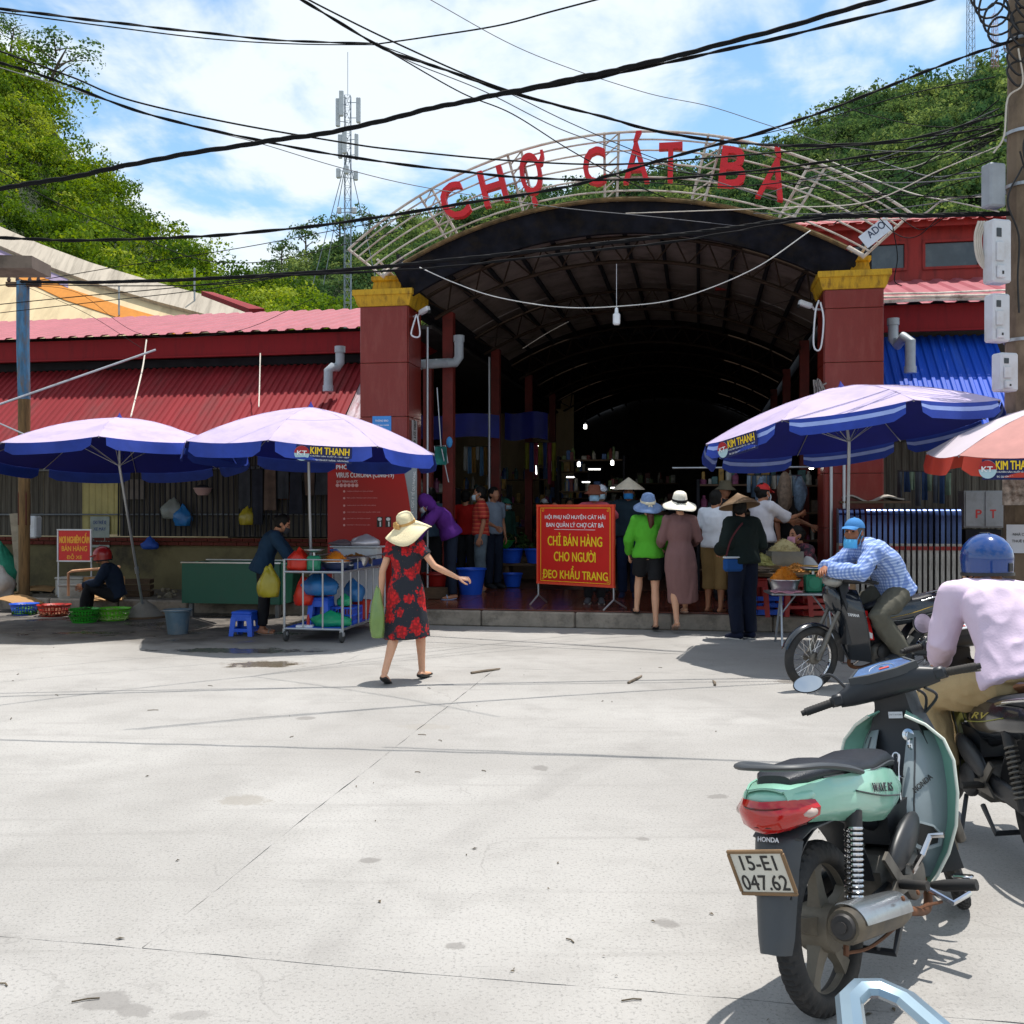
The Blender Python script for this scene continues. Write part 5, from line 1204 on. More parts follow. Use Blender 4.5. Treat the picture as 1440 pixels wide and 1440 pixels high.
# baskets
def bk_(label, px, py, rw, h, m, fill=None):
    p = gnd(px, py); basket(label, p + V((0, rw * .9, 0)), rw, h, m, fill)
VEG = mat('herbs', '2a5a1a', .8, var=.4, scale=9); VEG2 = mat('pale_greens', '8aa85a', .7, var=.3, scale=9)
bk_('blue plastic basket beside the flattened cardboard', 26, 866, .20, .17, PLB, (VEG, .7)); bk_('brick red plastic basket between the blue and green ones', 67, 868, .235, .17, PLR, (mat('roots', '6a3a22', .8, var=.3), .7)); 
bk_('dark green plastic basket of herbs lying lowest in its stack', 111, 877, .205, .10, PLG); 
g_ = gnd(111, 877) + V((0, .19, .075)); basket('dark green plastic basket of herbs set on top of another', g_, .205, .12, PLG, (VEG, .9))
bk_('lime green plastic basket of pale vegetables next to the cement cone', 150, 874, .25, .17, PLL, (VEG2, .85))
# no-selling sign
ns = thing('standing_sign', 'small red standing sign with yellow capitals in front of the dirty low wall', 'sign', V((gnd(105, 840, .17).x, gnd(105, 840, .17).y, .17)), FA * .6)
Ys = ns.location.y; sc_ = Ys / FPX; w_, z0_, z1_ = 49 * sc_, HCAM + (HOR - 789) * sc_ - .17, HCAM + (HOR - 745) * sc_ - .17
q = MB(); q.box((0, 0, (z0_ + z1_) / 2), (w_, .014, z1_ - z0_)); q.build('board', SIGN, ns)
for c_, d_ in (((0, -.004, z1_), (w_ + .03, .03, .022)), ((0, -.004, z0_), (w_ + .03, .03, .022)), ((-w_ / 2, -.004, (z0_ + z1_) / 2), (.022, .028, z1_ - z0_)), ((w_ / 2, -.004, (z0_ + z1_) / 2), (.022, .028, z1_ - z0_))): q = MB(); q.box(c_, d_); q.build('frame', WHITE, ns)
for x in (-w_ / 2, w_ / 2): q = MB(); q.tube([V((x, .004, 0)), V((x, .004, z0_ - .01))], .012, 8); q.build('leg', WHITE, ns)
hh = z1_ - z0_
for tx, f, hf, ww, m in (('NƠI NGHIÊM CẤM', .74, .33, .9, YTX), ('BÁN HÀNG', .42, .20, .76, YTX), ('ĐỖ XE', .15, .17, .46, WTX)): q = MB(); put_text(q, T(0, -.0085, z0_ + hh * f) @ RX(90), tx, w_ * ww, hh * hf, .03); q.build('lettering', mat('print_orange', 'e09a28', .5, var=0), ns)
# concrete post with meter box, tall timber pole above, sacks, cardboard
cp = thing('concrete_post', 'short leaning concrete post carrying a white meter box', 'post', V((gnd(34, 834, .17).x, gnd(34, 834, .17).y, .1)))
Yc = cp.location.y; q = MB(); a_ = at(22, 722, Yc) - cp.location; q.tube([V((0, 0, 0)), a_ * .5, a_], [(.11, .09), (.105, .085), (.10, .08)], 4, ref=(1, 1, 0)); q.build('post', mat('post_concrete', '9a8f7c', .9, var=.15, scale=5, dirt='5c5346', dirt_amt=.6), cp)
def meter_box(label, c, w, h, d, ry=0.0, m=None, doors=True, group=None):
    t_ = thing('meter_box', label, 'meter box', c, ry, group); q = MB(); q.box((0, 0, 0), (w, d, h), bev=min(w, d) * .12); q.build('case', m or WHITE, t_)
    if doors:
        q = MB(); q.box((-w * .22, -d / 2 - .004, h * .28), (w * .26, .008, h * .14), bev=.003); q.build('window', mat('meter_glass', (.03, .035, .04), .1, var=0), t_)
        q = MB(); q.box((-w * .18, -d / 2 - .010, -h * .02), (w * .40, .02, h * .30), bev=.006); q.build('cover', m or WHITE, t_)
        q = MB(); q.box((-w * .15, -d / 2 - .016, -h * .34), (w * .42, .034, h * .20), bev=.008); q.build('hatch', m or WHITE, t_); q = MB(); q.box((-w * .12, -d / 2 - .036, -h * .36), (w * .08, .008, h * .05)); q.build('lock', KTX, t_)
    return t_
meter_box('white meter box fixed to the leaning concrete post', at(43, 741, Yc - .15), .30, .38, .2, -.1)
tp = thing('timber_pole', 'weathered timber pole with flaking blue top at the left edge', 'utility pole', V((at(34, 700, 16.7).x, 16.7, 0)))
q = MB(); zt = at(30, 396, 16.7).z; q.tube([V((0, 0, .1)), V((0, 0, 1.8)), V((0, 0, 3.4))], [.085, .09, .095], 12); q.build('shaft', mat('pole_wood', '6f5636', .9, var=.3, scale=5, stretch=(6, 6, .6), dirt='2f2418', dirt_amt=.6), tp)
q = MB(); q.tube([V((0, 0, 3.4)), V((-.02, 0, 4.3)), V((-.02, 0, zt))], [.0955, .10, .10], 12); q.build('painted_top', mat('pole_blue', '456f8e', .85, var=.35, scale=6, dirt='6f5a42', dirt_amt=.9, dscale=5, stretch=(3, 3, .7)), tp)
q = MB(); q.box((0, -.02, zt - .05), (.55, .08, .07)); q.build('crossarm', WOOD, tp)
for x in (-.24, -.1, .1, .24): q = MB(); q.lathe([(.012, 0), (.03, .02), (.03, .05), (.02, .07), (.028, .085), (.008, .10)], 10, (x, -.02, zt - .015)); q.build('insulator', mat('porcelain', '4a3024', .3), tp)
q = MB(); q.rings([[V((.1 * s_ * cos(k * pi / 2 + .78), .1 * s_ * sin(k * pi / 2 + .78), z)) for k in range(4)] for s_, z in ((1, 1.35), (1, 1.85), (.15, 2.2))]); q.build('rusty_sleeve', mat('rust', '4f2618', .85, var=.3, scale=8), tp)
gs = gnd(8, 834, .17); bag('sack', 'bulging green mesh sack at the left picture edge', V((gs.x - .1, gs.y, .17)), (.30, .25, .50), mat('sack_green', '1f7a60', .7, var=.25, scale=14, bump=.4), 23, 'sack')
bag('sack', 'dirty white plastic sack behind the leaning concrete post', V((gnd(50, 832, .17).x, 16.6, .17)), (.24, .2, .30), mat('sack_white', 'a29c96', .6, var=.2), 29, 'sack')
for k, (px, py, w2, d2, ang, lab) in enumerate(((28, 846, .75, .55, .3, 'upper sheet of flattened brown cardboard beside the baskets'), (8, 858, .6, .5, -.2, 'lower sheet of flattened brown cardboard at the left edge'))):
    q = MB(); q.sheet(lambda i, j: V(((i - .5) * w2, (j - .5) * d2, .06 + .10 * sin(i * 2.4 + k) + .04 * j)), 8, 4, .012); o = single('cardboard_sheet', q, CARD, lab, 'cardboard', loc=gnd(px, py, .05) + V((0, .35, .02 - .03 * k)), smooth=60); o.rotation_euler = (0, 0, ang)
cb = thing('cardboard_box', 'collapsed brown cardboard box behind the seated man', 'box', V((gnd(216, 828, .17).x, 16.2, .17)), .3)
for k, (c_, d_, r_) in enumerate((((0, 0, .02), (.62, .42, .012), RX(4)), ((0, .2, .20), (.62, .012, .32), RX(-14)), ((.0, -.28, .06), (.6, .3, .012), RX(12)))): q = MB(); q.box(c_, d_, rot=r_); q.build('flap', CARD, cb)
# bent pipe rail, rubble and posters by the low wall
q = MB(); P = [at(96, 838, 16.0), at(96, 806, 16.0), at(102, 803, 16.0), at(150, 799, 15.9), at(168, 797, 15.8)]; q.tube(P, .022, 8); single('bent_pipe', q, mat('pipe_rust_white', 'b98a68', .6, var=.3, scale=4), 'bent rusty white pipe standing in front of the low wall', 'pipe')
rb = MB()
for k in range(170):
    p = W(-6.5 + 5.2 * rq.random(), .35 + 1.8 * rq.random() ** .7, .17); s_ = .02 + .10 * rq.random() ** 2; rb.M = T(*p) @ Matrix.Rotation(rq.random() * 6, 4, V((rq.random(), rq.random(), 1)).normalized()); rb.box((0, 0, s_ * .3), (s_ * 1.6, s_ * 1.1, s_ * .8), bev=s_ * .2)
rb.M = None; rb.build('rubble', mat('rubble', '7a705c', .9, var=.35, scale=4, dirt='3c362c', dirt_amt=.7), smooth=0, kind='stuff')
def poster(label, u, v, z, w, h, m, lines=(), parent=None, rot=0.0, cat='poster'):
    t_ = thing('poster', label, cat, W(u, v, z), FA + rot); q = MB(); q.box((0, 0, 0), (w, .006, h)); q.build('sheet', m, t_)
    for tx, dy, ww, hh2, mm in lines: q = MB(); put_text(q, T(0, -.0045, dy) @ RX(90), tx, ww, hh2, .02); q.build('lettering', mm, t_)
    return t_
uw, zw = onv(140, 748, 2.28); NVX = mat('print_navy', '24407a', .6, var=0)
poster('weathered phone number notice on the grey wall panels behind the red helmet', uw, 2.29, zw, .38, .56, mat('poster_grey', '9aa29a', .8, var=.2, scale=6), (('CHO THUÊ XE', .18, .26, .08, NVX), ('XE MÁY', .06, .24, .07, NVX), ('0967411139', -.17, .34, .12, KTX)))
# hanging things on the left wall
def hangbag(label, px, py, s_, m, sd): u_, z_ = onv(px, py, 2.15); return bag('hanging_bag', label, W(u_, 2.12, z_ - s_[2]), s_, m, sd)
hangbag('blue plastic bag hanging on the grey wall left of the tank', 258, 722, (.16, .1, .22), film('blue_film', '2a72b0', .8), 31); hangbag('pale plastic bag hanging beside the blue one on the grey wall', 244, 712, (.18, .1, .22), film('pale_film', '8a8f88', .7), 33)
hangbag('yellow plastic bag hanging on the dark wall above the tank', 350, 722, (.15, .1, .20), film('yellow_film', 'a8962a', .85), 35); hangbag('small blue bag hanging low near the seated man', 212, 762, (.14, .1, .13), mat('blue_cloth', '23489a', .6), 37)
uh, zh = onv(285, 690, 1.9); hb = thing('hanging_basin', 'pale pink basin of dark stuff hanging from the wall rail', 'basin', W(uh, 1.9, zh - .08)); q = MB(); bowl(q, (0, 0, 0), .15, .12); q.build('basin', mat('basin_pink', 'a88a84', .5), hb, smooth=50); q = MB(); q.tube([V((-.14, 0, .12)), V((.02, .1, .42)), V((.14, 0, .12))], .004, 5); q.tube([V((0, .14, .12)), V((.02, .1, .42))], .004, 5); q.build('string', DARK, hb); q = MB(); q.ell((0, 0, .12), (.12, .12, .07), 14); q.build('contents', DARK, hb)
for k, (px, py, w2, h2, c_) in enumerate(((400, 690, .28, .32, '6a4434'), (185, 688, .42, .36, '77706a'), (430, 660, .5, .42, '77746c'))): u_, z_ = onv(px, py, 2.2); poster(['brown cloth rag hung on the dark wall right of the tank', 'faded grey sheet hung on the wall behind the first parasol pole', 'torn grey sheet hung high on the wall left of the poster'][k], u_, 2.25, z_, w2, h2, fabric('rag_%d' % k, c_, .25), cat='cloth')
# washing lines and sticks across the left awning
def line(name, label, cat, pts, r, m, group=None):
    q = MB(); q.tube(spline([V(p) for p in pts], 8) if len(pts) > 2 else pts, r, 6); return single(name, q, m, label, cat, group)
line('bamboo_stick', 'pale stick slanting across the red awning up to the fascia', 'stick', [at(-10, 572, 15.4), at(219, 492, 16.6)], .018, STEEL)
line('awning_rope', 'knotted white rope from fascia to parasol left of centre of the awning', 'rope', [at(206, 478, 17.2), at(200, 520, 16.6), at(184, 586, 14.9)], .012, mat('rope_white', 'c4bcb0', .8))
line('awning_rope', 'white rope loop hanging over the right part of the red awning', 'rope', [at(366, 497, 17.2), at(365, 540, 16.6), at(364, 572, 15.9)], .010, mat('rope_white', 'c4bcb0', .8))
line('support_stick', 'pale stick leaning from the left edge to the first parasol', 'stick', [at(-6, 593, 15.0), at(44, 615, 14.8)], .012, STEEL)
q = MB(); q.add([at(38, 612, 15.2), at(27, 636, 15.2), at(45, 630, 15.2), at(38, 612, 15.23), at(27, 636, 15.23), at(45, 630, 15.23)], [(0, 1, 2), (5, 4, 3), (0, 3, 4, 1), (1, 4, 5, 2), (2, 5, 3, 0)]); single('orange_cloth', q, fabric('cloth_orange', 'c8581c'), 'small orange cloth tied to the timber pole over the parasol', 'cloth')
# health poster board by the pillar
u0_, zt_ = onv(461, 652, -.45); u1_, zb_ = onv(586, 790, -.45)
hp_ = thing('notice_board', 'tall red health notice board with curved grey edge before the left pillar', 'notice board', W(u0_, -.45, 0), FA); wB = u1_ - u0_
zb_ = .35; zt_ += .05
HRED = mat('poster_red', 'a3130f', .45, var=.04, scale=2)
q = MB(); q.box((wB / 2, .012, (zb_ + zt_) / 2), (wB, .02, zt_ - zb_)); q.build('backing', mat('poster_silver', '8f979c', .5, var=.08), hp_)
poly = [(0, zb_), (wB * .99, zb_)] + [(wB * (.99 - .16 * (t_ / 8) ** 2.2), zb_ + (zt_ - zb_) * t_ / 8) for t_ in range(1, 9)] + [(0, zt_)]
q = MB(); q.prism(poly, .006, T(0, -.001, 0) @ RX(90)); q.build('red_panel', HRED, hp_)
def ht(tx, px, py, wpx, hpx, m, bold=.0, rot=0):
    u_, z_ = onv(px, py, -.46); q = MB(); put_text(q, T(u_ - u0_, -.0095, z_) @ RY(rot) @ RX(90), tx, wpx * 15.05 / FPX, hpx * 15.05 / FPX, bold); q.build('lettering', m, hp_)
ht('PHÒNG CHỐNG', 504, 655, 64, 9, WTX, .03); ht('VIRUS CORONA (Covid-19)', 513, 669, 83, 9, WTX, .02); ht('QUY TRÌNH 6 BƯỚC', 488, 677, 31, 4, WTX)
q = MB()
for k in range(6): u_, z_ = onv(474.5 + 5.4 * k, 682.5, -.46); q.lathe([(.026, 0), (.026, .003)], 14, (u_ - u0_, -.011, z_), (0, 1, 0))
q.build('step_dots', mat('print_pink', 'd8a8a8', .6, var=0), hp_, kind='stuff')
PK = mat('print_pink', 'd8a8a8', .6, var=0)
for k, (tx, py, w2) in enumerate((('THƯỜNG XUYÊN RỬA TAY BẰNG XÀ PHÒNG', 690.5, 38), ('ĐEO KHẨU TRANG NƠI CÔNG CỘNG', 700, 44), ('TRÁNH ĐƯA TAY LÊN MẮT MŨI MIỆNG', 710.5, 42), ('CHE MIỆNG KHI HO HOẶC HẮT HƠI', 720, 48), ('HẠN CHẾ TỤ TẬP ĐÔNG NGƯỜI', 729, 34), ('KHAI BÁO Y TẾ KHI CÓ DẤU HIỆU', 738, 34))):
    ht(tx, 487 + w2 / 2, py, w2, 2.2, PK); u_, z_ = onv(484, py + .5, -.46); q = MB(); q.lathe([(.016, 0), (.016, .003)], 12, (u_ - u0_, -.011, z_), (0, 1, 0)); q.build('bullet', PK, hp_)
for px in (534, 546): u_, z_ = onv(px, 734, -.46); q = MB(); q.box((u_ - u0_, -.0105, z_), (.085, .006, .15)); f = q.build('picture', mat('print_dark', '2a2420', .5, var=.6, scale=40), hp_); q = MB(); q.ell((u_ - u0_, -.0145, z_ + .04), (.03, .002, .025), 10); q.box((u_ - u0_ + .01, -.0145, z_ - .03), (.02, .003, .07)); q.build('figure', WTX, f)
q = MB(); put_text(q, T(wB * .955, -.0035, zt_ - .55) @ RY(-86) @ RX(90), 'BỘ Y TẾ - CỤC Y TẾ DỰ PHÒNG', .75, .07, .01); q.build('lettering', WTX, hp_)
for x in (.12, wB - .12): q = MB(); q.tube([V((x, .04, 0)), V((x, .04, .5))], .016, 8); q.build('leg', STEEL, hp_)
u_, z_ = onv(537, 598, -.02); poster('small light blue notice on the front of the left granite pillar', u_, -.022, z_, .29, .27, mat('notice_blue', '3a86c8', .5, var=.15, scale=9), (('THÔNG BÁO', .07, .2, .035, WTX), ('GIỮ VỆ SINH CHUNG', 0, .22, .03, WTX)))
pw = thing('poster', 'torn white paper on the inner side of the left granite pillar', 'poster', W(.378, .30, onv(577, 612, .3)[1]), FA + pi / 2); q = MB(); q.box((0, -.006, 0), (.28, .006, .44)); q.build('sheet', mat('paper_torn', 'a8a4a4', .8, var=.3, scale=12), pw); q = MB(); put_text(q, T(0, -.0105, .02) @ RY(90) @ RX(90), '0903 211 648', .4, .12, .02); q.build('lettering', KTX, pw)
# ================================================================ big red sign on the step
ps = gnd(757, 850, .231); pe = gnd(863, 858, .231); mid = (ps + pe) / 2; d_ = (pe - ps); Yg = mid.y
bs = thing('standing_sign', 'large red standing sign with white and yellow capitals at the edge of the step', 'sign', V((mid.x, mid.y, .231)), atan2(d_.y, d_.x)); wS = d_.length
k_ = Yg / FPX; zs0, zs1 = HCAM + (HOR - 822) * k_ - .231, HCAM + (HOR - 711) * k_ - .231; hS = zs1 - zs0
q = MB(); q.box((0, 0, (zs0 + zs1) / 2), (wS, .02, hS)); q.build('board', SIGN, bs)
FR = mat('frame_red', 'd2452a', .4)
for c_, dd in (((0, -.004, zs1), (wS + .04, .04, .03)), ((0, -.004, zs0), (wS + .04, .04, .03)), ((-wS / 2, -.004, (zs0 + zs1) / 2), (.03, .038, hS - .03)), ((wS / 2, -.004, (zs0 + zs1) / 2), (.03, .038, hS - .03))): q = MB(); q.box(c_, dd); q.build('frame', FR, bs)
for s_ in (-1, 1):
    q = MB(); q.tube([V((s_ * wS / 2, 0, zs0)), V((s_ * wS / 2, 0, .14)), V((s_ * wS / 2 - .02 * s_, -.22, .012))], .013, 8); q.tube([V((s_ * wS / 2, 0, .14)), V((s_ * wS / 2 + .04 * s_, .25, .012))], .013, 8); q.build('leg', STEEL, bs)
q = MB()
for i, (a, b_) in enumerate((((-.46, .47), (.46, .47)), ((-.46, -.47), (.46, -.47)), ((-.46, -.47), (-.46, .47)), ((.46, -.47), (.46, .47)))): q.tube([V((a[0] * wS, -.011, (zs0 + zs1) / 2 + a[1] * hS)), V((b_[0] * wS, -.011, (zs0 + zs1) / 2 + b_[1] * hS))], (.004, .0015), 4, ref=(0, 1, 0) if False else (1, 0, 1))
q.build('gold_border', YTX, bs)
for tx, f, hf, ww, m in (('HỘI PHỤ NỮ HUYỆN CÁT HẢI', .855, .075, .80, WTX), ('BAN QUẢN LÝ CHỢ CÁT BÀ', .755, .085, .76, WTX), ('CHỈ BÁN HÀNG', .57, .165, .72, YTX), ('CHO NGƯỜI', .365, .15, .55, YTX), ('ĐEO KHẨU TRANG', .15, .165, .86, YTX)):
    q = MB(); put_text(q, T(0, -.0125, zs0 + hS * f) @ RX(90), tx, wS * ww, hS * hf, .018); q.build('lettering', m, bs)
q = MB(); q.box((0, -.0125, zs0 + hS * .695), (wS * .54, .004, .006)); q.build('rule', WTX, bs)
for sx_ in (-1, 1):
    for sz in (-1, 1):
        q = MB(); c_ = V((sx_ * wS * .43, -.0125, (zs0 + zs1) / 2 + sz * hS * .44)); q.tube([c_ + V((.02 * cos(a) * a / 6, 0, .02 * sin(a) * a / 6)) for a in [.6 * k for k in range(14)]], .003, 4); q.build('corner_scroll', YTX, bs)
# ================================================================ right side: pole, boxes, folding gate, stall
POLEC = mat('pole_concrete', '7a6a58', .9, var=.2, scale=4, dirt='3f3428', dirt_amt=.8, dscale=2.5, bump=.5, bscale=14, stretch=(1, 1, .5))
up = thing('utility_pole', 'thick weathered concrete utility pole at the right edge hung with white boxes', 'utility pole', (5.52, 11.0, 0))
q = MB(); q.tube([V((0, 0, -.1)), V((0, 0, 3)), V((0, 0, 6)), V((0, 0, 8.6))], [.235, .21, .185, .165], 10); q.build('shaft', POLEC, up)
for z in (5.05, 5.62, 3.4, 2.6, 6.6): q = MB(); q.lathe([(.216, 0), (.222, .0), (.222, .035), (.216, .035)], 16, (0, 0, z), cap=False); q.v += []; q.build('clamp', STEEL, up)
for k in range(5): q = MB(); c_ = V((-.30 - .05 * k, -.12, 6.7 + .12 * k)); q.tube([c_ + V((.16 * cos(a), .03 * sin(a * 2), (.14 + .03 * k) * sin(a))) for a in [2 * pi * j / 18 for j in range(18)]], .013, 5, closed=True); q.build('cable_coil', mat('cable_black', (.012, .012, .013), .6, var=0), up)
for k in range(9):
    a = rq.random() * 6; z0_ = 4.4 + rq.random() * 2.6; P = [V((.2 * cos(a), -.22 - .05 * rq.random(), z0_))]
    for j in range(4): P.append(P[-1] + V((rq.uniform(-.16, .16), rq.uniform(-.06, .04), -rq.uniform(.15, .5))))
    for p in P: 
        if p.y > -.2: p.y = -.22
    q = MB(); q.tube(spline(P, 5), .010, 5); q.build('loose_cable', mat('cable_black', (.012, .012, .013), .6, var=0) if k % 3 else mat('cable_pale', 'b8b0a4', .6), up)
for k in range(7):
    c_ = V((-.22 + .1 * rq.random(), -.22, 6.2 + .28 * k * .5)); q = MB(); R_ = .10 + .08 * rq.random(); q.tube([c_ + V((R_ * cos(a) * .8, -.03 * sin(a * 2), R_ * sin(a))) for a in [2 * pi * j / 16 for j in range(16)]], .012, 5, closed=True); q.build('cable_coil', mat('cable_black', (.012, .012, .013), .6, var=0), up)
for k, (px, py, Y, w, h, d, lab) in enumerate(((1397, 262, 10.85, .20, .46, .16, 'plain grey box on the concrete pole, highest of its boxes'), (1402, 355, 10.75, .23, .66, .18, 'large white meter box on the concrete pole above two smaller ones'), (1402, 448, 10.75, .21, .50, .16, 'white meter box in the middle of the concrete pole'), (1413, 524, 10.75, .22, .40, .16, 'small rust edged meter box low on the concrete pole'))):
    meter_box(lab, at(px, py, Y), w, h, d, .25, mat('box_white', '#c4c7cc', .45, var=.05, dirt='8a7a66', dirt_amt=.4) if k else mat('box_grey', '8d9399', .5), doors=k > 0, group='meter boxes on the concrete pole')
q = MB(); c_ = at(1385, 352, 10.9)
for k in range(4): q.tube(spline([c_ + V((-.02 - .03 * k, -.1, .28)), c_ + V((-.10 - .02 * k, -.12, .1)), c_ + V((-.06 - .02 * k, -.12, -.15)), c_ + V((.05, -.1, -.30))], 6), .014, 6)
single('cable_bunch', q, mat('cable_pale', 'b8b0a4', .6), 'bunch of pale cables looping beside the large meter box', 'cables')
for k, (z, h, w, lab, tx) in enumerate(((1.93, .55, .36, 'torn mottled bills pasted on the concrete pole under the red parasol', ()), (1.30, .30, .28, 'plain white paper bill pasted low on the concrete pole', (('NHÀ CHO', .05, .16, .035, KTX), ('THUÊ 0912', -.02, .18, .035, KTX))))):
    t_ = thing('paper_bill', lab, 'poster', (5.36 - .0, 10.80 - .02, z), -.35)
    q = MB(); q.sheet(lambda i, j: V(((i - .5) * w, -.012 * (1 - (2 * i - 1) ** 2), (j - .5) * h)), 6, 3, .003); q.build('sheet', PAPER if k else mat('torn_bills', 'a8a098', .8, var=.7, scale=14, dirt='5a3a24', dirt_amt=.9, dscale=9), t_)
    for a in tx: q = MB(); put_text(q, T(0, -.019, a[1]) @ RX(90), a[0], a[2], a[3], .01); q.build('lettering', a[4], t_)

# folding gate pushed into a stack
fg = thing('folding_gate', 'folded steel shutter gate with rounded chrome tops right of the right pillar', 'gate', W(7.1, -.5, .0), FA)
CHR = mat('chrome_blue_reflection', '46557e', .2, metal=.95, var=.1); GPA = mat('gate_paint', '9a9894', .5, var=.25, scale=3, dirt='2c2620', dirt_amt=.95, dscale=3.2, stretch=(4, 4, .8), metal=.3); GRD = mat('gate_red', '7a1c1a', .5, var=.2)  # chrome base colour is tinted with the blue it would reflect
uu0, zt = onv(1182, 703, -.5); uu1, _ = onv(1350, 703, -.5); nL = 22
prof = [(.0, .22), (.0, 1.52)] + [(.10 - .10 * cos(a), 1.52 + .10 * sin(a)) for a in [pi / 2 * k / 5 for k in range(1, 6)]] + [(.26, 1.62), (.26, .22)]
lo_ = [(.0, .22), (.0, 1.16), (.26, 1.16), (.26, .22)]; hi_ = [(0, 1.16)] + prof[1:-1] + [(.26, 1.16)]
def leaf_mesh(pr, th):
    q = MB(); n_ = len(pr); q.add([(-th / 2, y, z) for y, z in pr] + [(th / 2, y, z) for y, z in pr], [tuple(range(n_)), tuple(range(2 * n_ - 1, n_ - 1, -1))] + [(i, (i + 1) % n_, n_ + (i + 1) % n_, n_ + i) for i in range(n_)]); return q
LM = leaf_mesh(lo_, .042).mesh('gate_leaf', GPA, 20); CMm = leaf_mesh(hi_, .044).mesh('chrome_top', CHR, 40); rbm = MB(); rbm.box((0, -.004, 1.10), (.054, .012, .05)); RBM = rbm.mesh('red_band', GRD, 0)
for k in range(nL):
    x = uu0 - 7.1 + (uu1 - uu0) * k / (nL - 1); l = obj('gate_leaf', LM, fg); l.location = (x, rt.uniform(-.02, .02), 0); l.rotation_euler = (0, 0, rt.uniform(-.03, .03)); obj('chrome_top', CMm, l); obj('red_band', RBM, l)
pt = thing('white_cabinet', 'grey white two door cabinet lettered in red right of the folded gate', 'cabinet', W(uu1 + .42, 1.3, .22), FA)
pu0, pz1 = onv(1356, 690, 1.3); pu1, pz0 = onv(1412, 742, 1.3)
pt.location = W((pu0 + pu1) / 2, 1.3, .22); wp = pu1 - pu0
q = MB(); q.box((0, .2, (pz0 + pz1) / 2 - .22), (wp, .38, pz1 - pz0)); q.build('case', mat('cabinet_grey', '8a8c8e', .5, dirt='4a4640', dirt_amt=.6), pt)
for s_ in (-1, 1): q = MB(); q.box((s_ * wp * .25, .0, (pz0 + pz1) / 2 - .22), (wp * .44, .02, (pz1 - pz0) * .94), bev=.004); q.build('door', mat('cabinet_grey', '8a8c8e', .5), pt)
for s_, ch in ((-.14, 'P'), (.22, 'T')): q = MB(); put_text(q, T(s_ * wp, -.0125, pz0 - .22 + .20) @ RX(90), ch, wp * .14, .12, .03); q.build('lettering', mat('print_red', 'b0201c', .5), pt)
q = MB(); q.box((0, .2, (pz0 - .22) / 2 - .02), (wp * .9, .34, pz0 - .24)); q.build('stand', DARK, pt)

# stall: tables, stools and goods
tb = thing('folding_table', 'grey metal topped folding table in front of the stall', 'table', (3.48, 12.2, 0), -.05)
q = MB(); q.box((0, 0, .615), (.86, .5, .028), bev=.005); q.build('table_top', ALU, tb)
for x in (-.3, .3):
    q = MB(); q.tube([V((x, -.2, .0)), V((x * .9, .0, .58))], .014, 8); q.build('leg', STEEL, tb); q = MB(); q.tube([V((x, .2, .0)), V((x * .9, .02, .58))], .014, 8); q.build('leg', STEEL, tb)
    q = MB(); q.tube([V((x * .95, .0, .34)), V((x * .3, .0, .60))], .010, 8); q.build('brace', STEEL, tb)
TZ = .63
b_ = thing('metal_bowl', 'metal bowl heaped with orange shreds on the folding table', 'bowl', (3.23, 12.15, TZ)); q = MB(); bowl(q, (0, 0, 0), .185, .145, base=.8); q.build('bowl', ALU, b_, smooth=50); heap(b_, 'turmeric_shreds', (0, 0, .13), .175, .17, mat('carrot', 'd07a12', .6, var=.2), 260, (.05, .0035), 14)
s_ = thing('weighing_scale', 'teal green spring scale with pan on the folding table', 'scale', (3.56, 12.12, TZ)); scale_parts(s_, .19, .25)
q = MB(); q.sheet(lambda i, j: V(((i - .5) * .32, (j - .5) * .22, .012 + .012 * sin(i * 9) * cos(j * 7))), 10, 6, .012); single('cloth', q, fabric('cloth_pink', 'c48a98'), 'folded pink cloth under the metal bowl on the table edge', 'cloth', loc=V((3.21, 11.98, TZ + .004)), smooth=60)
q = MB(); q.box((0, 0, .05), (.2, .16, .1), bev=.01); single('plastic_box', q, mat('box_teal', '2a8a84', .4), 'teal plastic box beside the scale on the table', 'box', loc=V((3.77, 12.12, TZ)))
pstool('tall dark red plastic stool carrying stall trays', V((3.10, 13.25, ZF if False else .231)), .0, .50, .34, DKR)
pstool('second dark red plastic stool half hidden behind the folding table', V((3.66, 13.3, .231)), .1, .50, .34, DKR)
st = thing('stall_table', 'low wooden stall table of dried goods between stools and gate', 'table', W(5.6, -.15, .225), FA)
st.location = V((3.55, 13.35, .231))
q = MB(); q.box((0, .1, .54), (1.45, .95, .04)); q.build('table_top', WOOD, st)
for x in (-.62, .62):
    for y in (.45, .52): q = MB(); q.box((x, y, .26), (.05, .05, .52)); q.build('leg', WOOD, st)
def sticks(label, loc, w, d, n, m, h, rz=0.0):
    q = MB(); rs = random.Random(int(w * 977 + n))
    for k in range(n): y = (rs.random() - .5) * d; z = h * rs.random(); x = (rs.random() - .5) * w * .2; a = rs.uniform(-.12, .12); q.tube([V((x - w * .4, y - a * w * .4, z + .01)), V((x, y, z + .018)), V((x + w * .4, y + a * w * .4, z + .01))], [.008, .011, .006], 5)
    o = single('dried_goods', q, m, label, 'dried food', loc=V(loc), smooth=0, kind=None); o.rotation_euler = (0, 0, rz); return o
DF = mat('dried_dark', '3a3028', .8, var=.4, scale=8); DT = mat('dried_tan', '9a7a3e', .8, var=.35, scale=9)
sticks('stack of dark dried fish at the left of the stall table', (3.10, 13.1, .795), .42, .4, 60, DF, .06)
sticks('layer of tan dried slices at the right of the stall table', (3.86, 13.2, .795), .4, .4, 70, DT, .07, .4)
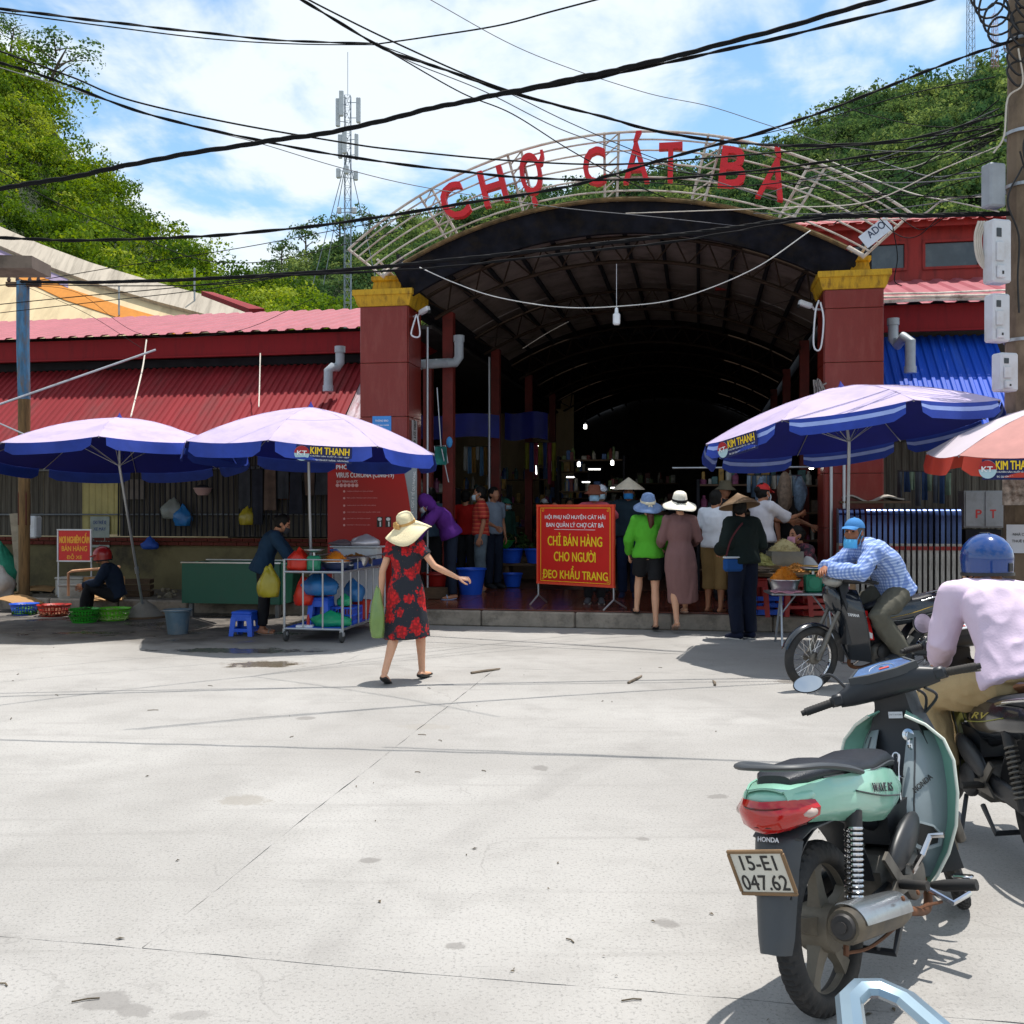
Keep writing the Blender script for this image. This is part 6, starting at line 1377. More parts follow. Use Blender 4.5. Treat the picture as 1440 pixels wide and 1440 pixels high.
h1 = thing('noodle_tray', 'wooden tray heaped with pale green noodles on the stall', 'tray', (3.30, 13.55, .795)); q = MB(); q.box((0, 0, .04), (.44, .34, .08), bev=.006); q.build('tray', mat('tray_tan', '7a6444', .7, var=.2), h1); heap(h1, 'noodles', (0, 0, .08), .19, .15, mat('noodle_green', 'a09a5a', .8, var=.25), 200, (.06, .004), 22)
h2 = thing('glass_case', 'clear plastic case topped with a heap of cream noodles on the stall', 'case', (3.62, 13.6, .795))
q = MB(); q.box((0, 0, .13), (.42, .32, .26)); q.build('case', mat('clear_case', 'a8a49a', .15, var=.1, alpha=.55), h2); q = MB(); q.box((0, 0, .10), (.38, .28, .18)); q.build('contents', DT, h2); heap(h2, 'noodles', (0, 0, .262), .2, .16, mat('noodle_cream', 'b8a878', .8, var=.2), 200, (.06, .004), 24)
h3 = thing('spice_mat', 'mat of crumbled ochre dried food in the middle of the stall', 'tray', (3.66, 13.18, .795)); q = MB(); q.box((0, 0, .012), (.4, .3, .02)); q.build('mat', CARD, h3); heap(h3, 'crumbs', (0, 0, .02), .17, .09, mat('ochre_crumb', 'a8702a', .8, var=.4, scale=14), 140, (.04, .007), 26)
# hanging goods and lamp bar of the stall
sf = thing('hanging_rack', 'steel frame with hanging nets and shelf at the right of the stall', 'stall frame', W(6.42, -.12, .225), FA)
for x, y in ((-.05, 0), (.12, .02), (.0, 1.0)): q = MB(); q.tube([V((x, y, 0)), V((x, y, 2.0))], .022, 8); q.build('post', STEEL, sf)
q = MB(); q.tube([V((-2.2, .5, 1.98)), V((.2, .5, 1.98))], .014, 8); q.build('bar', STEEL, sf)
q = MB(); q.box((.52, .2, 1.48), (.9, .4, .03)); q.build('shelf', WOOD, sf)
q = MB(); q.sheet(lambda i, j: V((.1 + .8 * i, .02 + .36 * j, 1.53 + .03 * sin(i * 11) + .02 * cos(j * 5 + i * 6))), 12, 4, .02); q.build('folded_sacks', mat('sack_grey', '8c857c', .8, var=.25, scale=9), sf, smooth=60)
for k, (x, z, sx_, sz, c_) in enumerate(((-.62, 1.30, .10, .62, '6a5848'), (-.42, 1.35, .09, .5, '4a5a6a'), (.42, 1.56, .15, .24, '77726c'), (.70, 1.02, .10, .4, '3c3a38'), (-.95, 1.30, .08, .55, '5a6a7c'))):
    q = MB(); q.ell((0, 0, .5), (1, .8, .5), 16, nr=11); vs = []
    for p in q.v:
        n_ = noise.noise(V(p) * 2.3 + V((k * 5, 0, 0))); vs.append((x + p[0] * sx_ * (1 + .4 * n_), .48 + p[1] * sx_ * (1 + .4 * n_), z + p[2] * sz))
    q.v = vs; q.build('hanging_net', mat('net_%d' % k, c_, .7, var=.5, scale=22), sf, smooth=60)

# ================================================================ inside the hall
LAMP = mat('lamp_glow', (1.0, .97, .9), .5, var=0, emit=6.0); LAMPW = mat('lamp_off', '#dfe3e6', .3, var=0)
def bulb(label, p, lit=True, up=1.0, r=.035, h=.14, m=None):
    t_ = thing('hanging_bulb', label, 'lamp', p); q = MB(); q.lathe([(r * .5, h), (r, h * .88), (r, h * .12), (r * .7, .0)], 14); q.build('bulb', m or (LAMP if lit else LAMPW), t_); q = MB(); q.lathe([(r * .55, h), (r * .45, h * 1.35), (r * .2, h * 1.45)], 12); q.build('socket', LAMPW, t_); q = MB(); q.tube([V((0, 0, h * 1.4)), V((0, 0, h * 1.4 + up))], .004, 5); q.build('wire', WHITE if up > .5 else DARK, t_)
bulb('white unlit bulb hanging from the cable in the middle of the arch', at(867, 457, 14.4), False, .62, .052, .17)
bulb('lit tube bulb hanging beside the left red steel post', at(626, 598, 16.6), True, 1.0, .04, .22)
for k, (px, py, Y, lab) in enumerate(((823, 603, 23, 'lit bulb high over the dark shelf stall'), (814, 656, 22.5, 'round lit bulb in the middle of the shelf stall'), (861, 654, 22.5, 'lit bulb over the blue glass case of the shelf stall'), (1046, 660, 15.2, 'lit bulb under the left of the big right parasol'), (1141, 660, 14.6, 'lit bulb beside the hanging net of the right stall'), (786, 660, 24, 'small lit bulb at the left end of the shelf stall'))): bulb(lab, at(px, py, Y), True, .35, .034, .10)
def tube_lamp(label, p, L_, ry=0.0): t_ = thing('tube_lamp', label, 'lamp', p, 0); q = MB(); q.box((0, .03, .03), (L_, .04, .03)); q.build('batten', DARK, t_); q = MB(); L_ *= .75; q.tube([V((-L_ / 2, 0, 0)), V((L_ / 2, 0, 0))], .010, 8); q.build('tube', LAMP, t_); t_.rotation_euler = (0, ry, 0)
for px, py, Y, L_, ry, lab in ((836, 660, 22.6, .35, 0, 'horizontal lit tube lamp on the shelf stall under the high bulb'), (802, 671, 22.6, .22, 0, 'shorter horizontal tube lamp left of the shelf stall'), (868, 686, 20.5, .35, 0, 'horizontal tube lamp by the conical hat'), (754, 661, 23, .25, 1.5, 'upright lit tube lamp left of the red sign'), (824, 678, 22, .22, 0, 'lowest short tube lamp of the shelf stall'), (757, 627, 24, .2, .0, 'small lamp over the green hanging clothes')): tube_lamp(lab, at(px, py, Y), L_, ry)
def shelf_stall(label, p, w, h, seed, nb=4, cols=None):
    t_ = thing('goods_shelf', label, 'shelf', p, FA); rs = random.Random(seed)
    for x in (-w / 2, w / 2): q = MB(); q.box((x, 0, h / 2), (.05, .4, h)); q.build('upright', DARK, t_)
    for k in range(nb):
        z = .35 + (h - .45) * k / (nb - 1); q = MB(); q.box((0, 0, z), (w - .06, .4, .03)); q.build('shelf_board', WOOD, t_)
    for ci in range(4):
        q = MB()
        for k in range(nb):
            z = .366 + (h - .45) * k / (nb - 1); x = -w / 2 + .08 + rs.random() * .2
            while x < w / 2 - .1:
                ww, hh = rs.uniform(.05, .16), rs.uniform(.08, .30)
                if rs.random() < .5: q.box((x, -.06 + rs.random() * .1, z + hh / 2), (ww, .16, hh), bev=.01)
                else: q.lathe([(ww * .4, 0), (ww * .42, hh * .7), (ww * .2, hh * .85), (ww * .2, hh)], 8, (x, -.05, z))
                x += ww + rs.uniform(.02, .5)
        q.build('goods', mat('goods_%d' % ((seed + ci) % 9), ['6a2a24', '5a6a3a', '8a8478', '2a4a7a', '8a6a2a', '3a5a58', '7a3a5a', '9a968a', '4a3a2a'][(seed + ci) % 9], .5, var=.5, scale=12), t_, kind='stuff')
    return t_
def inu(px, Y): p = at(px, 700, Y); return V((p.x, Y, .22))
for k, (px, Y, w, h, lab) in enumerate(((832, 23.5, 1.5, 2.6, 'crowded goods shelf behind the conical hat, lit by bulbs'), (795, 25.5, 1.2, 2.4, 'goods shelf standing behind the lit shelf stall on the left'), (668, 22, 1.5, 1.9, 'dim goods shelf behind the red steel posts'), (740, 25, 1.5, 2.2, 'dim goods shelf between the posts and the red sign'), (1040, 17.6, 1.4, 1.9, 'dim goods shelf behind the white blouse at the right'), (1115, 18.2, 1.4, 1.9, 'dim goods shelf behind the dark shirted stall keeper'), (612, 20.2, .9, 1.8, 'dim goods shelf between pillar and left steel post'), (905, 29, 2.0, 2.2, 'faint goods shelf deepest in the hall'))): shelf_stall(lab, inu(px, Y), w, h, k)
TARP = mat('tarp_blue', '16207a', .6, var=.25, scale=2, bump=.3, bscale=5)
for k, (a, b_, Y, py0, py1) in enumerate(((586, 702, 19.5, 583, 616), (710, 770, 22.5, 580, 618))):
    p0, p1 = at(a, py0, Y), at(b_, py0, Y + .4); hgt = (py1 - py0) / FPX * Y; q = MB(); q.sheet(lambda i, j: p0.lerp(p1, i) + V((0, .05 * sin(i * 12), -hgt * j - .03 * sin(i * 7))), 14, 3, .01); single('tarpaulin', q, TARP, ['long blue tarpaulin band hung behind the red steel posts', 'shorter blue tarpaulin band hung deeper left of the shelf stall'][k], 'tarpaulin', smooth=60)
# tubs
tb_ = thing('tub_bench', 'low dark bench carrying a row of blue tubs', 'bench', inside_ if False else (-.15, 19.1, .231), FA)
q = MB(); q.box((.1, 0, .36), (2.4, .5, .05)); q.build('bench_top', WOOD, tb_)
for x in (-1.0, .1, 1.2): q = MB(); q.box((x, 0, .17), (.07, .42, .34)); q.build('leg', WOOD, tb_)
def tub(label, p, r, h, m=PLB, group='blue tubs'):
    q = MB(); q.lathe([(r * .74, 0), (r * .9, h * .55), (r, h * .93), (r * 1.07, h), (r * 1.07, h - .02), (r * .97, h - .03), (r * .7, .02), (.001, .02)], 26); return single('plastic_tub', q, m, label, 'tub', group, loc=V(p))
for k in range(5): x = -.9 + .47 * k; p = W(0, 0); tub(['blue tub in the row on the bench nearest the striped shirt', 'second blue tub in the row on the bench', 'middle blue tub in the row on the bench', 'fourth blue tub in the row on the bench', 'blue tub at the far right end of the bench row'][k], V((-.05 + x * cos(FA), 18.95 + x * sin(FA), .616)), .22, .26)
q_ = inu(662, 16.6); tub('large blue tub standing beside the purple hooded person', V((q_.x, 16.6, .231)), .24, .42)
q_ = inu(721, 18.2); tub('small blue tub on the wet red floor before the bench', V((q_.x, 18.2, .231)), .17, .24)
q_ = inu(616, 16.2); tub('red round tub behind the woman in the flower dress', V((q_.x, 15.9, .42)), .24, .2, DKR, None)
q = MB(); q.box((0, 0, .09), (.5, .45, .18), bev=.01); single('low_bench', q, WOOD, 'dark low bench under the red round tub', 'bench', loc=V((q_.x, 15.9, .231)))
g_ = inu(704, 19.0); q = MB(); bowl(q, (0, 0, 0), .25, .14); single('green_basin', q, PLG, 'green basin resting over the row of blue tubs', 'basin', loc=V((g_.x, 18.95, .88)))
# long handled net, blue mask and pole ropes on the steel posts
nt_ = thing('hand_net', 'green square hand net with long pole leaning between the red posts', 'net', at(620, 640, 15.9)); q = MB(); q.tube([V((-.1, 0, .14)), V((.07, 0, .15)), V((.11, 0, -.12)), V((-.07, 0, -.16))], .009, 6, closed=True); q.build('hoop', STEEL, nt_)
q = MB(); q.sheet(lambda i, j: V((-.09 + .18 * i, -.02 + .09 * sin(i * pi) * sin(j * pi), .13 - .28 * j)), 8, 8, .008); q.build('netting', mat('net_green', '1f6a62', .7, var=.2), nt_, smooth=60)
q = MB(); q.tube([V((-.06, .02, 1.05)), V((.0, .01, .15)), V((.12, .02, -.42))], .010, 6); q.build('handle', STEEL, nt_)
q = MB(); q.ell((0, 0, .07), (.05, .03, .09), 10); single('blue_pouch', q, mat('pouch_blue', '3a8ac8', .5), 'small light blue pouch hanging on the right red post', 'pouch', loc=at(632, 628, 16.4))
for px, Y, lab in ((688, 18.8, 'thin pale steel pole standing in the hall behind the striped shirt'), (601, 15.7, 'thin pale pipe running up between pillar and red post')): p = at(px, 0, Y); q = MB(); q.tube([V((p.x, Y, .231)), V((p.x, Y, 4.4))], .02, 8); single('thin_pole', q, STEEL, lab, 'pole')
# cameras on the pillars
def cctv(label, p, rz): t_ = thing('security_camera', label, 'camera', p, rz); q = MB(); q.box((0, -.08, .0), (.07, .2, .075), rot=RX(-14), bev=.012); q.build('housing', WHITE, t_); q = MB(); q.lathe([(.026, 0), (.026, .012)], 14, (0, -.18, -.03), (0, -1, -.25)); q.build('lens', KTX, t_); q = MB(); q.tube([V((0, 0, .0)), V((0, .06, -.06)), V((0, .16, -.06))], .016, 8); q.build('bracket', WHITE, t_)
cctv('white security camera on the inner side of the left pillar', W(.52, .16, 4.56), FA + 1.0); cctv('white security camera on the inner side of the right pillar', W(6.12, .12, 4.45), FA - 1.1)
for k, (u_, lab) in enumerate(((.50, 'short white cable loop under the left security camera'), (6.22, 'long white cable loop under the right security camera'))):
    q = MB(); ln = .3 if k == 0 else .62; q.tube(spline([W(u_, -.0, 4.48), W(u_ - .05, -.03, 4.3), W(u_ - .07, -.03, 4.48 - ln), W(u_ + .02, -.03, 4.44 - ln), W(u_ + .06, -.03, 4.2), W(u_ + .02, -.02, 4.45)], 6), .012, 6); single('cable_loop', q, WHITE, lab, 'cable')
q = MB()
for k in range(14): 
    P = [W(6.14 + .18 * rq.random(), -.02 - .1 * rq.random(), 3.35 - .75 * j / 5 + rq.uniform(-.05, .05)) for j in range(6)]; q.tube(spline(P, 4), .012, 5)
single('cord_tangle', q, mat('cord_grey', '7d7874', .8, var=.3), 'tangle of grey cords hanging on the inner edge of the right pillar', 'cords')
q = MB()
for k in range(3): q.tube([W(6.2 + .03 * k, -.08 - .04 * k, 2.66) + V((.13 * cos(a), 0, .17 * sin(a) )) for a in [2 * pi * j / 18 for j in range(18)]], .02, 6, closed=True)
single('hose_coil', q, mat('hose_orange', 'd8501a', .5), 'coil of orange hose behind the big right parasol', 'hose')
# ================================================================ motorbikes
RUB = mat('tyre_rubber', (.018, .018, .019), .75, var=.3, scale=12, dirt='4a4238', dirt_amt=.45, dscale=6)
BPL = mat('black_plastic', (.016, .018, .022), .42, var=.2, scale=4, dirt='3c3a38', dirt_amt=.25, dscale=5, spec=.5)
GPL = mat('grey_plastic', (.045, .05, .056), .5, var=.15, scale=5, dirt='4a4640', dirt_amt=.3)
SEATM = mat('seat_vinyl', (.014, .016, .022), .42, var=.15, scale=6, bump=.25, bscale=220)
ENG = mat('engine_alloy', '6a6660', .5, metal=.6, var=.25, scale=9, dirt='2c2620', dirt_amt=.7, dscale=5); ENGD = mat('engine_dark', (.03, .03, .032), .55, metal=.3, var=.3, dirt='4a4036', dirt_amt=.4)
CHROME = mat('chrome', '#c8c8ca', .12, metal=1.0, var=.04); RUSTY = mat('rusty_metal', '6a4630', .7, metal=.4, var=.35, scale=9)
MAG = mat('dusty_wheel', '6f685c', .6, metal=.2, var=.25, scale=7, dirt='3a342c', dirt_amt=.5)
def ring_tyre(R, w, n=96, groove=False):
    pr = [(-.55, -.30), (-.85, -.16), (-1.0, .05), (-.93, .45), (-.72, .78), (-.45, .94), (-.15, 1.0), (.15, 1.0), (.45, .94), (.72, .78), (.93, .45), (1.0, .05), (.85, -.16), (.55, -.30)]
    h = .058; R0_ = R - h; rings = []
    for k in range(n):
        a = 2 * pi * k / n; g = []
        for x, r in pr:
            d = 0
            if groove and r > .4:
                ph = (k / n * 44 + abs(x) * 1.5 + (.5 if x > 0 else 0)) % 1; d = .009 if ph < .34 else 0
            rr = R0_ + h * r - d; g.append(V((x * w, rr * cos(a), rr * sin(a))))
        rings.append(g)
    q = MB(); q.rings(rings, closed=True); return q
def bike(label, loc, rotz, lean, C, group='parked motorbikes'):
    t_ = thing('motorbike', label, 'motorbike', loc, group=group); t_.rotation_euler = (0, radians(lean), rotz); t_.scale = (C.get('scale', 1.0),) * 3
    RA, FA_ = V((0, -.61, .285)), V((0, .61, .285)); RW = .285
    hd = V((0, .335, .82)); ax = (V((0, .30, .90)) - V((0, .585, .30))).normalized()
    MS = T(*hd) @ Matrix.Rotation(radians(C.get('steer', 0)), 4, ax) @ T(*(-hd))
    body, cover, trim = C['body'], C['cover'], C['trim']
    hero = C.get('hero', False)
    def P(name, q, m, parent=t_, smooth=40, M_=None):
        if M_ is not None: q.v = [tuple(M_ @ V(p)) for p in q.v]
        return q.build(name, m, parent, smooth)
    def wheel(c, M_, w, rear):
        q = MB(); R = RW - .052
        q.rings([[V((x, r * cos(a), r * sin(a))) + c for x, r in ((-w * .55, R + .004), (-w * .6, R - .012), (-w * .25, R - .026), (w * .25, R - .026), (w * .6, R - .012), (w * .55, R + .004), (w * .2, R - .014), (-w * .2, R - .014))] for a in [2 * pi * k / 64 for k in range(64)]], closed=True)
        wh = P('wheel', q, MAG if C['wheel'] == 'mag' else CHROME, smooth=40, M_=M_)
        q = ring_tyre(RW, w, 264 if hero else 72, hero); q.v = [tuple(V(p) + c) for p in q.v]; P('tyre', q, RUB, wh, 50, M_)
        q = MB(); q.lathe([(.02, -.06), (.075 if rear else .05, -.055), (.08 if rear else .055, -.045), (.08 if rear else .055, .045), (.075 if rear else .05, .055), (.02, .06)], 24, c, (1, 0, 0)); P('hub', q, MAG if C['wheel'] == 'mag' else ENG, wh, 40, M_)
        if C['wheel'] == 'mag':
            for k in range(5):
                a = 2 * pi * k / 5 + .3; d = V((0, cos(a), sin(a))); s2 = V((0, -sin(a), cos(a))); q = MB()
                q.rings([[c + d * r + s2 * (hw * sg[0]) + V((hx_ * sg[1], 0, 0)) for sg in ((-1, -1), (1, -1), (1, 1), (-1, 1))] for r, hw, hx_ in ((.05, .034, .03), (.11, .026, .02), (.17, .021, .016), (R - .02, .030, .020))]); P('spoke', q, MAG, wh, 30, M_)
        else:
            q = MB()
            for k in range(36):
                a = 2 * pi * k / 36; b_ = a + (.55 if k % 2 else -.55); sx_ = .035 if (k // 2) % 2 else -.035; q.tube([c + V((sx_, .045 * cos(b_), .045 * sin(b_))), c + V((0, (R - .02) * cos(a), (R - .02) * sin(a)))], .0022, 4)
            o = P('spokes', q, CHROME, wh, 0, M_); o['kind'] = 'stuff'
        q = MB(); q.tube([c - V((.085, 0, 0)), c + V((.085, 0, 0))], .012, 8); P('axle', q, ENG, wh, 40, M_)
    wheel(RA, None, .043, True); wheel(FA_, MS, .036, False)
    # --- frame, swing arm, engine
    for s_ in (-1, 1):
        q = MB(); q.tube([RA + V((s_ * .085, -.03, 0)), RA + V((s_ * .085, .2, .02)), V((s_ * .07, -.12, .31))], (.016, .024), 8, ref=(1, 0, 0)); P('swing_arm', q, BPL)
        a_, b_ = RA + V((s_ * .125, .0, .03)), V((s_ * .125, -.50, .66)); d = b_ - a_; sh = MB(); sh.tube([a_, a_ + d * .16], .024, 10); sh.tube([a_ + d * .1, b_], .013, 8); sh.tube([a_ + d * .82, b_], .030, 10); sh = P('shock_absorber', sh, ENGD)
        x_ = d.orthogonal().normalized(); y_ = d.cross(x_).normalized(); q = MB(); n_ = 15 * 12 if hero else 11 * 8; tn = 15 if hero else 11; q.tube([a_ + d * (.14 + .70 * k / n_) + x_ * .028 * cos(2 * pi * tn * k / n_) + y_ * .028 * sin(2 * pi * tn * k / n_) for k in range(n_ + 1)], .0058, 6); P('spring', q, CHROME if hero else ENG, sh)
        if not hero or True:
            q = MB(); q.tube([hd + V((s_ * .075, .045, -.12)), FA_ + V((s_ * .075, -.012, .02))], .017, 10); q.tube([hd + V((s_ * .075, .045, -.12)).lerp(FA_ - hd + V((s_ * .075, 0, 0)), .45), FA_ + V((s_ * .075, -.012, -.01))], .025, 10); P('fork_leg', q, C.get('fork', ENG), M_=MS)
    q = MB(); q.box((-.09, -.38, .34), (.03, .46, .10), rot=RX(4), bev=.012); P('chain_case', q, BPL)
    q = MB(); q.tube([V((0, .33, .76)), V((0, .20, .58)), V((0, -.05, .50)), V((0, -.45, .66))], .03, 10); P('frame_tube', q, BPL)
    q = MB(); q.box((0, -.06, .32), (.22, .30, .19), bev=.05); eng = P('engine', q, ENG)
    q = MB(); q.tube([V((0, .08, .335)), V((0, .26, .35))], .062, 14)
    for k in range(7): q.lathe([(.078, -.004), (.078, .004)], 18, V((0, .10 + .022 * k, .337 + .002 * k)), (0, 1, .08))
    P('cylinder', q, ENGD, eng)
    for s_ in (-1, 1):
        q = MB(); q.lathe([(.085, 0), (.085, .02), (.07, .035), (.03, .04), (.001, .04)], 22, V((s_ * .105, -.06, .32)), (s_, 0, 0)); P('crankcase_cover', q, ENG if s_ > 0 else ENGD, eng)
        q = MB(); q.tube([V((s_ * .14, .05, .26)), V((s_ * .19, .05, .262)), V((s_ * .31, .05, .275))], [.012, .022, .021], 10); P('footpeg', q, RUB)
        q = MB(); q.tube([V((s_ * .12, -.22, .33)), V((s_ * .16, -.25, .345)), V((s_ * .25, -.26, .35))], [.012, .018, .017], 10); P('footpeg', q, RUB)
        q = MB(); q.prism([(-.34, .30), (-.16, .30), (-.10, .34), (-.20, .36), (-.30, .47), (-.34, .45), (-.26, .36)], .012, Matrix(((0, 0, 1, s_ * .13), (1, 0, 0, 0), (0, 1, 0, 0), (0, 0, 0, 1)))); P('peg_bracket', q, ENG)
    q = MB(); q.tube([V((.12, .06, .24)), V((.20, .08, .19)), V((.23, .18, .20)), V((.20, .22, .235))], .011, 8); q.box((.20, .225, .25), (.075, .04, .014), bev=.005); P('brake_pedal', q, CHROME)
    q = MB(); q.tube([V((.13, -.10, .34)), V((.19, -.12, .42)), V((.20, -.05, .47)), V((.25, -.04, .475))], .011, 8); P('kick_starter', q, CHROME)
    q = MB(); q.tube([V((-.10, .02, .22)), V((-.19, -.08, .02)), V((-.21, -.10, .012))], .012, 8); P('side_stand', q, BPL)
    q = MB(); q.tube([V((-.11, -.18, .22)), V((-.13, -.34, .13)), V((.13, -.34, .13)), V((.11, -.18, .22))], .014, 8); P('centre_stand', q, BPL)
    # exhaust on the right
    q = MB(); q.tube(spline([V((.02, .22, .30)), V((.06, .20, .20)), V((.11, .05, .17)), V((.145, -.15, .22)), V((.155, -.26, .26))], 5), .017, 10); ex = P('exhaust_pipe', q, RUSTY)
    ma, mb_ = V((.155, -.26, .265)), V((.175, -.80, .36)); dm = (mb_ - ma).normalized(); q = MB(); q.tube([ma, ma + dm * .05, ma + dm * .12, mb_ - dm * .03, mb_], [.025, .045, .056, .058, .052], 20); P('muffler', q, mat('muffler_dark', '4a4640', .5, metal=.5, var=.3, scale=8, dirt='7a6a50', dirt_amt=.5), ex)
    q = MB(); q.tube([mb_ - dm * .005, mb_ + dm * .012], [.045, .036], 18); q.tube([mb_, mb_ + dm * .02], .018, 12); P('muffler_end', q, ENGD, ex)
    q = MB(); up_ = V((0, 0, 1)); rr = dm.cross(up_).normalized(); q.sheet(lambda i, j: ma + dm * (.10 + .40 * i) + (rr * sin(-1.5 + 1.9 * j + .25 * i) + up_ * cos(-1.5 + 1.9 * j)) * (.066 + .006 * sin(pi * j)) * (1 if .02 < i < .98 else .98), 8, 10, .004); P('heat_shield', q, C.get('shield', mat('heat_shield', 'a8acb0', .25, metal=.85, var=.2, scale=6, dirt='2c2a28', dirt_amt=.5)), ex, 50)
    # --- tail fairing
    tab = [(.06, .66, .60, .070), (-.06, .715, .565, .105), (-.18, .745, .555, .128), (-.34, .768, .585, .142), (-.50, .785, .625, .146), (-.66, .80, .66, .135), (-.78, .80, .68, .115), (-.87, .795, .72, .075)]
    def ti(y, k): return float(np.interp(-y, [-a[0] for a in tab], [a[k] for a in tab]))
    for s_ in (-1, 1):
        q = MB()
        def fp(i, j):
            y = .06 - .93 * i; zt_, zb_, x = ti(y, 1), ti(y, 2), ti(y, 3); x2 = x * (.80 + .24 * sin(pi * (.12 + .70 * j)) - (.22 * max(0, j - .75) / .25)); return V((s_ * x2, y, zt_ + (zb_ - zt_) * j))
        q.sheet(fp if s_ > 0 else (lambda i, j: fp(1 - i, j)), 26, 10, .006); sp = P('side_panel', q, body, smooth=60)
        q = MB(); q.tube(spline([fp(.16, .60) + V((s_ * .006, 0, 0)), fp(.4, .50) + V((s_ * .006, 0, 0)), fp(.62, .36) + V((s_ * .005, 0, 0))], 8), (.003, .010), 6, ref=(0, 0, 1)); P('side_stripe', q, C.get('stripe', GPL), sp)
        if C.get('stripe2'): q = MB(); q.tube(spline([fp(.10, .85) + V((s_ * .006, 0, 0)), fp(.45, .78) + V((s_ * .006, 0, 0)), fp(.9, .5) + V((s_ * .005, 0, 0))], 8), (.003, .012), 6, ref=(0, 0, 1)); P('side_stripe', q, C['stripe2'], sp)
        if C.get('side_text'):
            a_, b_ = fp(.50, .34), fp(.20, .40); r_ = (b_ - a_) if s_ > 0 else (a_ - b_); n_ = V((s_, 0, .25)); F = frame((a_ + b_) / 2 + n_ * .009, r_, n_.cross(r_) if n_.cross(r_).z > 0 else -n_.cross(r_)); q = MB(); put_text(q, F, C['side_text'], .22, .032, .006, .001, .35); P('lettering', q, C.get('side_ink', mat('ink_dark', '2c2a30', .4)), sp)
    q = MB(); q.sheet(lambda i, j: V(((i - .5) * 2 * ti(.06 - .93 * j, 3) * .82, .06 - .93 * j, ti(.06 - .93 * j, 1) - .004 + .01 * (1 - (2 * i - 1) ** 2))), 6, 20, .005); P('tail_top', q, body, smooth=60)
    q = MB(); q.ell((0, -.775, .765), (.125, .115, .042), 20); P('tail_cap', q, body, smooth=60)
    # lamp cluster
    q = MB(); secs = []
    for k in range(9):
        a = -1.25 + 2.5 * k / 8; x, y = .135 * sin(a), -.72 - .185 * cos(a) * (1 if abs(a) < 1.3 else 1); hh = .052 * (1 - .45 * (abs(a) / 1.25) ** 2.2); zc = .715 + .012 * (abs(a) / 1.25); nrm = V((sin(a), -cos(a), 0)); secs.append([V((x, y, zc)) + nrm * d0 + V((0, 0, dz)) for d0, dz in ((-.05, hh * .8), (.0, hh), (.022, hh * .25), (.014, -hh * .7), (-.004, -hh), (-.05, -hh * .8))])
    q.rings(secs); tl = P('tail_light', q, mat('lens_red', 'a80e0a', .12, var=.12, scale=14, spec=.7, coat=.5), smooth=50)
    for s_ in (-1, 1):
        q = MB(); q.ell((s_ * .104, -.812, .722), (.040, .044, .022), 14, rot=Matrix.Rotation(s_ * -.75, 3, 'Z')); P('indicator', q, mat('lens_clear', 'b09a90', .1, var=.25, scale=30, spec=.8, coat=.5), tl)
    for dz, rr_ in ((.030, .200), (-.028, .196)): q = MB(); q.tube([V((.135 * sin(a) * .98, -.72 - rr_ * cos(a), .715 + dz)) for a in [-1.0 + 2.0 * k / 16 for k in range(17)]], .0035, 5); P('lens_ridge', q, mat('lens_dark', '4a0806', .2, var=0), tl)
    # rear mudguard with plate
    mg = [(-.62, .66, .10), (-.78, .665, .095), (-.865, .64, .085), (-.905, .56, .078), (-.935, .46, .070), (-.965, .36, .062), (-.98, .31, .052)]
    def mi_(t_, k): return float(np.interp(t_, [j / (len(mg) - 1) for j in range(len(mg))], [a[k] for a in mg]))
    q = MB(); q.sheet(lambda i, j: V(((i - .5) * 2 * mi_(j, 2), mi_(j, 0) + .05 * (abs(2 * i - 1) ** 3) * (1 if j > .3 else .3), mi_(j, 1) - .012 * (abs(2 * i - 1) ** 2))), 10, 24, .006); mgd = P('rear_mudguard', q, GPL, smooth=50)
    q = MB(); q.sheet(lambda i, j: V(((i - .5) * .13, RA.y + .335 * cos(.15 + 2.5 * j), RA.z + .335 * sin(.15 + 2.5 * j) + .02)), 4, 18, .005); P('inner_guard', q, BPL, mgd, 50)
    if C.get('plate'):
        F = frame(V((0, -.945, .560)), V((1, 0, 0)), V((0, -.28, 1))) @ RZ(5)
        q = MB(); q.box((0, 0, .012), (.19, .14, .004), bev=.002); P('number_plate', q, mat('plate_white', 'c8c6bc', .4, var=.05, dirt='9a8a6a', dirt_amt=.3), mgd, 40, F)
        q = MB()
        for c_, d_ in (((0, .073, .013), (.204, .012, .012)), ((0, -.073, .013), (.204, .012, .012)), ((.098, 0, .013), (.012, .134, .012)), ((-.098, 0, .013), (.012, .134, .012))): q.box(c_, d_, bev=.003)
        P('plate_frame', q, mat('plate_rim', '7a6248', .6, metal=.4, var=.3), mgd, 30, F)
        q = MB(); put_text(q, T(0, .034, .0145), C['plate'][0], .125, .050, .012, .0006); put_text(q, T(0, -.034, .0145), C['plate'][1], .165, .052, .012, .0006); P('lettering', q, KTX, mgd, 0, F)
    if C.get('maker'):
        F = frame(V((0.0, -.884, .642)), V((1, 0, 0)), V((0, .35, 1))); q = MB(); put_text(q, F @ T(.0, -.0, .004), C['maker'], .075, .015, .02, .0008); P('lettering', q, WTX, mgd, 0)
    # --- seat and grab rail
    st_ = [(.10, .725, .030, .03), (.06, .752, .062, .05), (-.04, .79, .090, .07), (-.16, .805, .112, .075), (-.28, .800, .122, .07), (-.40, .815, .126, .07), (-.50, .838, .124, .075), (-.62, .842, .115, .065), (-.74, .842, .095, .055), (-.80, .832, .06, .04)]
    q = MB(); R_ = []
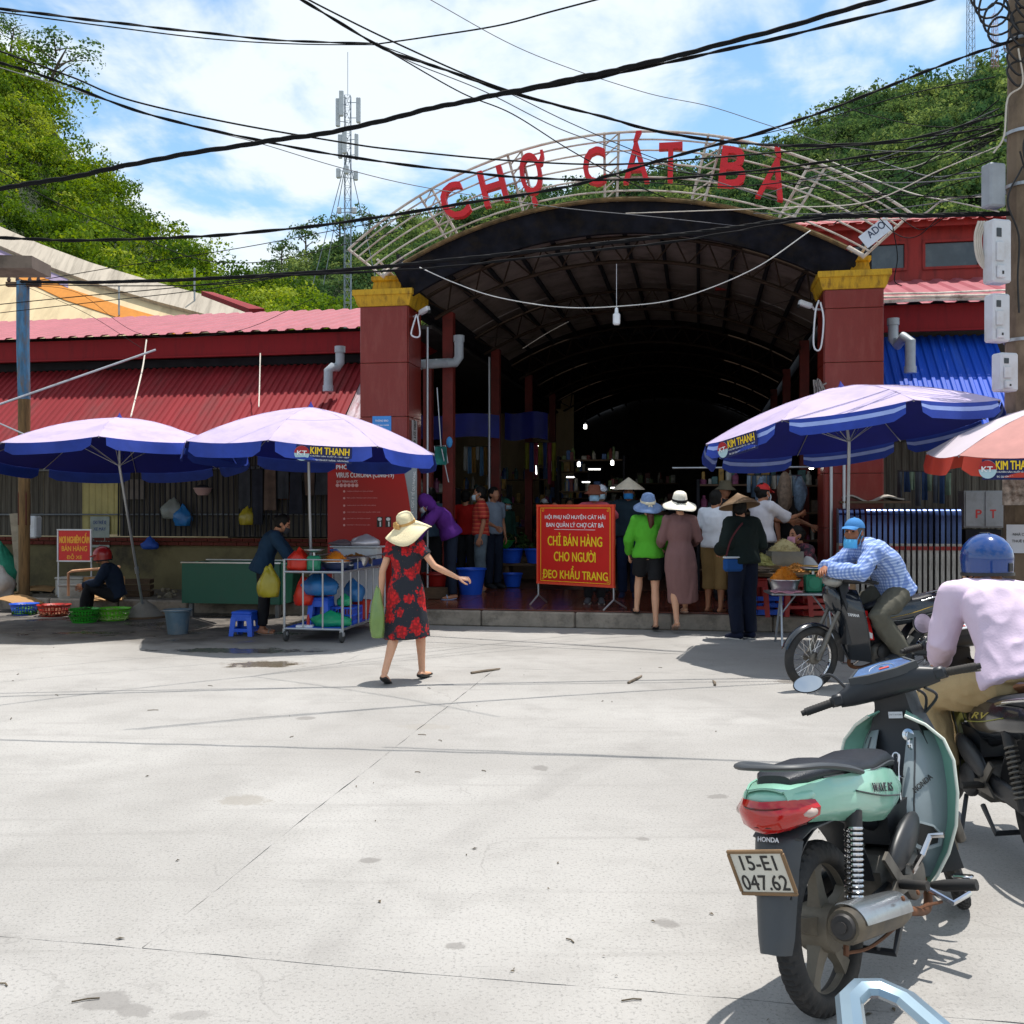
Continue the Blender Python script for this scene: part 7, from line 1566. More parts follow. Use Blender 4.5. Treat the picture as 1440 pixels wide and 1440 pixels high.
    for y, zt_, hw, th in st_:
        g = []
        for k in range(20):
            a = 2 * pi * k / 20; cx_, sx_ = cos(a), sin(a); X = hw * (abs(cx_) ** .7) * (1 if cx_ >= 0 else -1); Z = (th * .5 * (abs(sx_) ** (.75 if sx_ > 0 else .35))) * (1 if sx_ >= 0 else -1); g.append(V((X, y, zt_ - th * .5 + Z)))
        R_.append(g)
    q.rings(R_); P('seat', q, SEATM, smooth=60)
    q = MB(); rl_ = C.get('railpts') or spline([V((-.130, -.42, .775)), V((-.148, -.56, .815)), V((-.142, -.72, .852)), V((-.10, -.835, .866)), V((0, -.87, .87)), V((.10, -.835, .866)), V((.142, -.72, .852)), V((.148, -.56, .815)), V((.130, -.42, .775))], 6)
    q.tube(rl_, C.get('railr', (.020, .011)), C.get('railseg', 10)); P('grab_rail', q, C.get('rail', GPL), smooth=C.get('railsm', 60))
    # --- leg shield and covers
    lt_ = [(.90, .355, .075), (.86, .375, .145), (.80, .385, .205), (.72, .375, .235), (.60, .35, .240), (.48, .325, .225), (.38, .30, .190), (.30, .27, .145), (.26, .25, .115)]
    def li(j, k): return float(np.interp(j, [a / (len(lt_) - 1) for a in range(len(lt_))], [a[k] for a in lt_]))
    def ls(i, j): x = 2 * i - 1; w = li(j, 2); return V((x * w, li(j, 1) - .16 * abs(x) ** 1.8, li(j, 0) - .02 * abs(x) ** 2))
    q = MB(); q.sheet(lambda i, j: ls(1 - i, j), 20, 20, .007); lsd = P('leg_shield', q, body, smooth=60)
    for s_ in (0, 1): q = MB(); q.tube([ls(s_, j / 24) for j in range(25)], .0065, 8); P('shield_trim', q, trim, lsd)
    for s_ in (-1, 1):
        ytab = [(.30, .16), (.36, .10), (.44, .05), (.55, .07), (.66, .13), (.76, .20), (.84, .27)]
        def cf(i, j):
            k = .22 + .74 * j; w_ = li(k, 2) * (.80 - .14 * (1 - j) ** 2); z = li(k, 0); ye = ls(.5 + .5 * (.80 - .14 * (1 - j) ** 2), k).y - .006; yi = float(np.interp(z, [a[0] for a in ytab], [a[1] for a in ytab])); x = .062 + (w_ - .062) * i
            y = yi + (ye - yi) * i ** 1.25 - .030 * sin(pi * min(1, i * 1.05)) * (.4 + .6 * sin(pi * j)); return V((s_ * x, y, z - .012 * i))
        q = MB(); q.sheet(cf if s_ < 0 else (lambda i, j: cf(1 - i, j)), 16, 22, .006); cv = P('side_cover', q, cover, smooth=60)
        def cframe(i, j):
            du, dv_ = cf(i + .02, j) - cf(i - .02, j), cf(i, j - .02) - cf(i, j + .02); F = frame(cf(i, j), du * s_, dv_); return F
        F = cframe(.60, .60); pk = [(-.060, -.030), (-.020, -.052), (.052, -.046), (.062, -.012), (.030, .020), (-.048, .046)]
        q = MB(); q.rings([[F @ V((x * s_ * k, y * k, z)) for x, y in pk] for k, z in ((1.30, -.012), (1.26, .010), (1.02, .012), (.95, -.002))], cap=False); P('vent_frame', q, C.get('vent', WHITE), cv, 30)
        q = MB(); q.rings([[F @ V((x * s_ * k, y * k, z)) for x, y in pk] for k, z in ((1.04, .0045), (1.0, .0055))]); P('vent_opening', q, KTX, cv, 30)
        q = MB(); q.tube([cf(.34, t_ / 16) + (cframe(.34, max(.03, t_ / 16 - .001)).to_3x3() @ V((0, 0, .004))) for t_ in range(1, 16)], (.004, .003), 6); P('panel_seam', q, GPL, cv)
        if C.get('cover_text'):
            F = cframe(.52, .34); q = MB(); put_text(q, F @ RZ(28 * s_) @ T(0, 0, .008), C['cover_text'], .105, .021, .02, .001); P('lettering', q, C.get('cover_ink', KTX), cv, 0)
        q = MB(); q.ell((s_ * .120, -.10, .455), (.035, .17, .062), 18, rot=Matrix.Rotation(.42, 3, 'X')); P('frame_cover', q, BPL, smooth=60)
    if C.get('shield_text'):
        for s_ in (-1, 1):
            i0 = .5 + s_ * .36; a_, b_ = ls(i0 - .08, .42), ls(i0 + .08, .42); up_ = ls(i0, .38) - ls(i0, .46); F = frame(ls(i0, .42), a_ - b_, up_); q = MB(); put_text(q, F @ T(0, 0, .008), C['shield_text'], .10, .026, .02, .001); P('lettering', q, WTX, lsd, 0)
    if C.get('sticker'):
        for s_ in (-1, 1):
            q = MB(); q.sheet(lambda i, j: V((s_ * (.168 + .012 * (i - .5)), .10 + .10 * i - .06 * j + .04, .70 - .26 * j)), 4, 8, .004); sk = P('sticker', q, mat('sticker_red', 'c01a1c', .4), lsd); q = MB(); pts5 = [(.026 * (1 if k % 2 == 0 else .42) * cos(pi / 2 + k * pi / 5), .026 * (1 if k % 2 == 0 else .42) * sin(pi / 2 + k * pi / 5)) for k in range(10)]; q.prism(pts5, .002, frame(V((s_ * .174, .175, .64)), V((0, s_, 0)), V((0, 0, 1)))); P('star', q, WTX, sk, 0)
            q = MB(); q.sheet(lambda i, j: V((s_ * (.172 + .010 * (i - .5)), .10 + .085 * i, .50 - .05 * j + .03 * i)), 3, 2, .004); P('sticker_stripe', q, WTX, sk)
    # tunnel, neck and handlebar
    q = MB(); q.rings([[V((x * w, y, z)) for x, z in ((-1, zt_), (1, zt_), (1, zb_), (-1, zb_))] for y, w, zt_, zb_ in ((.32, .11, .80, .40), (.22, .10, .66, .40), (.12, .085, .585, .40), (.0, .075, .57, .40), (-.10, .07, .66, .44))]); P('tunnel', q, BPL, smooth=30)
    q = MB(); q.rings([[V((x * w, y + dy, z)) for x, dy in ((-1, .06), (1, .06), (.86, -.035), (-.86, -.035))] for y, w, z in ((.29, .075, .97), (.30, .085, .90), (.30, .115, .83), (.285, .15, .76), (.25, .12, .66), (.22, .09, .58))]); nk = P('neck_cover', q, BPL, smooth=40)
    q = MB(); q.lathe([(.020, 0), (.024, .004), (.024, .010), (.012, .012), (.012, .006), (.001, .006)], 20, V((.062, .245, .795)), (0, -1, .25)); P('ignition', q, CHROME, nk)
    if hero:
        for s_ in (-1, 1): q = MB(); q.tube(spline([V((s_ * .068, .04, .728)), V((s_ * .105, -.10, .752)), V((s_ * .124, -.28, .758)), V((s_ * .126, -.45, .778)), V((s_ * .108, -.66, .800))], 6), .004, 5); P('seat_piping', q, GPL)
        for p_ in ((.225, -.30, .335), (.232, -.45, .357), (.168, -.62, .33)): q = MB(); q.lathe([(.009, 0), (.009, .006), (.005, .008)], 8, V(p_), (1, 0, .3)); P('bolt', q, RUSTY)
        q = MB(); q.tube(spline([RA + V((.10, -.05, -.06)), RA + V((.115, .14, -.09)), V((.14, -.12, .215)), V((.17, .05, .20))], 6), .006, 6); P('brake_rod', q, RUSTY); q = MB(); q.tube([RA + V((.10, -.02, .0)), RA + V((.105, -.055, -.065))], (.008, .016), 6); P('brake_arm', q, RUSTY)
        for k_, (a_, b_) in enumerate(((.10, .12), (.14, .10), (-.12, .11))): q = MB(); q.tube(spline([V((a_, .28, .98)), V((a_ * 1.1, .36, .93)), V((b_ * .7, .36, .84)), V((b_ * .4, .34, .78))], 6), .006, 6); P('control_cable', q, BPL)
        q = MB(); q.tube([V((0, -.62, .69)), V((0, -.85, .675))], (.05, .012), 8); P('tail_underside', q, BPL)
        F = frame(V((.02, .252, .875)), V((1, 0, 0)), V((0, .08, 1))); q = MB(); q.box((0, 0, .010), (.058, .026, .002)); P('label', q, WHITE, nk, 0, F); q = MB(); put_text(q, F @ T(0, .002, .0125), 'CHÚ Ý  AN TOÀN', .05, .006); P('lettering', q, KTX, nk, 0)
        q = MB()
        for x in (-.045, 0, .045): q.tube(spline([V((x, .05, .56)), V((x, .07, .68)), V((x, .10, .74)), V((x + .022, .10, .74)), V((x + .022, .07, .68)), V((x + .022, .05, .56))], 5), .005, 6)
        q.tube([V((-.06, .075, .66)), V((.085, .075, .66))], .005, 6); P('luggage_rack', q, CHROME)
        q = MB(); q.tube(spline([V((.10, .17, .79)), V((.10, .14, .79)), V((.10, .13, .77)), V((.10, .15, .755)), V((.10, .155, .775))], 5), .005, 6); P('bag_hook', q, CHROME, nk)
    hz = 1.0
    q = MB(); R_ = []
    for x, yc, zc, a, b_ in ((-.20, .235, hz - .012, .030, .030), (-.15, .245, hz - .005, .046, .044), (-.09, .27, hz + .005, .075, .058), (0, .285, hz + .012, .092, .066), (.09, .27, hz + .005, .075, .058), (.15, .245, hz - .005, .046, .044), (.20, .235, hz - .012, .030, .030)):
        R_.append([V((x, yc + a * (abs(cos(t)) ** .7) * (1 if cos(t) > 0 else -1), zc + b_ * (abs(sin(t)) ** .6) * (1 if sin(t) > 0 else -1))) for t in [2 * pi * k / 20 for k in range(20)]])
    q.rings(R_); hb_ = P('handlebar_cover', q, C.get('head', BPL), smooth=50, M_=MS)
    F = MS @ frame(V((0, .245, hz + .072)), V((1, 0, 0)), V((0, 1, .28)))
    q = MB(); q.rings([[V((x_ * s_, y_ * s_, z)) for x_, y_ in ((-.125, -.038), (-.09, .045), (0, .062), (.09, .045), (.125, -.038), (.05, -.062), (-.05, -.062))] for s_, z in ((1.12, -.03), (1.1, .004), (1.0, .006), (.97, -.002))]); P('meter_bezel', q, GPL, hb_, 30, F)
    q = MB(); q.prism([(-.12, -.036), (-.087, .042), (0, .058), (.087, .042), (.12, -.036), (.05, -.058), (-.05, -.058)][::-1], .003, F @ T(0, 0, .0)); mt_ = P('meter', q, C.get('meter', mat('meter_blue', '3a5a86', .12, var=.3, scale=22, spec=.8)), hb_, 0)
    q = MB(); n_ = 24; q.tube([V((.05 * cos(pi * k / n_), -.03 + .055 * sin(pi * k / n_), .0045)) for k in range(n_ + 1)], (.0025, .0008), 4, ref=(0, 0, 1)); P('dial_ring', q, WTX, mt_, 0, F); q = MB(); q.box((0.01, -.028, .005), (.04, .016, .002)); P('warning_light', q, mat('lamp_red', 'b84a40', .3), mt_, 0, F)
    q = MB(); q.ell((0, .365, hz - .02), (.085, .045, .055), 18); P('headlight', q, mat('lens_head', '#c8ccd0', .08, var=.15, scale=20, spec=.9, coat=.6), hb_, 60, MS)
    if C.get('nose'): q = MB(); q.ell((0, .385, .80), (.115, .07, .15), 20, rot=Matrix.Rotation(-.35, 3, 'X')); P('front_nose', q, body, smooth=60); q = MB(); q.ell((0, .40, hz - .03), (.105, .075, .062), 20); P('headlight_cowl', q, SILV, hb_, 60, MS)
    for s_ in (-1, 1):
        q = MB(); q.tube([V((s_ * .19, .235, hz - .012)), V((s_ * .235, .225, hz - .013))], .021, 12); q.box((s_ * .205, .222, hz - .008), (.05, .045, .05), bev=.01); P('switch_housing', q, BPL, hb_, 40, MS)
        q = MB(); q.tube([V((s_ * .225, .228, hz - .012)), V((s_ * .345, .205, hz - .02))], .0165, 12); q.tube([V((s_ * .345, .205, hz - .02)), V((s_ * .362, .202, hz - .021))], .012, 10)
        for k in range(9): q.lathe([(.0178, -.0025), (.0178, .0025)], 12, V((s_ * (.235 + .012 * k), .226 - .0023 * k, hz - .0125 - .0008 * k)), (s_, -.19, -.06))
        P('grip', q, RUB, hb_, 40, MS)
        if s_ > 0 or C['wheel'] != 'mag': q = MB(); q.tube([V((s_ * .20, .265, hz - .02)), V((s_ * .25, .285, hz - .025)), V((s_ * .36, .25, hz - .04))], .0065, 8); P('lever', q, ENG, hb_, 40, MS)
    for s_, spec in C.get('mirrors', {}).items():
        s_ = -1 if s_ == 'L' else 1; c_ = V(spec['c']); n_ = V(spec.get('n', (0, -1, .1))).normalized(); q = MB(); st0 = V((s_ * .16, .25, hz + .03)); q.tube(spline([st0, st0.lerp(c_, .35) + V((0, .01, .05)), c_ + n_ * -.018], 6), .0065, 8); mr = P('mirror', q, BPL, hb_, 40, MS)
        q = MB(); q.lathe([(.001, -.026), (.045, -.022), (.062, -.004), (.064, .003), (.058, .003)], 28, c_, n_, squash=(1.0, spec.get('sq', .68))); 
        P('mirror_shell', q, BPL, mr, 50, MS); q = MB(); q.lathe([(.0585, .0), (.0585, .0065)], 28, c_, n_, squash=(1.0, spec.get('sq', .68))); P('mirror_glass', q, mat('mirror_glass', '#c4c8cc', .02, metal=1.0, var=0), mr, 30, MS)
    # front mudguard
    q = MB(); q.sheet(lambda i, j: V(((i - .5) * .105 * (1 - .25 * j), FA_.y + .315 * cos(.35 + 2.0 * (1 - j)), FA_.z + .315 * sin(.35 + 2.0 * (1 - j)) - .025 * (2 * i - 1) ** 2)), 6, 18, .005); P('front_mudguard', q, C.get('fender', body), smooth=50, M_=MS)
    q = MB(); q.sheet(lambda i, j: V(((i - .5) * .09, FA_.y + .33 * cos(2.3 + 1.0 * j), FA_.z + .33 * sin(2.3 + 1.0 * j))), 4, 8, .005); P('mud_flap', q, BPL, smooth=50, M_=MS)
    return t_
MINT = mat('mint_paint', '86b8a4', .25, var=.04, scale=2, coat=.6, spec=.5, dirt='5f8a78', dirt_amt=.15); MINTC = mat('silver_grey_plastic', '7d888c', .35, var=.05, scale=3, coat=.2, dirt='4f5a5e', dirt_amt=.25)
CREAM = mat('trim_cream', 'd0d4c8', .4, var=.05)
bike('mint green underbone motorbike leaning on its stand at the lower right', V((1.41, 3.72, 0)), atan2(-.66, .75), -8.5,
     dict(scale=.945, body=MINT, cover=MINTC, trim=CREAM, wheel='mag', hero=True, steer=26, plate=('15-E1', '047.62'), maker='HONDA', cover_text='HONDA', side_text='WAVE RS', stripe=GPL, mirrors=dict(L=dict(c=(-.30, .24, 1.085), n=(.1, -1, .45), sq=.62)), fender=GPL, vent=mat('vent_grey', '8a9498', .4)))
BLKP = mat('black_paint', (.010, .013, .018), .2, var=.1, coat=.7); GOLD = mat('gold_stripe', 'a88a3a', .35, metal=.3, var=.1); SILV = mat('silver_panel', '8c8c88', .35, metal=.4, var=.1)
bike('black motorbike with gold stripes ridden by the man in the checked shirt', V((3.28, 9.28, 0)), atan2(.975, -.20), 3,
     dict(body=BLKP, cover=SILV, trim=BLKP, wheel='spoke', steer=12, maker='YAMAHA', nose=True, shield_text='YAMAHA', cover_text='YAMAHA', cover_ink=WTX, stripe=GOLD, stripe2=SILV, sticker=True, vent=BLKP, fender=BLKP, rail=CHROME, railr=(.011, .009), mirrors=dict(L=dict(c=(-.27, .20, 1.12), n=(.1, -1, .1), sq=.6))))
bike('dark dusty motorbike carrying the man in the blue helmet', V((2.36, 5.06, 0)), atan2(.02, 1), -3,
     dict(scale=.95, body=BLKP, cover=mat('olive_panel', '5a5a2a', .4, var=.2), trim=BLKP, wheel='mag', steer=8, maker='SIRIUS', side_text='RV', side_ink=mat('ink_gold', 'a8984a', .4), stripe=mat('olive_stripe', '8a8a3a', .4), vent=BLKP, fender=BLKP, rail=CHROME, railr=(.013, .011), meter=mat('meter_white', 'c0c8d0', .15, var=.2, scale=24), mirrors=dict(L=dict(c=(-.27, .12, 1.13), n=(.25, -1, .08), sq=.85), R=dict(c=(.06, .14, 1.12), n=(-.4, -1, .1), sq=.95))))
SKY_P = mat('skyblue_paint', '7f939f', .32, metal=.6, var=.05, coat=.6)
bike('motorbike with light blue grab rail cut by the bottom edge', V((.58, .70, 0)), atan2(-.02, -1.0), 0,
     dict(railpts=[V((p[0] * .74, p[1], p[2] - .012)) for p in ((-.125, -.42, .79), (-.115, -.62, .83), (-.104, -.76, .862), (-.06, -.875, .876), (-.02, -.905, .88), (.02, -.905, .88), (.06, -.875, .876), (.104, -.76, .862), (.115, -.62, .83), (.125, -.42, .79))], body=mat('navy_paint', '1c2440', .25, var=.1, coat=.6), cover=GPL, trim=GPL, wheel='mag', steer=0, plate=('15-B1', '338.20'), rail=SKY_P, railr=(.021, .012), railseg=8, railsm=22, vent=GPL))
# ================================================================ masts, overhead cables
MST = mat('mast_steel', '7c8894', .5, metal=.3, var=.15)
def mast(label, base, h, w, topw, sect, antennas, m=MST):
    t_ = thing('lattice_mast', label, 'mast', base)
    def c_(k, z): s_ = (w + (topw - w) * z / h) / 2; return V(((s_, s_), (-s_, s_), (-s_, -s_), (s_, -s_))[k][:] + (z,))
    for k in range(4): q = MB(); q.tube([c_(k, 0), c_(k, h)], w * .05, 5); q.build('mast_leg', m, t_)
    q = MB()
    for j in range(sect):
        z0_, z1_ = h * j / sect, h * (j + 1) / sect
        for k in range(4): q.tube([c_(k, z0_), c_((k + 1) % 4, z1_)], w * .028, 4); q.tube([c_(k, z1_), c_((k + 1) % 4, z1_)], w * .028, 4)
    q.build('lattice', m, t_, kind='stuff')
    for a in antennas:
        p, d_ = V(a[0]), a[1]; q = MB(); q.box(p, d_, bev=min(d_) * .2); an = q.build('antenna_panel', mat('antenna_grey', 'b9c0c6', .5), t_); q = MB(); q.tube([p + V((0, 0, d_[2] * .3)), V((0, 0, p.z + d_[2] * .3))], w * .05, 5); q.tube([p - V((0, 0, d_[2] * .3)), V((0, 0, p.z - d_[2] * .3))], w * .05, 5); q.build('bracket', m, an)
    q = MB(); q.tube([V((0, 0, h)), V((0, 0, h * 1.10))], w * .04, 5); q.build('lightning_rod', m, t_)
    return t_
Ym = 62.0; pm = at(489, 440, Ym); ztop = at(489, 135, Ym).z - pm.z
k_ = Ym / FPX
ants = [((dx * k_, dy, at(0, py, Ym).z - pm.z), (wd * k_, .25, hh * k_)) for dx, dy, py, wd, hh in ((-13, -.2, 160, 6, 40), (-7, -.5, 150, 6, 36), (15, .0, 155, 6, 36), (-11, .1, 205, 6, 34), (13, -.2, 208, 5, 36), (-2, -.7, 205, 6, 34), (-12, -.3, 246, 6, 14), (1, -.7, 244, 6, 12), (11, .1, 246, 6, 14), (-12, 0, 296, 6, 9), (9, 0, 296, 7, 9))]
mast('steel lattice mast hung with pale phone antennas rising left of the arch', V((pm.x, Ym, 0)), pm.z + ztop, 10 * k_, 8 * k_, 34, [((a[0][0], a[0][1], a[0][2] + pm.z), a[1]) for a in ants])
q = MB()
for s_, px in ((-1, 440), (1, 530), (-1, 455)): q.tube([at(489, 215, Ym), at(px, 400, Ym + 2)], .025, 4)
single('guy_wires', q, MST, 'thin guy wires spreading down from the antenna mast', 'wires')
for px, pt_, pb, w, Y, lab in ((1365, -40, 92, 9, 262, 'tall lattice tower on the right hilltop left of the concrete pole'), (1399, 20, 90, 7, 262, 'shorter red and white tower on the right hilltop by the pole')):
    k_ = Y / FPX; b0 = at(px, pb, Y); mast(lab, b0 - V((0, 0, 6)), (pb - pt_) * k_ + 6, w * k_, w * k_ * .8, 14, [((0, 0, 30 * k_), (14 * k_, .3, 1.2 * k_))], MST if w > 8 else mat('mast_red', 'a8787a', .6))
CAB = mat('cable_black2', (.008, .008, .009), .75, var=0, spec=.15); CABW = mat('cable_pale', 'b8b0a4', .6); CABG = mat('cable_grey', '5a5c60', .6)
def cable(label, pts, Y0, Y1, r, m=CAB, strands=1, group='overhead cables'):
    """an overhead cable through bearings of the photograph, between two distances"""
    n = len(pts); L_ = [0]
    for a, b_ in zip(pts, pts[1:]): L_.append(L_[-1] + sqrt((a[0] - b_[0])**2 + (a[1] - b_[1])**2))
    r *= .62
    P = [at(p[0], p[1], Y0 + (Y1 - Y0) * l / L_[-1]) for p, l in zip(pts, L_)]
    S = spline(P, 10); t_ = thing('overhead_cable', label, 'cable', S[0], group=group); S = [p - S[0] for p in S]
    for k in range(strands):
        q = MB()
        if strands == 1: q.tube(S, r, 6)
        else:
            rr = r * .55; q.tube([p + V((rr * cos(i * .7 + 2 * pi * k / strands), rr * .6 * sin(i * .7), rr * sin(i * .7 + 2 * pi * k / strands))) for i, p in enumerate(S)], r * .58, 6)
        q.build('strand', m, t_, smooth=180)
cable('thick black cable from the upper left corner sagging to a joint left of centre', [(-60, 4), (0, 12), (120, 27), (250, 42), (400, 57), (530, 61)], 8, 11, .020, strands=2)
cable('thin black cable running just under the uppermost left one', [(-60, 8), (0, 17), (150, 37), (300, 55), (420, 62), (530, 63)], 8, 11, .010)
cable('black cable from the joint rising to the top edge right of centre', [(530, 62), (600, 52), (700, 36), (780, 15), (860, -6)], 11, 9, .013)
cable('topmost of three cables from the left edge crossing before the mast', [(-40, 58), (0, 72), (100, 108), (180, 140), (320, 172), (480, 200), (560, 211), (720, 226), (860, 231), (1000, 222), (1200, 204), (1400, 180)], 9.5, 10.9, .014)
cable('thick middle cable from the left edge passing behind the arch letters', [(-40, 76), (0, 88), (70, 110), (200, 158), (330, 190), (480, 219), (640, 240), (760, 251), (920, 252), (1060, 240), (1200, 222), (1400, 190)], 9.5, 10.9, .022, strands=2)
cable('thin lowest cable of the left group fading into the arch', [(-40, 84), (0, 95), (120, 132), (260, 175), (360, 200), (480, 236), (600, 264), (780, 291), (900, 303), (1040, 318)], 9.5, 14.2, .008, CABG)
cable('thick double cable climbing from the left edge to the top right', [(-60, 278), (0, 265), (100, 249), (220, 224), (360, 201), (480, 183), (600, 154), (700, 133), (820, 108), (920, 86), (1080, 45), (1250, -4), (1300, -20)], 8, 7.4, .030, strands=3)
cable('second thick cable under the double one near the top right', [(700, 134), (820, 113), (960, 83), (1100, 52), (1310, 0), (1380, -20)], 7.75, 7.3, .022, strands=2)
cable('thick cable from the top edge left of centre sweeping right to the pole', [(400, -10), (430, 3), (540, 68), (620, 96), (720, 131), (840, 162), (930, 186), (1040, 201), (1150, 204), (1280, 195), (1410, 160)], 8.5, 10.9, .022, strands=2)
cable('thinner cable beside the top sweeping one', [(415, -12), (450, 8), (560, 62), (700, 122), (860, 167), (960, 190), (1120, 206), (1300, 197), (1410, 172)], 8.5, 10.9, .012)
cable('cable forking from the joint down across the letter C', [(530, 62), (560, 80), (650, 131), (720, 160), (800, 210), (880, 254), (940, 280)], 11, 14.4, .012)
cable('pale cable forking from the joint towards the last letters', [(530, 62), (580, 88), (680, 128), (780, 178), (860, 207), (960, 240), (1100, 285)], 11, 14.2, .010, CABG)
cable('cable forking from the joint over the tall accent', [(530, 62), (600, 88), (700, 124), (800, 172), (900, 215), (1000, 250)], 11, 14.2, .009)
cable('thick black cable from the left edge sagging past the arch feet up to the pole', [(-60, 331), (0, 334), (100, 338), (220, 335), (330, 329), (480, 313), (640, 288), (780, 266), (860, 246), (940, 222), (1060, 189), (1160, 156), (1260, 117), (1350, 82), (1430, 55)], 9.5, 10.8, .026, strands=2)
cable('long thick bundle from the timber pole across the vault to the pole', [(30, 396), (120, 397), (240, 394), (360, 388), (480, 380), (600, 369), (760, 352), (920, 334), (1020, 322), (1110, 309), (1200, 303), (1300, 303), (1420, 300)], 16.6, 10.8, .042, strands=4)
cable('second dark bundle drooping under the long one before the vault', [(360, 389), (480, 384), (620, 376), (800, 356), (960, 338), (1100, 314), (1180, 306)], 14.2, 11.8, .026, strands=2)
for k, (pts, r) in enumerate(((([(-40, 432), (0, 428), (120, 416), (240, 405), (380, 389)]), .012), (([(-40, 446), (0, 440), (140, 424), (280, 408), (420, 386)]), .010), (([(-40, 404), (30, 400), (150, 402), (300, 400), (400, 388)]), .014), (([(34, 398), (160, 376), (330, 350), (480, 322), (640, 292)]), .010), (([(34, 402), (120, 440), (200, 490)]), .006), (([(34, 400), (110, 412), (200, 470), (330, 466), (440, 420)]), .006))):
    cable(['cable leaving the left edge low over the pink roof', 'lowest slanting cable over the pink roof', 'short thick cable at the top of the timber pole', 'cable rising from the timber pole towards the letters', 'thin wire dropping from the timber pole to the awning fascia', 'slack wire drooping over the pink roof'][k], pts, 16.4, 14.5, r)
cable('thin wire crossing the left hill diagonally and rising past the mast', [(-30, 225), (0, 240), (80, 285), (200, 335), (270, 362), (330, 370), (400, 364), (480, 345), (560, 325)], 10, 13, .008)
cable('thin pale wire from the top edge slanting to the right hill', [(595, -6), (740, 72), (900, 128), (1000, 150), (1100, 182), (1210, 210), (1400, 214)], 9, 10.9, .006, CABG)
for k, (pts, r, m) in enumerate((([(900, 232), (1000, 246), (1150, 236), (1290, 215), (1405, 178)], .013, CAB), ([(900, 256), (1040, 262), (1180, 244), (1300, 222), (1405, 196)], .010, CAB), ([(880, 300), (1000, 296), (1100, 292), (1220, 284), (1320, 240), (1408, 204)], .010, CABW), ([(1120, 306), (1220, 286), (1320, 242), (1408, 190)], .010, CAB), ([(1170, 304), (1260, 280), (1340, 228), (1410, 170)], .008, CAB), ([(1180, 148), (1240, 166), (1310, 178), (1405, 178)], .008, CAB), ([(1040, 196), (1140, 172), (1280, 132), (1400, 108)], .010, CAB), ([(1060, 300), (1180, 300), (1300, 288), (1405, 268)], .010, CABG), ([(1150, 310), (1280, 306), (1330, 280), (1390, 276)], .016, CABW), ([(1230, 300), (1262, 330), (1290, 332), (1320, 306)], .008, CAB), ([(1262, 304), (1290, 322), (1310, 318), (1350, 296), (1400, 312)], .008, CAB), ([(1255, 316), (1262, 360), (1258, 394), (1268, 402)], .010, CAB))):
    cable(['black cable level through the last letters to the pole', 'cable just under the level one to the pole', 'pale cable dipping across the right arch end', 'black cable from the arch end steeply up to the pole', 'thin cable from the arch end to the pole top', 'thin wire sagging in front of the right hill', 'thin black cable over the right arch shoulder', 'grey cable low over the red roof to the pole', 'pale thick cable to the boxes on the pole', 'slack loop of wire hanging over the red roof', 'second slack loop of wire near the white boxes', 'short wire dangling in front of the clerestory windows'][k], pts, 13.2 if k not in (5, 9, 10, 11) else 11.6, 10.85 if k != 11 else 11.6, r, m)
cable('white cable sagging across the open vault with a bulb', [(590, 376), (640, 398), (700, 418), (790, 432), (880, 430), (960, 418), (1060, 378), (1140, 324)], 14.7, 13.7, .012, mat('cable_white', '#cfcfca', .5), group=None)
cable('thin dark wire strung inside the vault behind the bulb', [(640, 470), (760, 478), (880, 470), (1000, 450), (1120, 420)], 17.5, 16.5, .006, group=None)
cable('pale wire slanting under the vault left of the bulb', [(735, 490), (770, 468), (800, 452)], 17.0, 16.8, .008, CABW, group=None)

rw = random.Random(12)
for k in range(11):
    xa, ya, yb = rw.uniform(1060, 1260), rw.uniform(215, 318), rw.uniform(120, 300) if k != 4 else 140; m_ = (xa + 1405) / 2
    mm = rw.choice((CAB, CAB, CABG, CABW)); cable('thin %s wire from %s to the %s' % ({CAB: 'black', CABG: 'grey', CABW: 'pale'}[mm], ['the last red letter', 'the right arch shoulder', 'the right arch end', 'the small board'][int((xa - 1060) / 50.1)], ['pole coils', 'pole clamp', 'grey box', 'large meter box'][int((yb - 120) / 45.1)]), [(xa, ya), ((xa + m_) / 2, ya * .72 + yb * .28 + rw.uniform(4, 12)), (m_, (ya + yb) / 2 + rw.uniform(6, 18)), ((m_ + 1405) / 2, ya * .25 + yb * .75 + rw.uniform(4, 12)), (1405, yb)], rw.uniform(12.4, 13.4), 10.8, rw.choice((.007, .009, .012)), mm, group='tangled wires at the right end of the arch')
# ================================================================ more goods and clutter
def foam(label, p, w, d, h, rz): t_ = thing('foam_box', label, 'box', p, rz); q = MB(); q.box((0, 0, h / 2), (w, d, h), bev=.012); q.build('box', mat('foam_dirty', 'a9a59c', .8, var=.15, dirt='5c5448', dirt_amt=.7), t_); q = MB(); q.box((0, 0, h + .02), (w * 1.05, d * 1.05, .035), bev=.01); q.build('lid', mat('foam_dirty', 'a9a59c', .8, var=.15, dirt='5c5448', dirt_amt=.7), t_)
foam('dirty white foam box against the low wall left of the collapsed cardboard', V((gnd(185, 822, .17).x, 17.0, .17)), .5, .36, .28, -.2)
foam('small foam box under the bent rusty pipe', V((gnd(128, 836, .17).x, 16.5, .17)), .36, .28, .2, .3)
def crate(label, p, w, d, h, m, rz=0.0):
    t_ = thing('slatted_crate', label, 'crate', p, rz)
    for a in range(4):
        ln, off = (w, d / 2) if a % 2 == 0 else (d, w / 2)
        for k in range(3): q = MB(); q.M = RZ(90 * a); q.box((0, off, h * (.16 + .33 * k)), (ln - (.0 if a % 2 else .03), .014, h * .22)); q.build('slat', m, t_)
    q = MB(); q.box((0, 0, .012), (w, d, .02)); q.build('base', m, t_); return t_
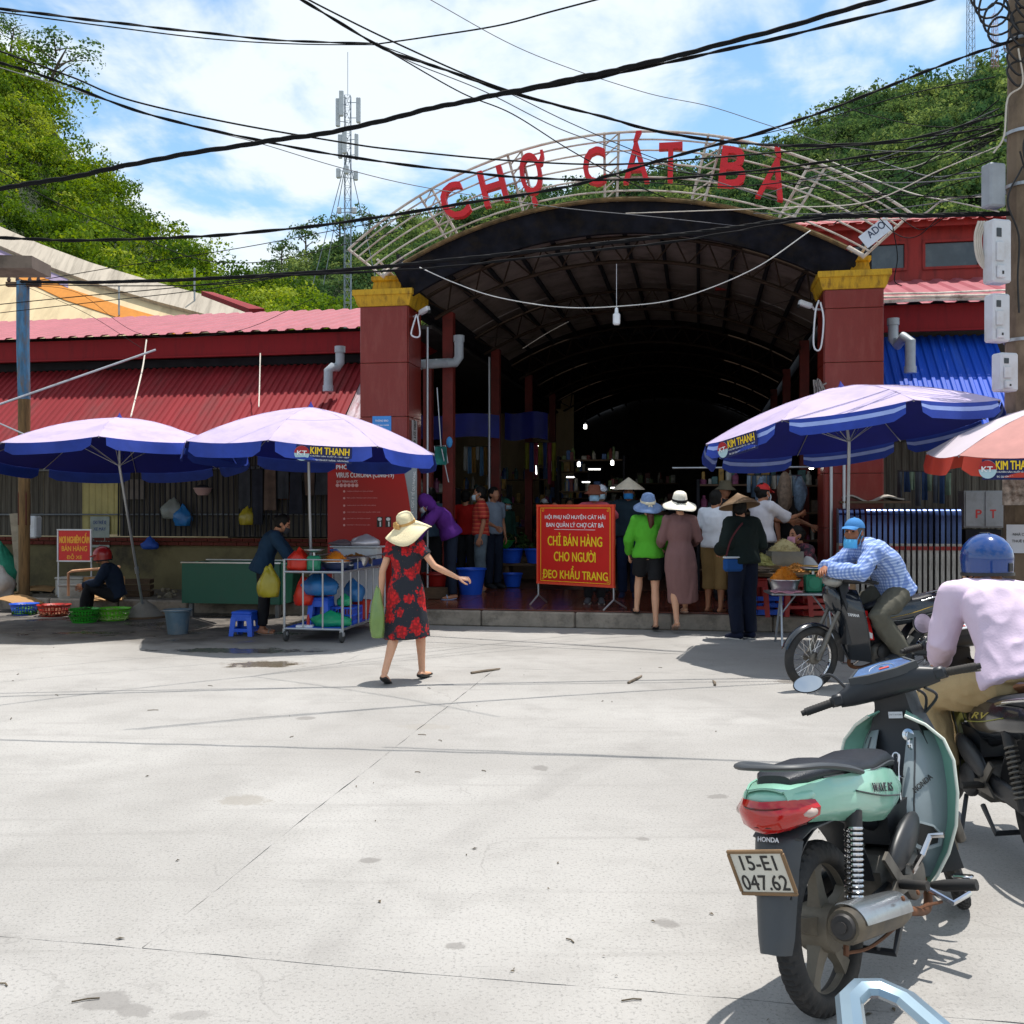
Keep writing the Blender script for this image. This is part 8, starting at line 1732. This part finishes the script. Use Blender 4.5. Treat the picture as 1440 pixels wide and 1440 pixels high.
crate('old wooden slatted crate beside the dirty low wall near the tank', V((gnd(236, 828, .17).x, 16.9, .17)), .5, .36, .3, WOOD, .15)
crate('blue slatted crate under the stall between the red stools', V((3.40, 13.5, .231)), .42, .32, .26, PLB)
crate('dark red slatted crate under the right end of the stall', V((3.92, 13.4, .231)), .40, .32, .24, DKR, .2)
bag('sack', 'white rice sack slumped under the stall table', V((3.15, 13.75, .231)), (.2, .16, .4), mat('sack_white', 'a29c96', .6, var=.2), 51, 'sack')
bag('sack', 'brown sack leaning on the right pillar behind the stall', V((4.35, 13.6, .231)), (.2, .18, .5), mat('sack_brown', '7a6248', .8, var=.25), 53, 'sack')
bag('plastic_bag', 'pink plastic bag hanging at the right edge of the folding table', V((3.93, 12.05, .36)), (.09, .07, .22), film('pink_film', 'c87a98', .85), 55)
bag('plastic_bag', 'small white plastic bag on the stall beside the flower blouse', V((3.92, 13.55, .79)), (.12, .1, .12), film('white_film', 'c8c8c8', .85), 57)
# strings of packets and clothes hung in the hall
def hang_row(label, p0, p1, n, hmin, hmax, cols, seed, cat='hanging goods'):
    rs = random.Random(seed); t_ = thing('hanging_goods', label, cat, p0); d = p1 - p0; q = MB(); q.tube([V((0, 0, 0)), d], .008, 5); q.build('line', DARK, t_)
    for k in range(n):
        c_ = d * ((k + .5) / n); w = d.length / n * .42; h = rs.uniform(hmin, hmax); ph = rs.random() * 6
        q = MB(); q.sheet(lambda i, j: c_ + d.normalized() * ((i - .5) * 2 * w * (1 - .25 * j * sin(ph))) + V((0, .03 * sin(i * 6 + ph) * (.3 + j), -h * j - .01)), 5, 4, .01); q.build('item', fabric('hung_%d' % (seed * 3 + k % 3), cols[k % len(cols)], .3), t_, smooth=60)
hang_row('row of clothes hung deep in the hall left of the red sign', at(738, 622, 23.4), at(782, 622, 23.6), 7, .5, .95, ['6a6a24', '2a3a6a', '7a3040', '8a8478', '23406a'], 3)
hang_row('row of packets hung behind the striped shirt', at(652, 628, 20.4), at(702, 628, 20.8), 9, .25, .6, ['8a8a86', '4a6a86', '7a5a2a', '2a2a34'], 5)
hang_row('row of shiny packets under the lamp of the right stall', at(1050, 668, 15.0), at(1128, 668, 14.8), 11, .18, .38, ['6a7a86', '3a4a5a', '8a8478', '5a3a34'], 7)
hang_row('row of bags hung from the eave beside the folded gate', at(1262, 662, 14.4), at(1338, 664, 14.2), 9, .25, .5, ['3a3f46', '20324f', '5a6a5a', '7a6a24'], 9)
hang_row('row of garments hung on the wall rail right of the tank', W(-3.3, 2.08, 2.3), W(-1.4, 2.08, 2.32), 8, .4, 1.0, ['3a3c40', '2a2c34', '5a4a40', '6a6a66'], 11)
for k, (px, py, Y, lab) in enumerate(((708, 690, 20.0, 'cluster of dark green plants for sale behind the blue tubs'), (735, 715, 20.6, 'low cluster of pale leaf bundles right of the blue tubs'))):
    rs2 = np.random.default_rng(70 + k); p = at(px, py, Y); Q = crown_np(rs2, 220, 6, .9, .12) * .42; o = obj('leaf_bundle', quads_mesh('leaf_bundle', Q, np.clip(rs2.normal(.4, .2, 220), 0, 1), LEAF_B), None, lab, 'vegetables', kind='stuff', loc=V((p.x, Y, .85)))
q = MB(); q.box((0, 0, .22), (1.3, .5, .44)); single('display_box', q, WOOD, 'dark wooden display box under the leaf bundles', 'box', loc=V((at(722, 700, 20.3).x, 20.3, .231)))
# ================================================================ the people of the scene
def face(dx, dy): return atan2(-dx, dy)
BLK = fabric('cloth_black', (.012, .012, .014)); NAVY = fabric('cloth_navy', (.012, .018, .035)); WHT = fabric('cloth_white', '#dfe2ea'); DKT = fabric('cloth_dark', (.02, .022, .026))
# dress with red flowers
def floral(name, base, petal, petal2, scale):
    m = mat(name, base, .8, var=.1); t = m.node_tree; b = t.nodes['Principled BSDF']; L = t.links.new
    co = N(t, 'ShaderNodeTexCoord'); nz = N(t, 'ShaderNodeTexNoise', Scale=scale * 4.0, Detail=3.0); L(co.outputs['Object'], nz.inputs['Vector'])
    mp = N(t, 'ShaderNodeMixRGB', blend_type='LINEAR_LIGHT'); mp.inputs['Fac'].default_value = .055; L(co.outputs['Object'], mp.inputs['Color1']); L(nz.outputs['Color'], mp.inputs['Color2'])
    v1 = N(t, 'ShaderNodeTexVoronoi', Scale=scale); L(mp.outputs[0], v1.inputs['Vector'])
    v2 = N(t, 'ShaderNodeTexVoronoi', Scale=scale * 4.2); L(co.outputs['Object'], v2.inputs['Vector'])
    def rg(x, a, b_, hi=1.0):
        r = N(t, 'ShaderNodeMapRange'); r.inputs['From Min'].default_value = a; r.inputs['From Max'].default_value = b_; r.inputs['To Max'].default_value = hi; L(x, r.inputs['Value']); return r.outputs['Result']
    c0 = N(t, 'ShaderNodeMixRGB'); c0.inputs['Color1'].default_value = (*rgb(petal), 1); c0.inputs['Color2'].default_value = (*rgb(petal2), 1); L(rg(v2.outputs['Distance'], .35, .6), c0.inputs['Fac'])
    c1 = N(t, 'ShaderNodeMixRGB'); c1.inputs['Color1'].default_value = (*rgb(base), 1); L(c0.outputs[0], c1.inputs['Color2']); L(rg(v1.outputs['Distance'], .52, .47), c1.inputs['Fac'])
    c2 = N(t, 'ShaderNodeMixRGB'); c2.inputs['Color2'].default_value = (*rgb('a8763a'), 1); L(c1.outputs[0], c2.inputs['Color1']); L(rg(v2.outputs['Distance'], .10, .06, .55), c2.inputs['Fac'])
    L(c2.outputs[0], b.inputs['Base Color']); return m
def stripes(name, base, line, vec, scale, th=.55, base2=None):
    m = mat(name, base, .8, var=.05); t = m.node_tree; b = t.nodes['Principled BSDF']; L = t.links.new; co = N(t, 'ShaderNodeTexCoord'); last = None
    for vv in (vec if isinstance(vec, list) else [vec]):
        d = N(t, 'ShaderNodeVectorMath', operation='DOT_PRODUCT'); L(co.outputs['Object'], d.inputs[0]); d.inputs[1].default_value = vv
        s = N(t, 'ShaderNodeMath', operation='MULTIPLY'); s.inputs[1].default_value = scale; L(d.outputs['Value'], s.inputs[0])
        f = N(t, 'ShaderNodeMath', operation='FRACT'); L(s.outputs[0], f.inputs[0]); g = N(t, 'ShaderNodeMath', operation='GREATER_THAN'); g.inputs[1].default_value = th; L(f.outputs[0], g.inputs[0])
        k = N(t, 'ShaderNodeMath', operation='MULTIPLY'); k.inputs[1].default_value = .6 if isinstance(vec, list) else 1; L(g.outputs[0], k.inputs[0])
        x = N(t, 'ShaderNodeMixRGB'); L(k.outputs[0], x.inputs['Fac']); x.inputs['Color2'].default_value = (*rgb(line), 1)
        if last is None: x.inputs['Color1'].default_value = (*rgb(base), 1)
        else: L(last, x.inputs['Color1'])
        last = x.outputs[0]
    L(last, b.inputs['Base Color']); return m
FLOR = floral('dress_floral', (.012, .014, .022), 'c4121a', '8c0c12', 7.6)
STRAW = mat('straw', 'e2d3ab', .8, var=.08, scale=30, bump=.5, bscale=160, stretch=(1, 1, 3)); STRAW_B = mat('straw_band', 'c79a5c', .8, var=.15, scale=40)
p1 = gnd(572, 960)
person('woman in black dress with red flowers and wide straw hat walking across the road', V((p1.x - .02, 9.62, 0)), face(.32, .95), 1.57, male=False, skin=SKIN_L, vox=.0115,
    pose=dict(neck=(0, .01, 1.38), head=(0, .04, 1.515), elL=(-.215, -.08, 1.08), wrL=(-.24, -.05, .83), elR=(.30, .01, 1.14), wrR=(.50, .13, 1.02), knL=(-.075, -.07, .49), anL=(-.085, -.30, .12), toL=(-.10, -.20, .02), knR=(.085, .16, .50), anR=(.10, .17, .085), toR=(.11, .31, .035)),
    top=dict(mat=FLOR, sleeve=.24, name='dress', loose=.012, cuff=.012, wr=.007, ws=(6, 6, 2), rings=[(.01, .01, .43, .235, .205), (0, .005, .62, .215, .175), (0, 0, .80, .192, .15), (0, 0, .92, .18, .135)]),
    hands=dict(R=dict(d=(.9, .25, -.1), n=(0, .4, -1), curl=75), L=dict(curl=70)), shoes=dict(mat=mat('shoe_black', (.012, .011, .011), .4), kind='flat'),
    hair='nape', hat=dict(kind='sun', mat=STRAW, brim=.245, droop=.075, wave=.022, ph=2.2, tip=20, roll=-8, band=STRAW_B, bowmat=STRAW_B, flower=True, bow=150, crown=.125))
# vendor bending over the cart
person('street vendor in dark blue jacket bending over the food cart', V((-3.22, 13.25, 0)), face(.98, .15), 1.60, male=False, lean=24, hunch=.03, pose=dict(elL=(-.2, .34, 1.05), wrL=(-.12, .50, .93), elR=(.2, .33, 1.03), wrR=(.13, .52, .92)), headrot=(-8, 26),
    top=dict(mat=fabric('jacket_blue', '1c3348', .15), hem=-.28, loose=.02, wr=.009), bottom=dict(mat=BLK, len=.95), shoes=dict(mat=mat('sandal_grey', '8a8078', .7), kind='sandal'), hair='bun', mask=dict(mat=mat('mask_dark', (.03, .03, .035), .8)), eyes=True)
# seated man with red cap helmet
g1 = V((-6.02, 15.6, .02))
SIT = dict(pelvis=(0, 0, .30), neck=(0, .16, .74), head=(0, .22, .875), shL=(-.165, .15, .69), shR=(.165, .15, .69), hipL=(-.09, .03, .27), hipR=(.09, .03, .27),
    knL=(-.16, .40, .42), anL=(-.13, .45, .075), toL=(-.14, .60, .025), knR=(.16, .38, .44), anR=(.13, .42, .075), toR=(.14, .57, .025), elL=(-.22, .26, .48), wrL=(-.08, .46, .44), elR=(.22, .26, .48), wrR=(.06, .48, .42))
person('man in dark clothes and red helmet sitting on the ground behind the green baskets', g1, face(-.97, -.28), 1.66, pose=SIT, hunch=.04, headrot=(0, 5), top=dict(mat=fabric('shirt_midnight', (.012, .02, .04)), loose=.02, wr=.009), bottom=dict(mat=BLK), shoes=dict(mat=DKT),
    hat=dict(kind='helmet', mat=mat('helmet_red', '9c1a1c', .3, coat=.3), trim=DKT, visor=True), eyes=True)
ZF = .231
def inside(px, py, Y=None):
    if Y is None: p = gnd(px, py, ZF); return V((p.x, p.y, ZF))
    return V(((px - 720) / FPX * Y, Y, ZF))
person('person in purple hooded jacket bending forward beside the red steel post', inside(634, 842, 15.7), face(-.85, -.25), 1.74, male=False, lean=38, hunch=.05, headrot=(0, 30), pose=dict(elL=(-.2, .48, 1.02), wrL=(-.16, .56, .80), elR=(.2, .46, 1.0), wrR=(.16, .58, .80)),
    top=dict(mat=fabric('hoodie_purple', '5c2a80', .15), hem=-.05, loose=.03, hood='up', wr=.009), bottom=dict(mat=NAVY), shoes=dict(mat=mat('slipper_blue', '8fa4c8', .6), kind='sandal'), hair=None, mask=dict(mat=mat('mask_white', '#c9d2da', .8)))
person('man in red striped polo shirt and white mask facing left', inside(676, 822, 17.2), face(-.97, -.1), 1.77, headrot=(0, 0), top=dict(mat=stripes('polo_red', 'b5302a', 'd8704a', (0, 0, 1), 16, .78), sleeve=.42, hem=-.12, loose=.018, collar=True, cuff=.012), bottom=dict(mat=fabric('jeans_washed', '5c6870', .3), len=.72, loose=.014), shoes=dict(mat=mat('sandal_cream', 'b8ab98', .7), kind='sandal'), mask=dict(mat=mat('mask_pale', 'b6ccd6', .8)), eyes=True)
person('person in grey shirt standing close behind the red striped man', inside(694, 818, 17.9), face(.5, -.6), 1.77, pose=dict(elR=(.24, .1, 1.08), wrR=(.22, .33, 1.0)), top=dict(mat=fabric('shirt_grey', '7f8a99'), sleeve=.4), bottom=dict(mat=NAVY), shoes=dict(mat=DKT), vox=.020)
person('person in slate blue shirt standing behind the poster', inside(606, 828, 17.0), face(-.3, .95), 1.74, top=dict(mat=fabric('shirt_slate', '3f5468'), sleeve=.4), bottom=dict(mat=DKT), shoes=dict(mat=DKT), vox=.020)
person('person in bright red shirt half hidden by the red steel post', inside(655, 815, 18.6), face(.3, .9), 1.72, top=dict(mat=fabric('shirt_red', 'a81c18'), sleeve=.4), bottom=dict(mat=DKT), shoes=dict(mat=DKT), vox=.020)
# behind the big red sign
person('person in pink sleeves and brown hat leaning on top of the big red sign', inside(836, 850, 15.05), face(-.1, -1), 1.74, male=False, lean=6, pose=dict(elL=(-.28, .12, 1.22), wrL=(-.13, .27, 1.30), elR=(.28, .16, 1.27), wrR=(.05, .30, 1.32)), top=dict(mat=fabric('blouse_pink', 'b85560'), loose=.018), bottom=dict(mat=DKT), shoes=dict(mat=mat('trainer_grey', '4a4a50', .6), sole=mat('sole_white', '#c8c4bc', .7)),
    hat=dict(kind='bucket', mat=fabric('hat_brown', '6b3c2c')), mask=dict(mat=mat('mask_sky', '9cc4dc', .8)), eyes=True, hands=dict(R=dict(d=(-1, .1, -.1), n=(0, -.2, -1)), L=dict(d=(1, .2, 0), n=(0, 0, -1))))
person('person in dark jacket and pale conical hat with blue mask facing the street', inside(884, 836, 16.0), face(-.15, -1), 1.78, top=dict(mat=fabric('jacket_slate', '1f2d36', .2), loose=.02), bottom=dict(mat=fabric('jeans_dark', '17233c')), shoes=dict(mat=fabric('shoe_navy', '1a2340')), hat=dict(kind='cone', mat=mat('palm_leaf_pale', 'd8cdb8', .7, var=.08, scale=20), r=.235, z=.05), mask=dict(mat=mat('mask_blue', '2f86c8', .8)), eyes=True)
person('person with white cap and pale mask standing behind the leaning person', inside(846, 830, 17.3), face(-.2, -1), 1.79, top=dict(mat=DKT), bottom=dict(mat=DKT), shoes=dict(mat=DKT), hat=dict(kind='cap', mat=WHT), mask=dict(mat=mat('mask_pale', 'b6ccd6', .8)), vox=.020, eyes=True)
# the two women stepping up
person('woman in bright green hooded top, black shorts and blue sun hat stepping up the curb', V((1.80, 13.55, .02)), face(.05, 1), 1.78, male=False, skin=SKIN_L, pose=dict(knL=(-.10, .13, .62), anL=(-.13, .12, .26), toL=(-.14, .26, .225), elR=(.25, .03, 1.10), wrR=(.22, .20, 1.0), elL=(-.24, .02, 1.09), wrL=(-.22, .16, .93), knR=(.085, -.03, .49), anR=(.085, -.10, .10), toR=(.09, .03, .02)),
    top=dict(mat=fabric('hoodie_green', '4fa02c', .1), hem=-.10, loose=.018, hood='down', wr=.007), bottom=dict(mat=BLK, kind='shorts', len=.36, loose=.012), shoes=dict(mat=BLK, kind='sandal'), hair='tail', hairmat=mat('hair_brown', '4a2416', .5, var=.3, scale=30), headrot=(0, 4),
    hat=dict(kind='sun', mat=mat('straw_blue', '6f86ae', .8, var=.15, scale=40, bump=.5, bscale=160), brim=.19, droop=.05, tip=22, band=mat('ribbon_cream', 'd6cdb4', .7), bow=190, crown=.115, wave=.012))
person('woman in long mauve hooded dress and white sun hat stepping up the curb', V((2.18, 13.30, .04)), face(-.05, 1), 1.77, male=False, skin=SKIN_L, pose=dict(knL=(-.075, -.02, .50), anL=(-.06, -.10, .13), toL=(-.06, .02, .03), knR=(.09, .20, .64), anR=(.10, .16, .27), toR=(.11, .30, .215), elL=(-.22, .02, 1.09), wrL=(-.20, .2, 1.02), elR=(.23, .02, 1.10), wrR=(.20, .2, 1.04)),
    top=dict(mat=fabric('dress_mauve', '7a5a58', .08), sleeve=.95, hood='down', name='dress', loose=.012, wr=.008, ws=(10, 10, 1.5), rings=[(.05, .05, .34, .18, .15), (.03, .02, .56, .19, .16), (.01, 0, .76, .195, .165), (0, 0, .92, .178, .15)]), shoes=dict(mat=mat('heel_tan', 'a98a78', .6), kind='sandal'), hair='nape',
    hat=dict(kind='sun', mat=mat('straw_white', 'e8e2d2', .8, var=.06, scale=40, bump=.5, bscale=160), brim=.215, droop=.04, tip=13, band=BLK, bow=180, crown=.125, wave=.014))
# group at the right stall
person('man in white t-shirt and khaki shorts standing left of the stall', V((2.72, 13.75, .215)), face(.55, .8), 1.66, lean=3, top=dict(mat=WHT, sleeve=.42, hem=-.13, loose=.02, cuff=.012), bottom=dict(mat=fabric('shorts_khaki', '8a7048', .12), kind='shorts', len=.70, loose=.02, flare=.01), shoes=dict(mat=mat('sandal_brown', '4a3024', .7), kind='sandal'), pose=dict(elL=(-.24, .02, 1.08), wrL=(-.2, .2, .98)), hair='short')
tk = fabric('track_navy', '12182a'); 
pk = person('person in black jacket and brown conical hat standing on the road by the stall', V((2.88, 12.75, 0)), face(-.35, .85), 1.76, lean=5, top=dict(mat=fabric('jacket_black', '16201e', .2), hem=-.12, loose=.035, wr=.008), bottom=dict(mat=tk, loose=.016), shoes=dict(mat=fabric('trainer_navy', '141a30'), sole=mat('sole_white', '#c8c4bc', .7)), pose=dict(elL=(-.24, .0, 1.10), wrL=(-.18, .22, 1.02), elR=(.25, .0, 1.10), wrR=(.17, .24, 1.02), knL=(-.09, .04, .49)), headrot=(-38, 10),
    hat=dict(kind='cone', mat=mat('palm_leaf_brown', '8a7258', .75, var=.12, scale=20), r=.24, z=.035, h=.15, roll=-8), mask=dict(mat=DKT), eyes=True)
q = MB(); 
for k_ in (0, 1): q.tube([V((-.155, -.03 + .022 * k_, .80)), V((-.158, .00 + .022 * k_, .62)), V((-.15, .02 + .022 * k_, .50))], (.003, .008), 6, ref=(1, 0, 0))
q.build('side_stripe', mat('stripe_white', '#d8d8dc', .7), pk)
person('woman in red cap and white blouse reaching over the stall', V((3.46, 14.15, ZF)), face(.75, .45), 1.74, male=False, pose=dict(elL=(-.08, .30, 1.16), wrL=(-.02, .52, 1.14), elR=(.17, .30, 1.18), wrR=(.12, .58, 1.24)), top=dict(mat=fabric('blouse_white', '#cfcbd0'), sleeve=.5, loose=.025, cuff=.02), bottom=dict(mat=DKT), shoes=dict(mat=DKT), headrot=(0, 6), hat=dict(kind='cap', mat=mat('cap_red', 'b81a18', .6), patch=mat('badge_gold', 'c8962a', .5)), mask=dict(mat=mat('mask_white', '#c9d2da', .8)), hair='bun', eyes=True)
person('person in olive bush hat standing behind the red capped woman', V((3.22, 15.5, ZF)), face(.2, -1), 1.81, top=dict(mat=DKT), bottom=dict(mat=DKT), shoes=dict(mat=DKT), hat=dict(kind='bucket', mat=fabric('hat_olive', '5c5646')), vox=.020)
person('stall keeper in black shirt with bare head standing behind the stall', V((4.05, 15.3, ZF)), face(.75, -.5), 1.83, top=dict(mat=BLK, sleeve=.4, loose=.02), bottom=dict(mat=DKT), shoes=dict(mat=DKT), headrot=(10, 14), lean=6, pose=dict(elL=(-.23, .1, 1.10), wrL=(-.18, .32, 1.02)), vox=.017)
STOOL = {k: V(v_) + V((0, 0, .10)) for k, v_ in SIT.items()}
for k in ('anL', 'toL', 'anR', 'toR'): STOOL[k] = V(SIT[k])
person('seated vendor in flower blouse with pink mask behind the heaps of dried food', V((4.05, 13.95, ZF)), face(-.85, -.4), 1.74, male=False, pose=STOOL, hunch=.03, top=dict(mat=floral('blouse_floral', (.03, .02, .03), '8a4450', '58303c', 14), sleeve=.45, loose=.018), bottom=dict(mat=DKT), shoes=dict(mat=DKT), hair='bun', mask=dict(mat=mat('mask_pink', 'c890a4', .8)), eyes=True)
# deep inside the hall
for k, (px, Y, lab, c_, hat_, dirx) in enumerate([
    (782, 19.5, 'dim person in teal top far inside the hall left of the aisle', '1c3a3c', None, -.4), (712, 20.5, 'dim person with green and pink scarf beside the blue tubs', '27453a', dict(kind='cap', mat=fabric('scarf_green', '3f7a66')), .6),
    (800, 22.0, 'dim person in grey top far inside the hall behind the red sign', '3a3d44', None, .2), (930, 21.0, 'dim person in tan shirt deep inside between the two sun hats', '5a4a3c', None, .4), (952, 24.0, 'dim person in dark shirt deepest in the aisle right of the white hat', '2a2a30', None, -.2),
    (765, 24.0, 'dim person in white cap deep inside the hall left of the red sign', '23262c', dict(kind='cap', mat=WHT), .3)]):
    person(lab, inside(px, 0, Y), face(dirx, -.9), 1.56 + .03 * (k % 3), top=dict(mat=fabric('shirt_dim_%d' % k, c_)), bottom=dict(mat=DKT), shoes=dict(mat=DKT), hat=hat_, vox=.024, male=k % 2 == 0, mask=dict(mat=mat('mask_pale', 'b6ccd6', .8)) if k % 2 else None)
# ---------------------------------------------------------------- riders
CHECK = stripes('shirt_check', 'a9bcdf', '4a6ab0', [(1, 0.15, 0), (0, .2, 1)], 34, .5)
RIDE = dict(pelvis=(0, -.22, .88), neck=(0, .12, 1.28), head=(0, .20, 1.41), shL=(-.175, .10, 1.22), shR=(.175, .10, 1.22), elL=(-.25, .28, 1.05), wrL=(-.06, .46, 1.08), elR=(.23, .30, 1.06), wrR=(.03, .47, 1.09),
            hipL=(-.10, -.19, .85), hipR=(.10, -.19, .85), knL=(-.20, .08, .67), anL=(-.20, -.16, .345), toL=(-.21, -.02, .29), knR=(.20, .12, .68), anR=(.20, -.10, .345), toR=(.21, .04, .29))
person('man in blue checked shirt and blue cap leaning on the black motorbike handlebar', V((3.28, 9.28, 0)), atan2(.975, -.20), 1.65, pose=RIDE, hunch=.06, skin=SKIN_D, vox=.0115, headrot=(36, -2), top=dict(mat=CHECK, hem=-.10, loose=.026, collar=True, wr=.012), bottom=dict(mat=fabric('trousers_olive_grey', '55534a', .15), loose=.02, wr=.010), shoes=dict(mat=DKT), hair='short', hairmat=mat('hair_grey', '4a4846', .6, var=.2),
    hat=dict(kind='cap', mat=fabric('cap_blue', '3f78b0', .12)), mask=dict(mat=mat('mask_bright_blue', '4fa8dc', .7), down=.050), eyes=True, hands=dict(L=dict(d=(.8, .5, -.3), n=(0, -.2, -1), curl=45), R=dict(d=(-.8, .5, -.3), n=(0, -.2, -1), curl=45)))
PINKS = fabric('shirt_lilac', 'cdbcd0', .05, wr=0) if False else mat('shirt_lilac', 'cbb8cc', .8, var=.04, scale=4, bump=.15, bscale=90, spec=.25)
RIDE2 = dict(pelvis=(0, -.30, .885), neck=(0, -.02, 1.31), head=(-.005, .05, 1.435), shL=(-.185, -.02, 1.25), shR=(.185, -.04, 1.25), elL=(-.25, .02, 1.02), wrL=(-.17, .20, .90), elR=(.27, -.24, 1.06), wrR=(.25, -.48, .89),
             hipL=(-.10, -.27, .85), hipR=(.10, -.27, .85), knL=(-.25, .12, .70), anL=(-.22, .06, .36), toL=(-.24, .20, .30), knR=(.22, .13, .72), anR=(.20, .06, .36), toR=(.22, .20, .30))
person('man in pale lilac shirt and blue helmet sitting on the dark motorbike seen from behind', V((2.36, 5.06, 0)), atan2(.02, 1), 1.56, pose=RIDE2, hunch=.03, vox=.010, headrot=(28, 2), top=dict(mat=PINKS, hem=-.12, loose=.026, collar=True, wr=.010, ws=(5, 5, 4.2)), bottom=dict(mat=fabric('trousers_beige', 'a08a66', .1), loose=.02, wr=.009), shoes=dict(mat=DKT), hair='short',
    hat=dict(kind='helmet', mat=mat('helmet_blue', '123a78', .15, var=.06, coat=.7), trim=mat('helmet_black', (.015, .015, .018), .4)), mask=dict(mat=mat('mask_tan', 'b89a7a', .8)), hands=dict(R=dict(d=(.1, -.5, -.8), n=(-1, 0, 0), curl=30), L=dict(d=(0, .9, -.4), n=(1, 0, -.4), curl=60)))
# ---------------------------------------------------------------- things the people carry
bag('plastic_bag', 'thin green and yellow plastic bag in the left hand of the walking woman', V((p1.x - .27, 9.50, .42)), (.065, .05, .29), film('bag_lime', '7f9c58', .7), 41)
bag('plastic_bag', 'transparent red and yellow bag on the arm of the bending vendor', V((-3.02, 12.72, .52)), (.13, .09, .24), film('bag_yellow', 'a89a2a', .85), 43)
sb = thing('shoulder_bag', 'blue crossbody bag with white zip on the hip of the black jacket', 'bag', V((2.72, 12.60, .84)), .3); q = MB(); q.box((0, 0, .09), (.26, .09, .17), bev=.03); q.build('pouch', fabric('bag_blue', '1f4a86', .1), sb); q = MB(); q.box((0, -.005, .178), (.25, .085, .022), bev=.008); q.build('flap', WHITE, sb); q = MB(); q.tube(spline([V((-.10, .0, .18)), V((-.06, -.06, .40)), V((.10, -.02, .58)), V((.24, .12, .60))], 6), (.012, .003), 6); q.build('strap', fabric('strap_maroon', '5a2a30'), sb)
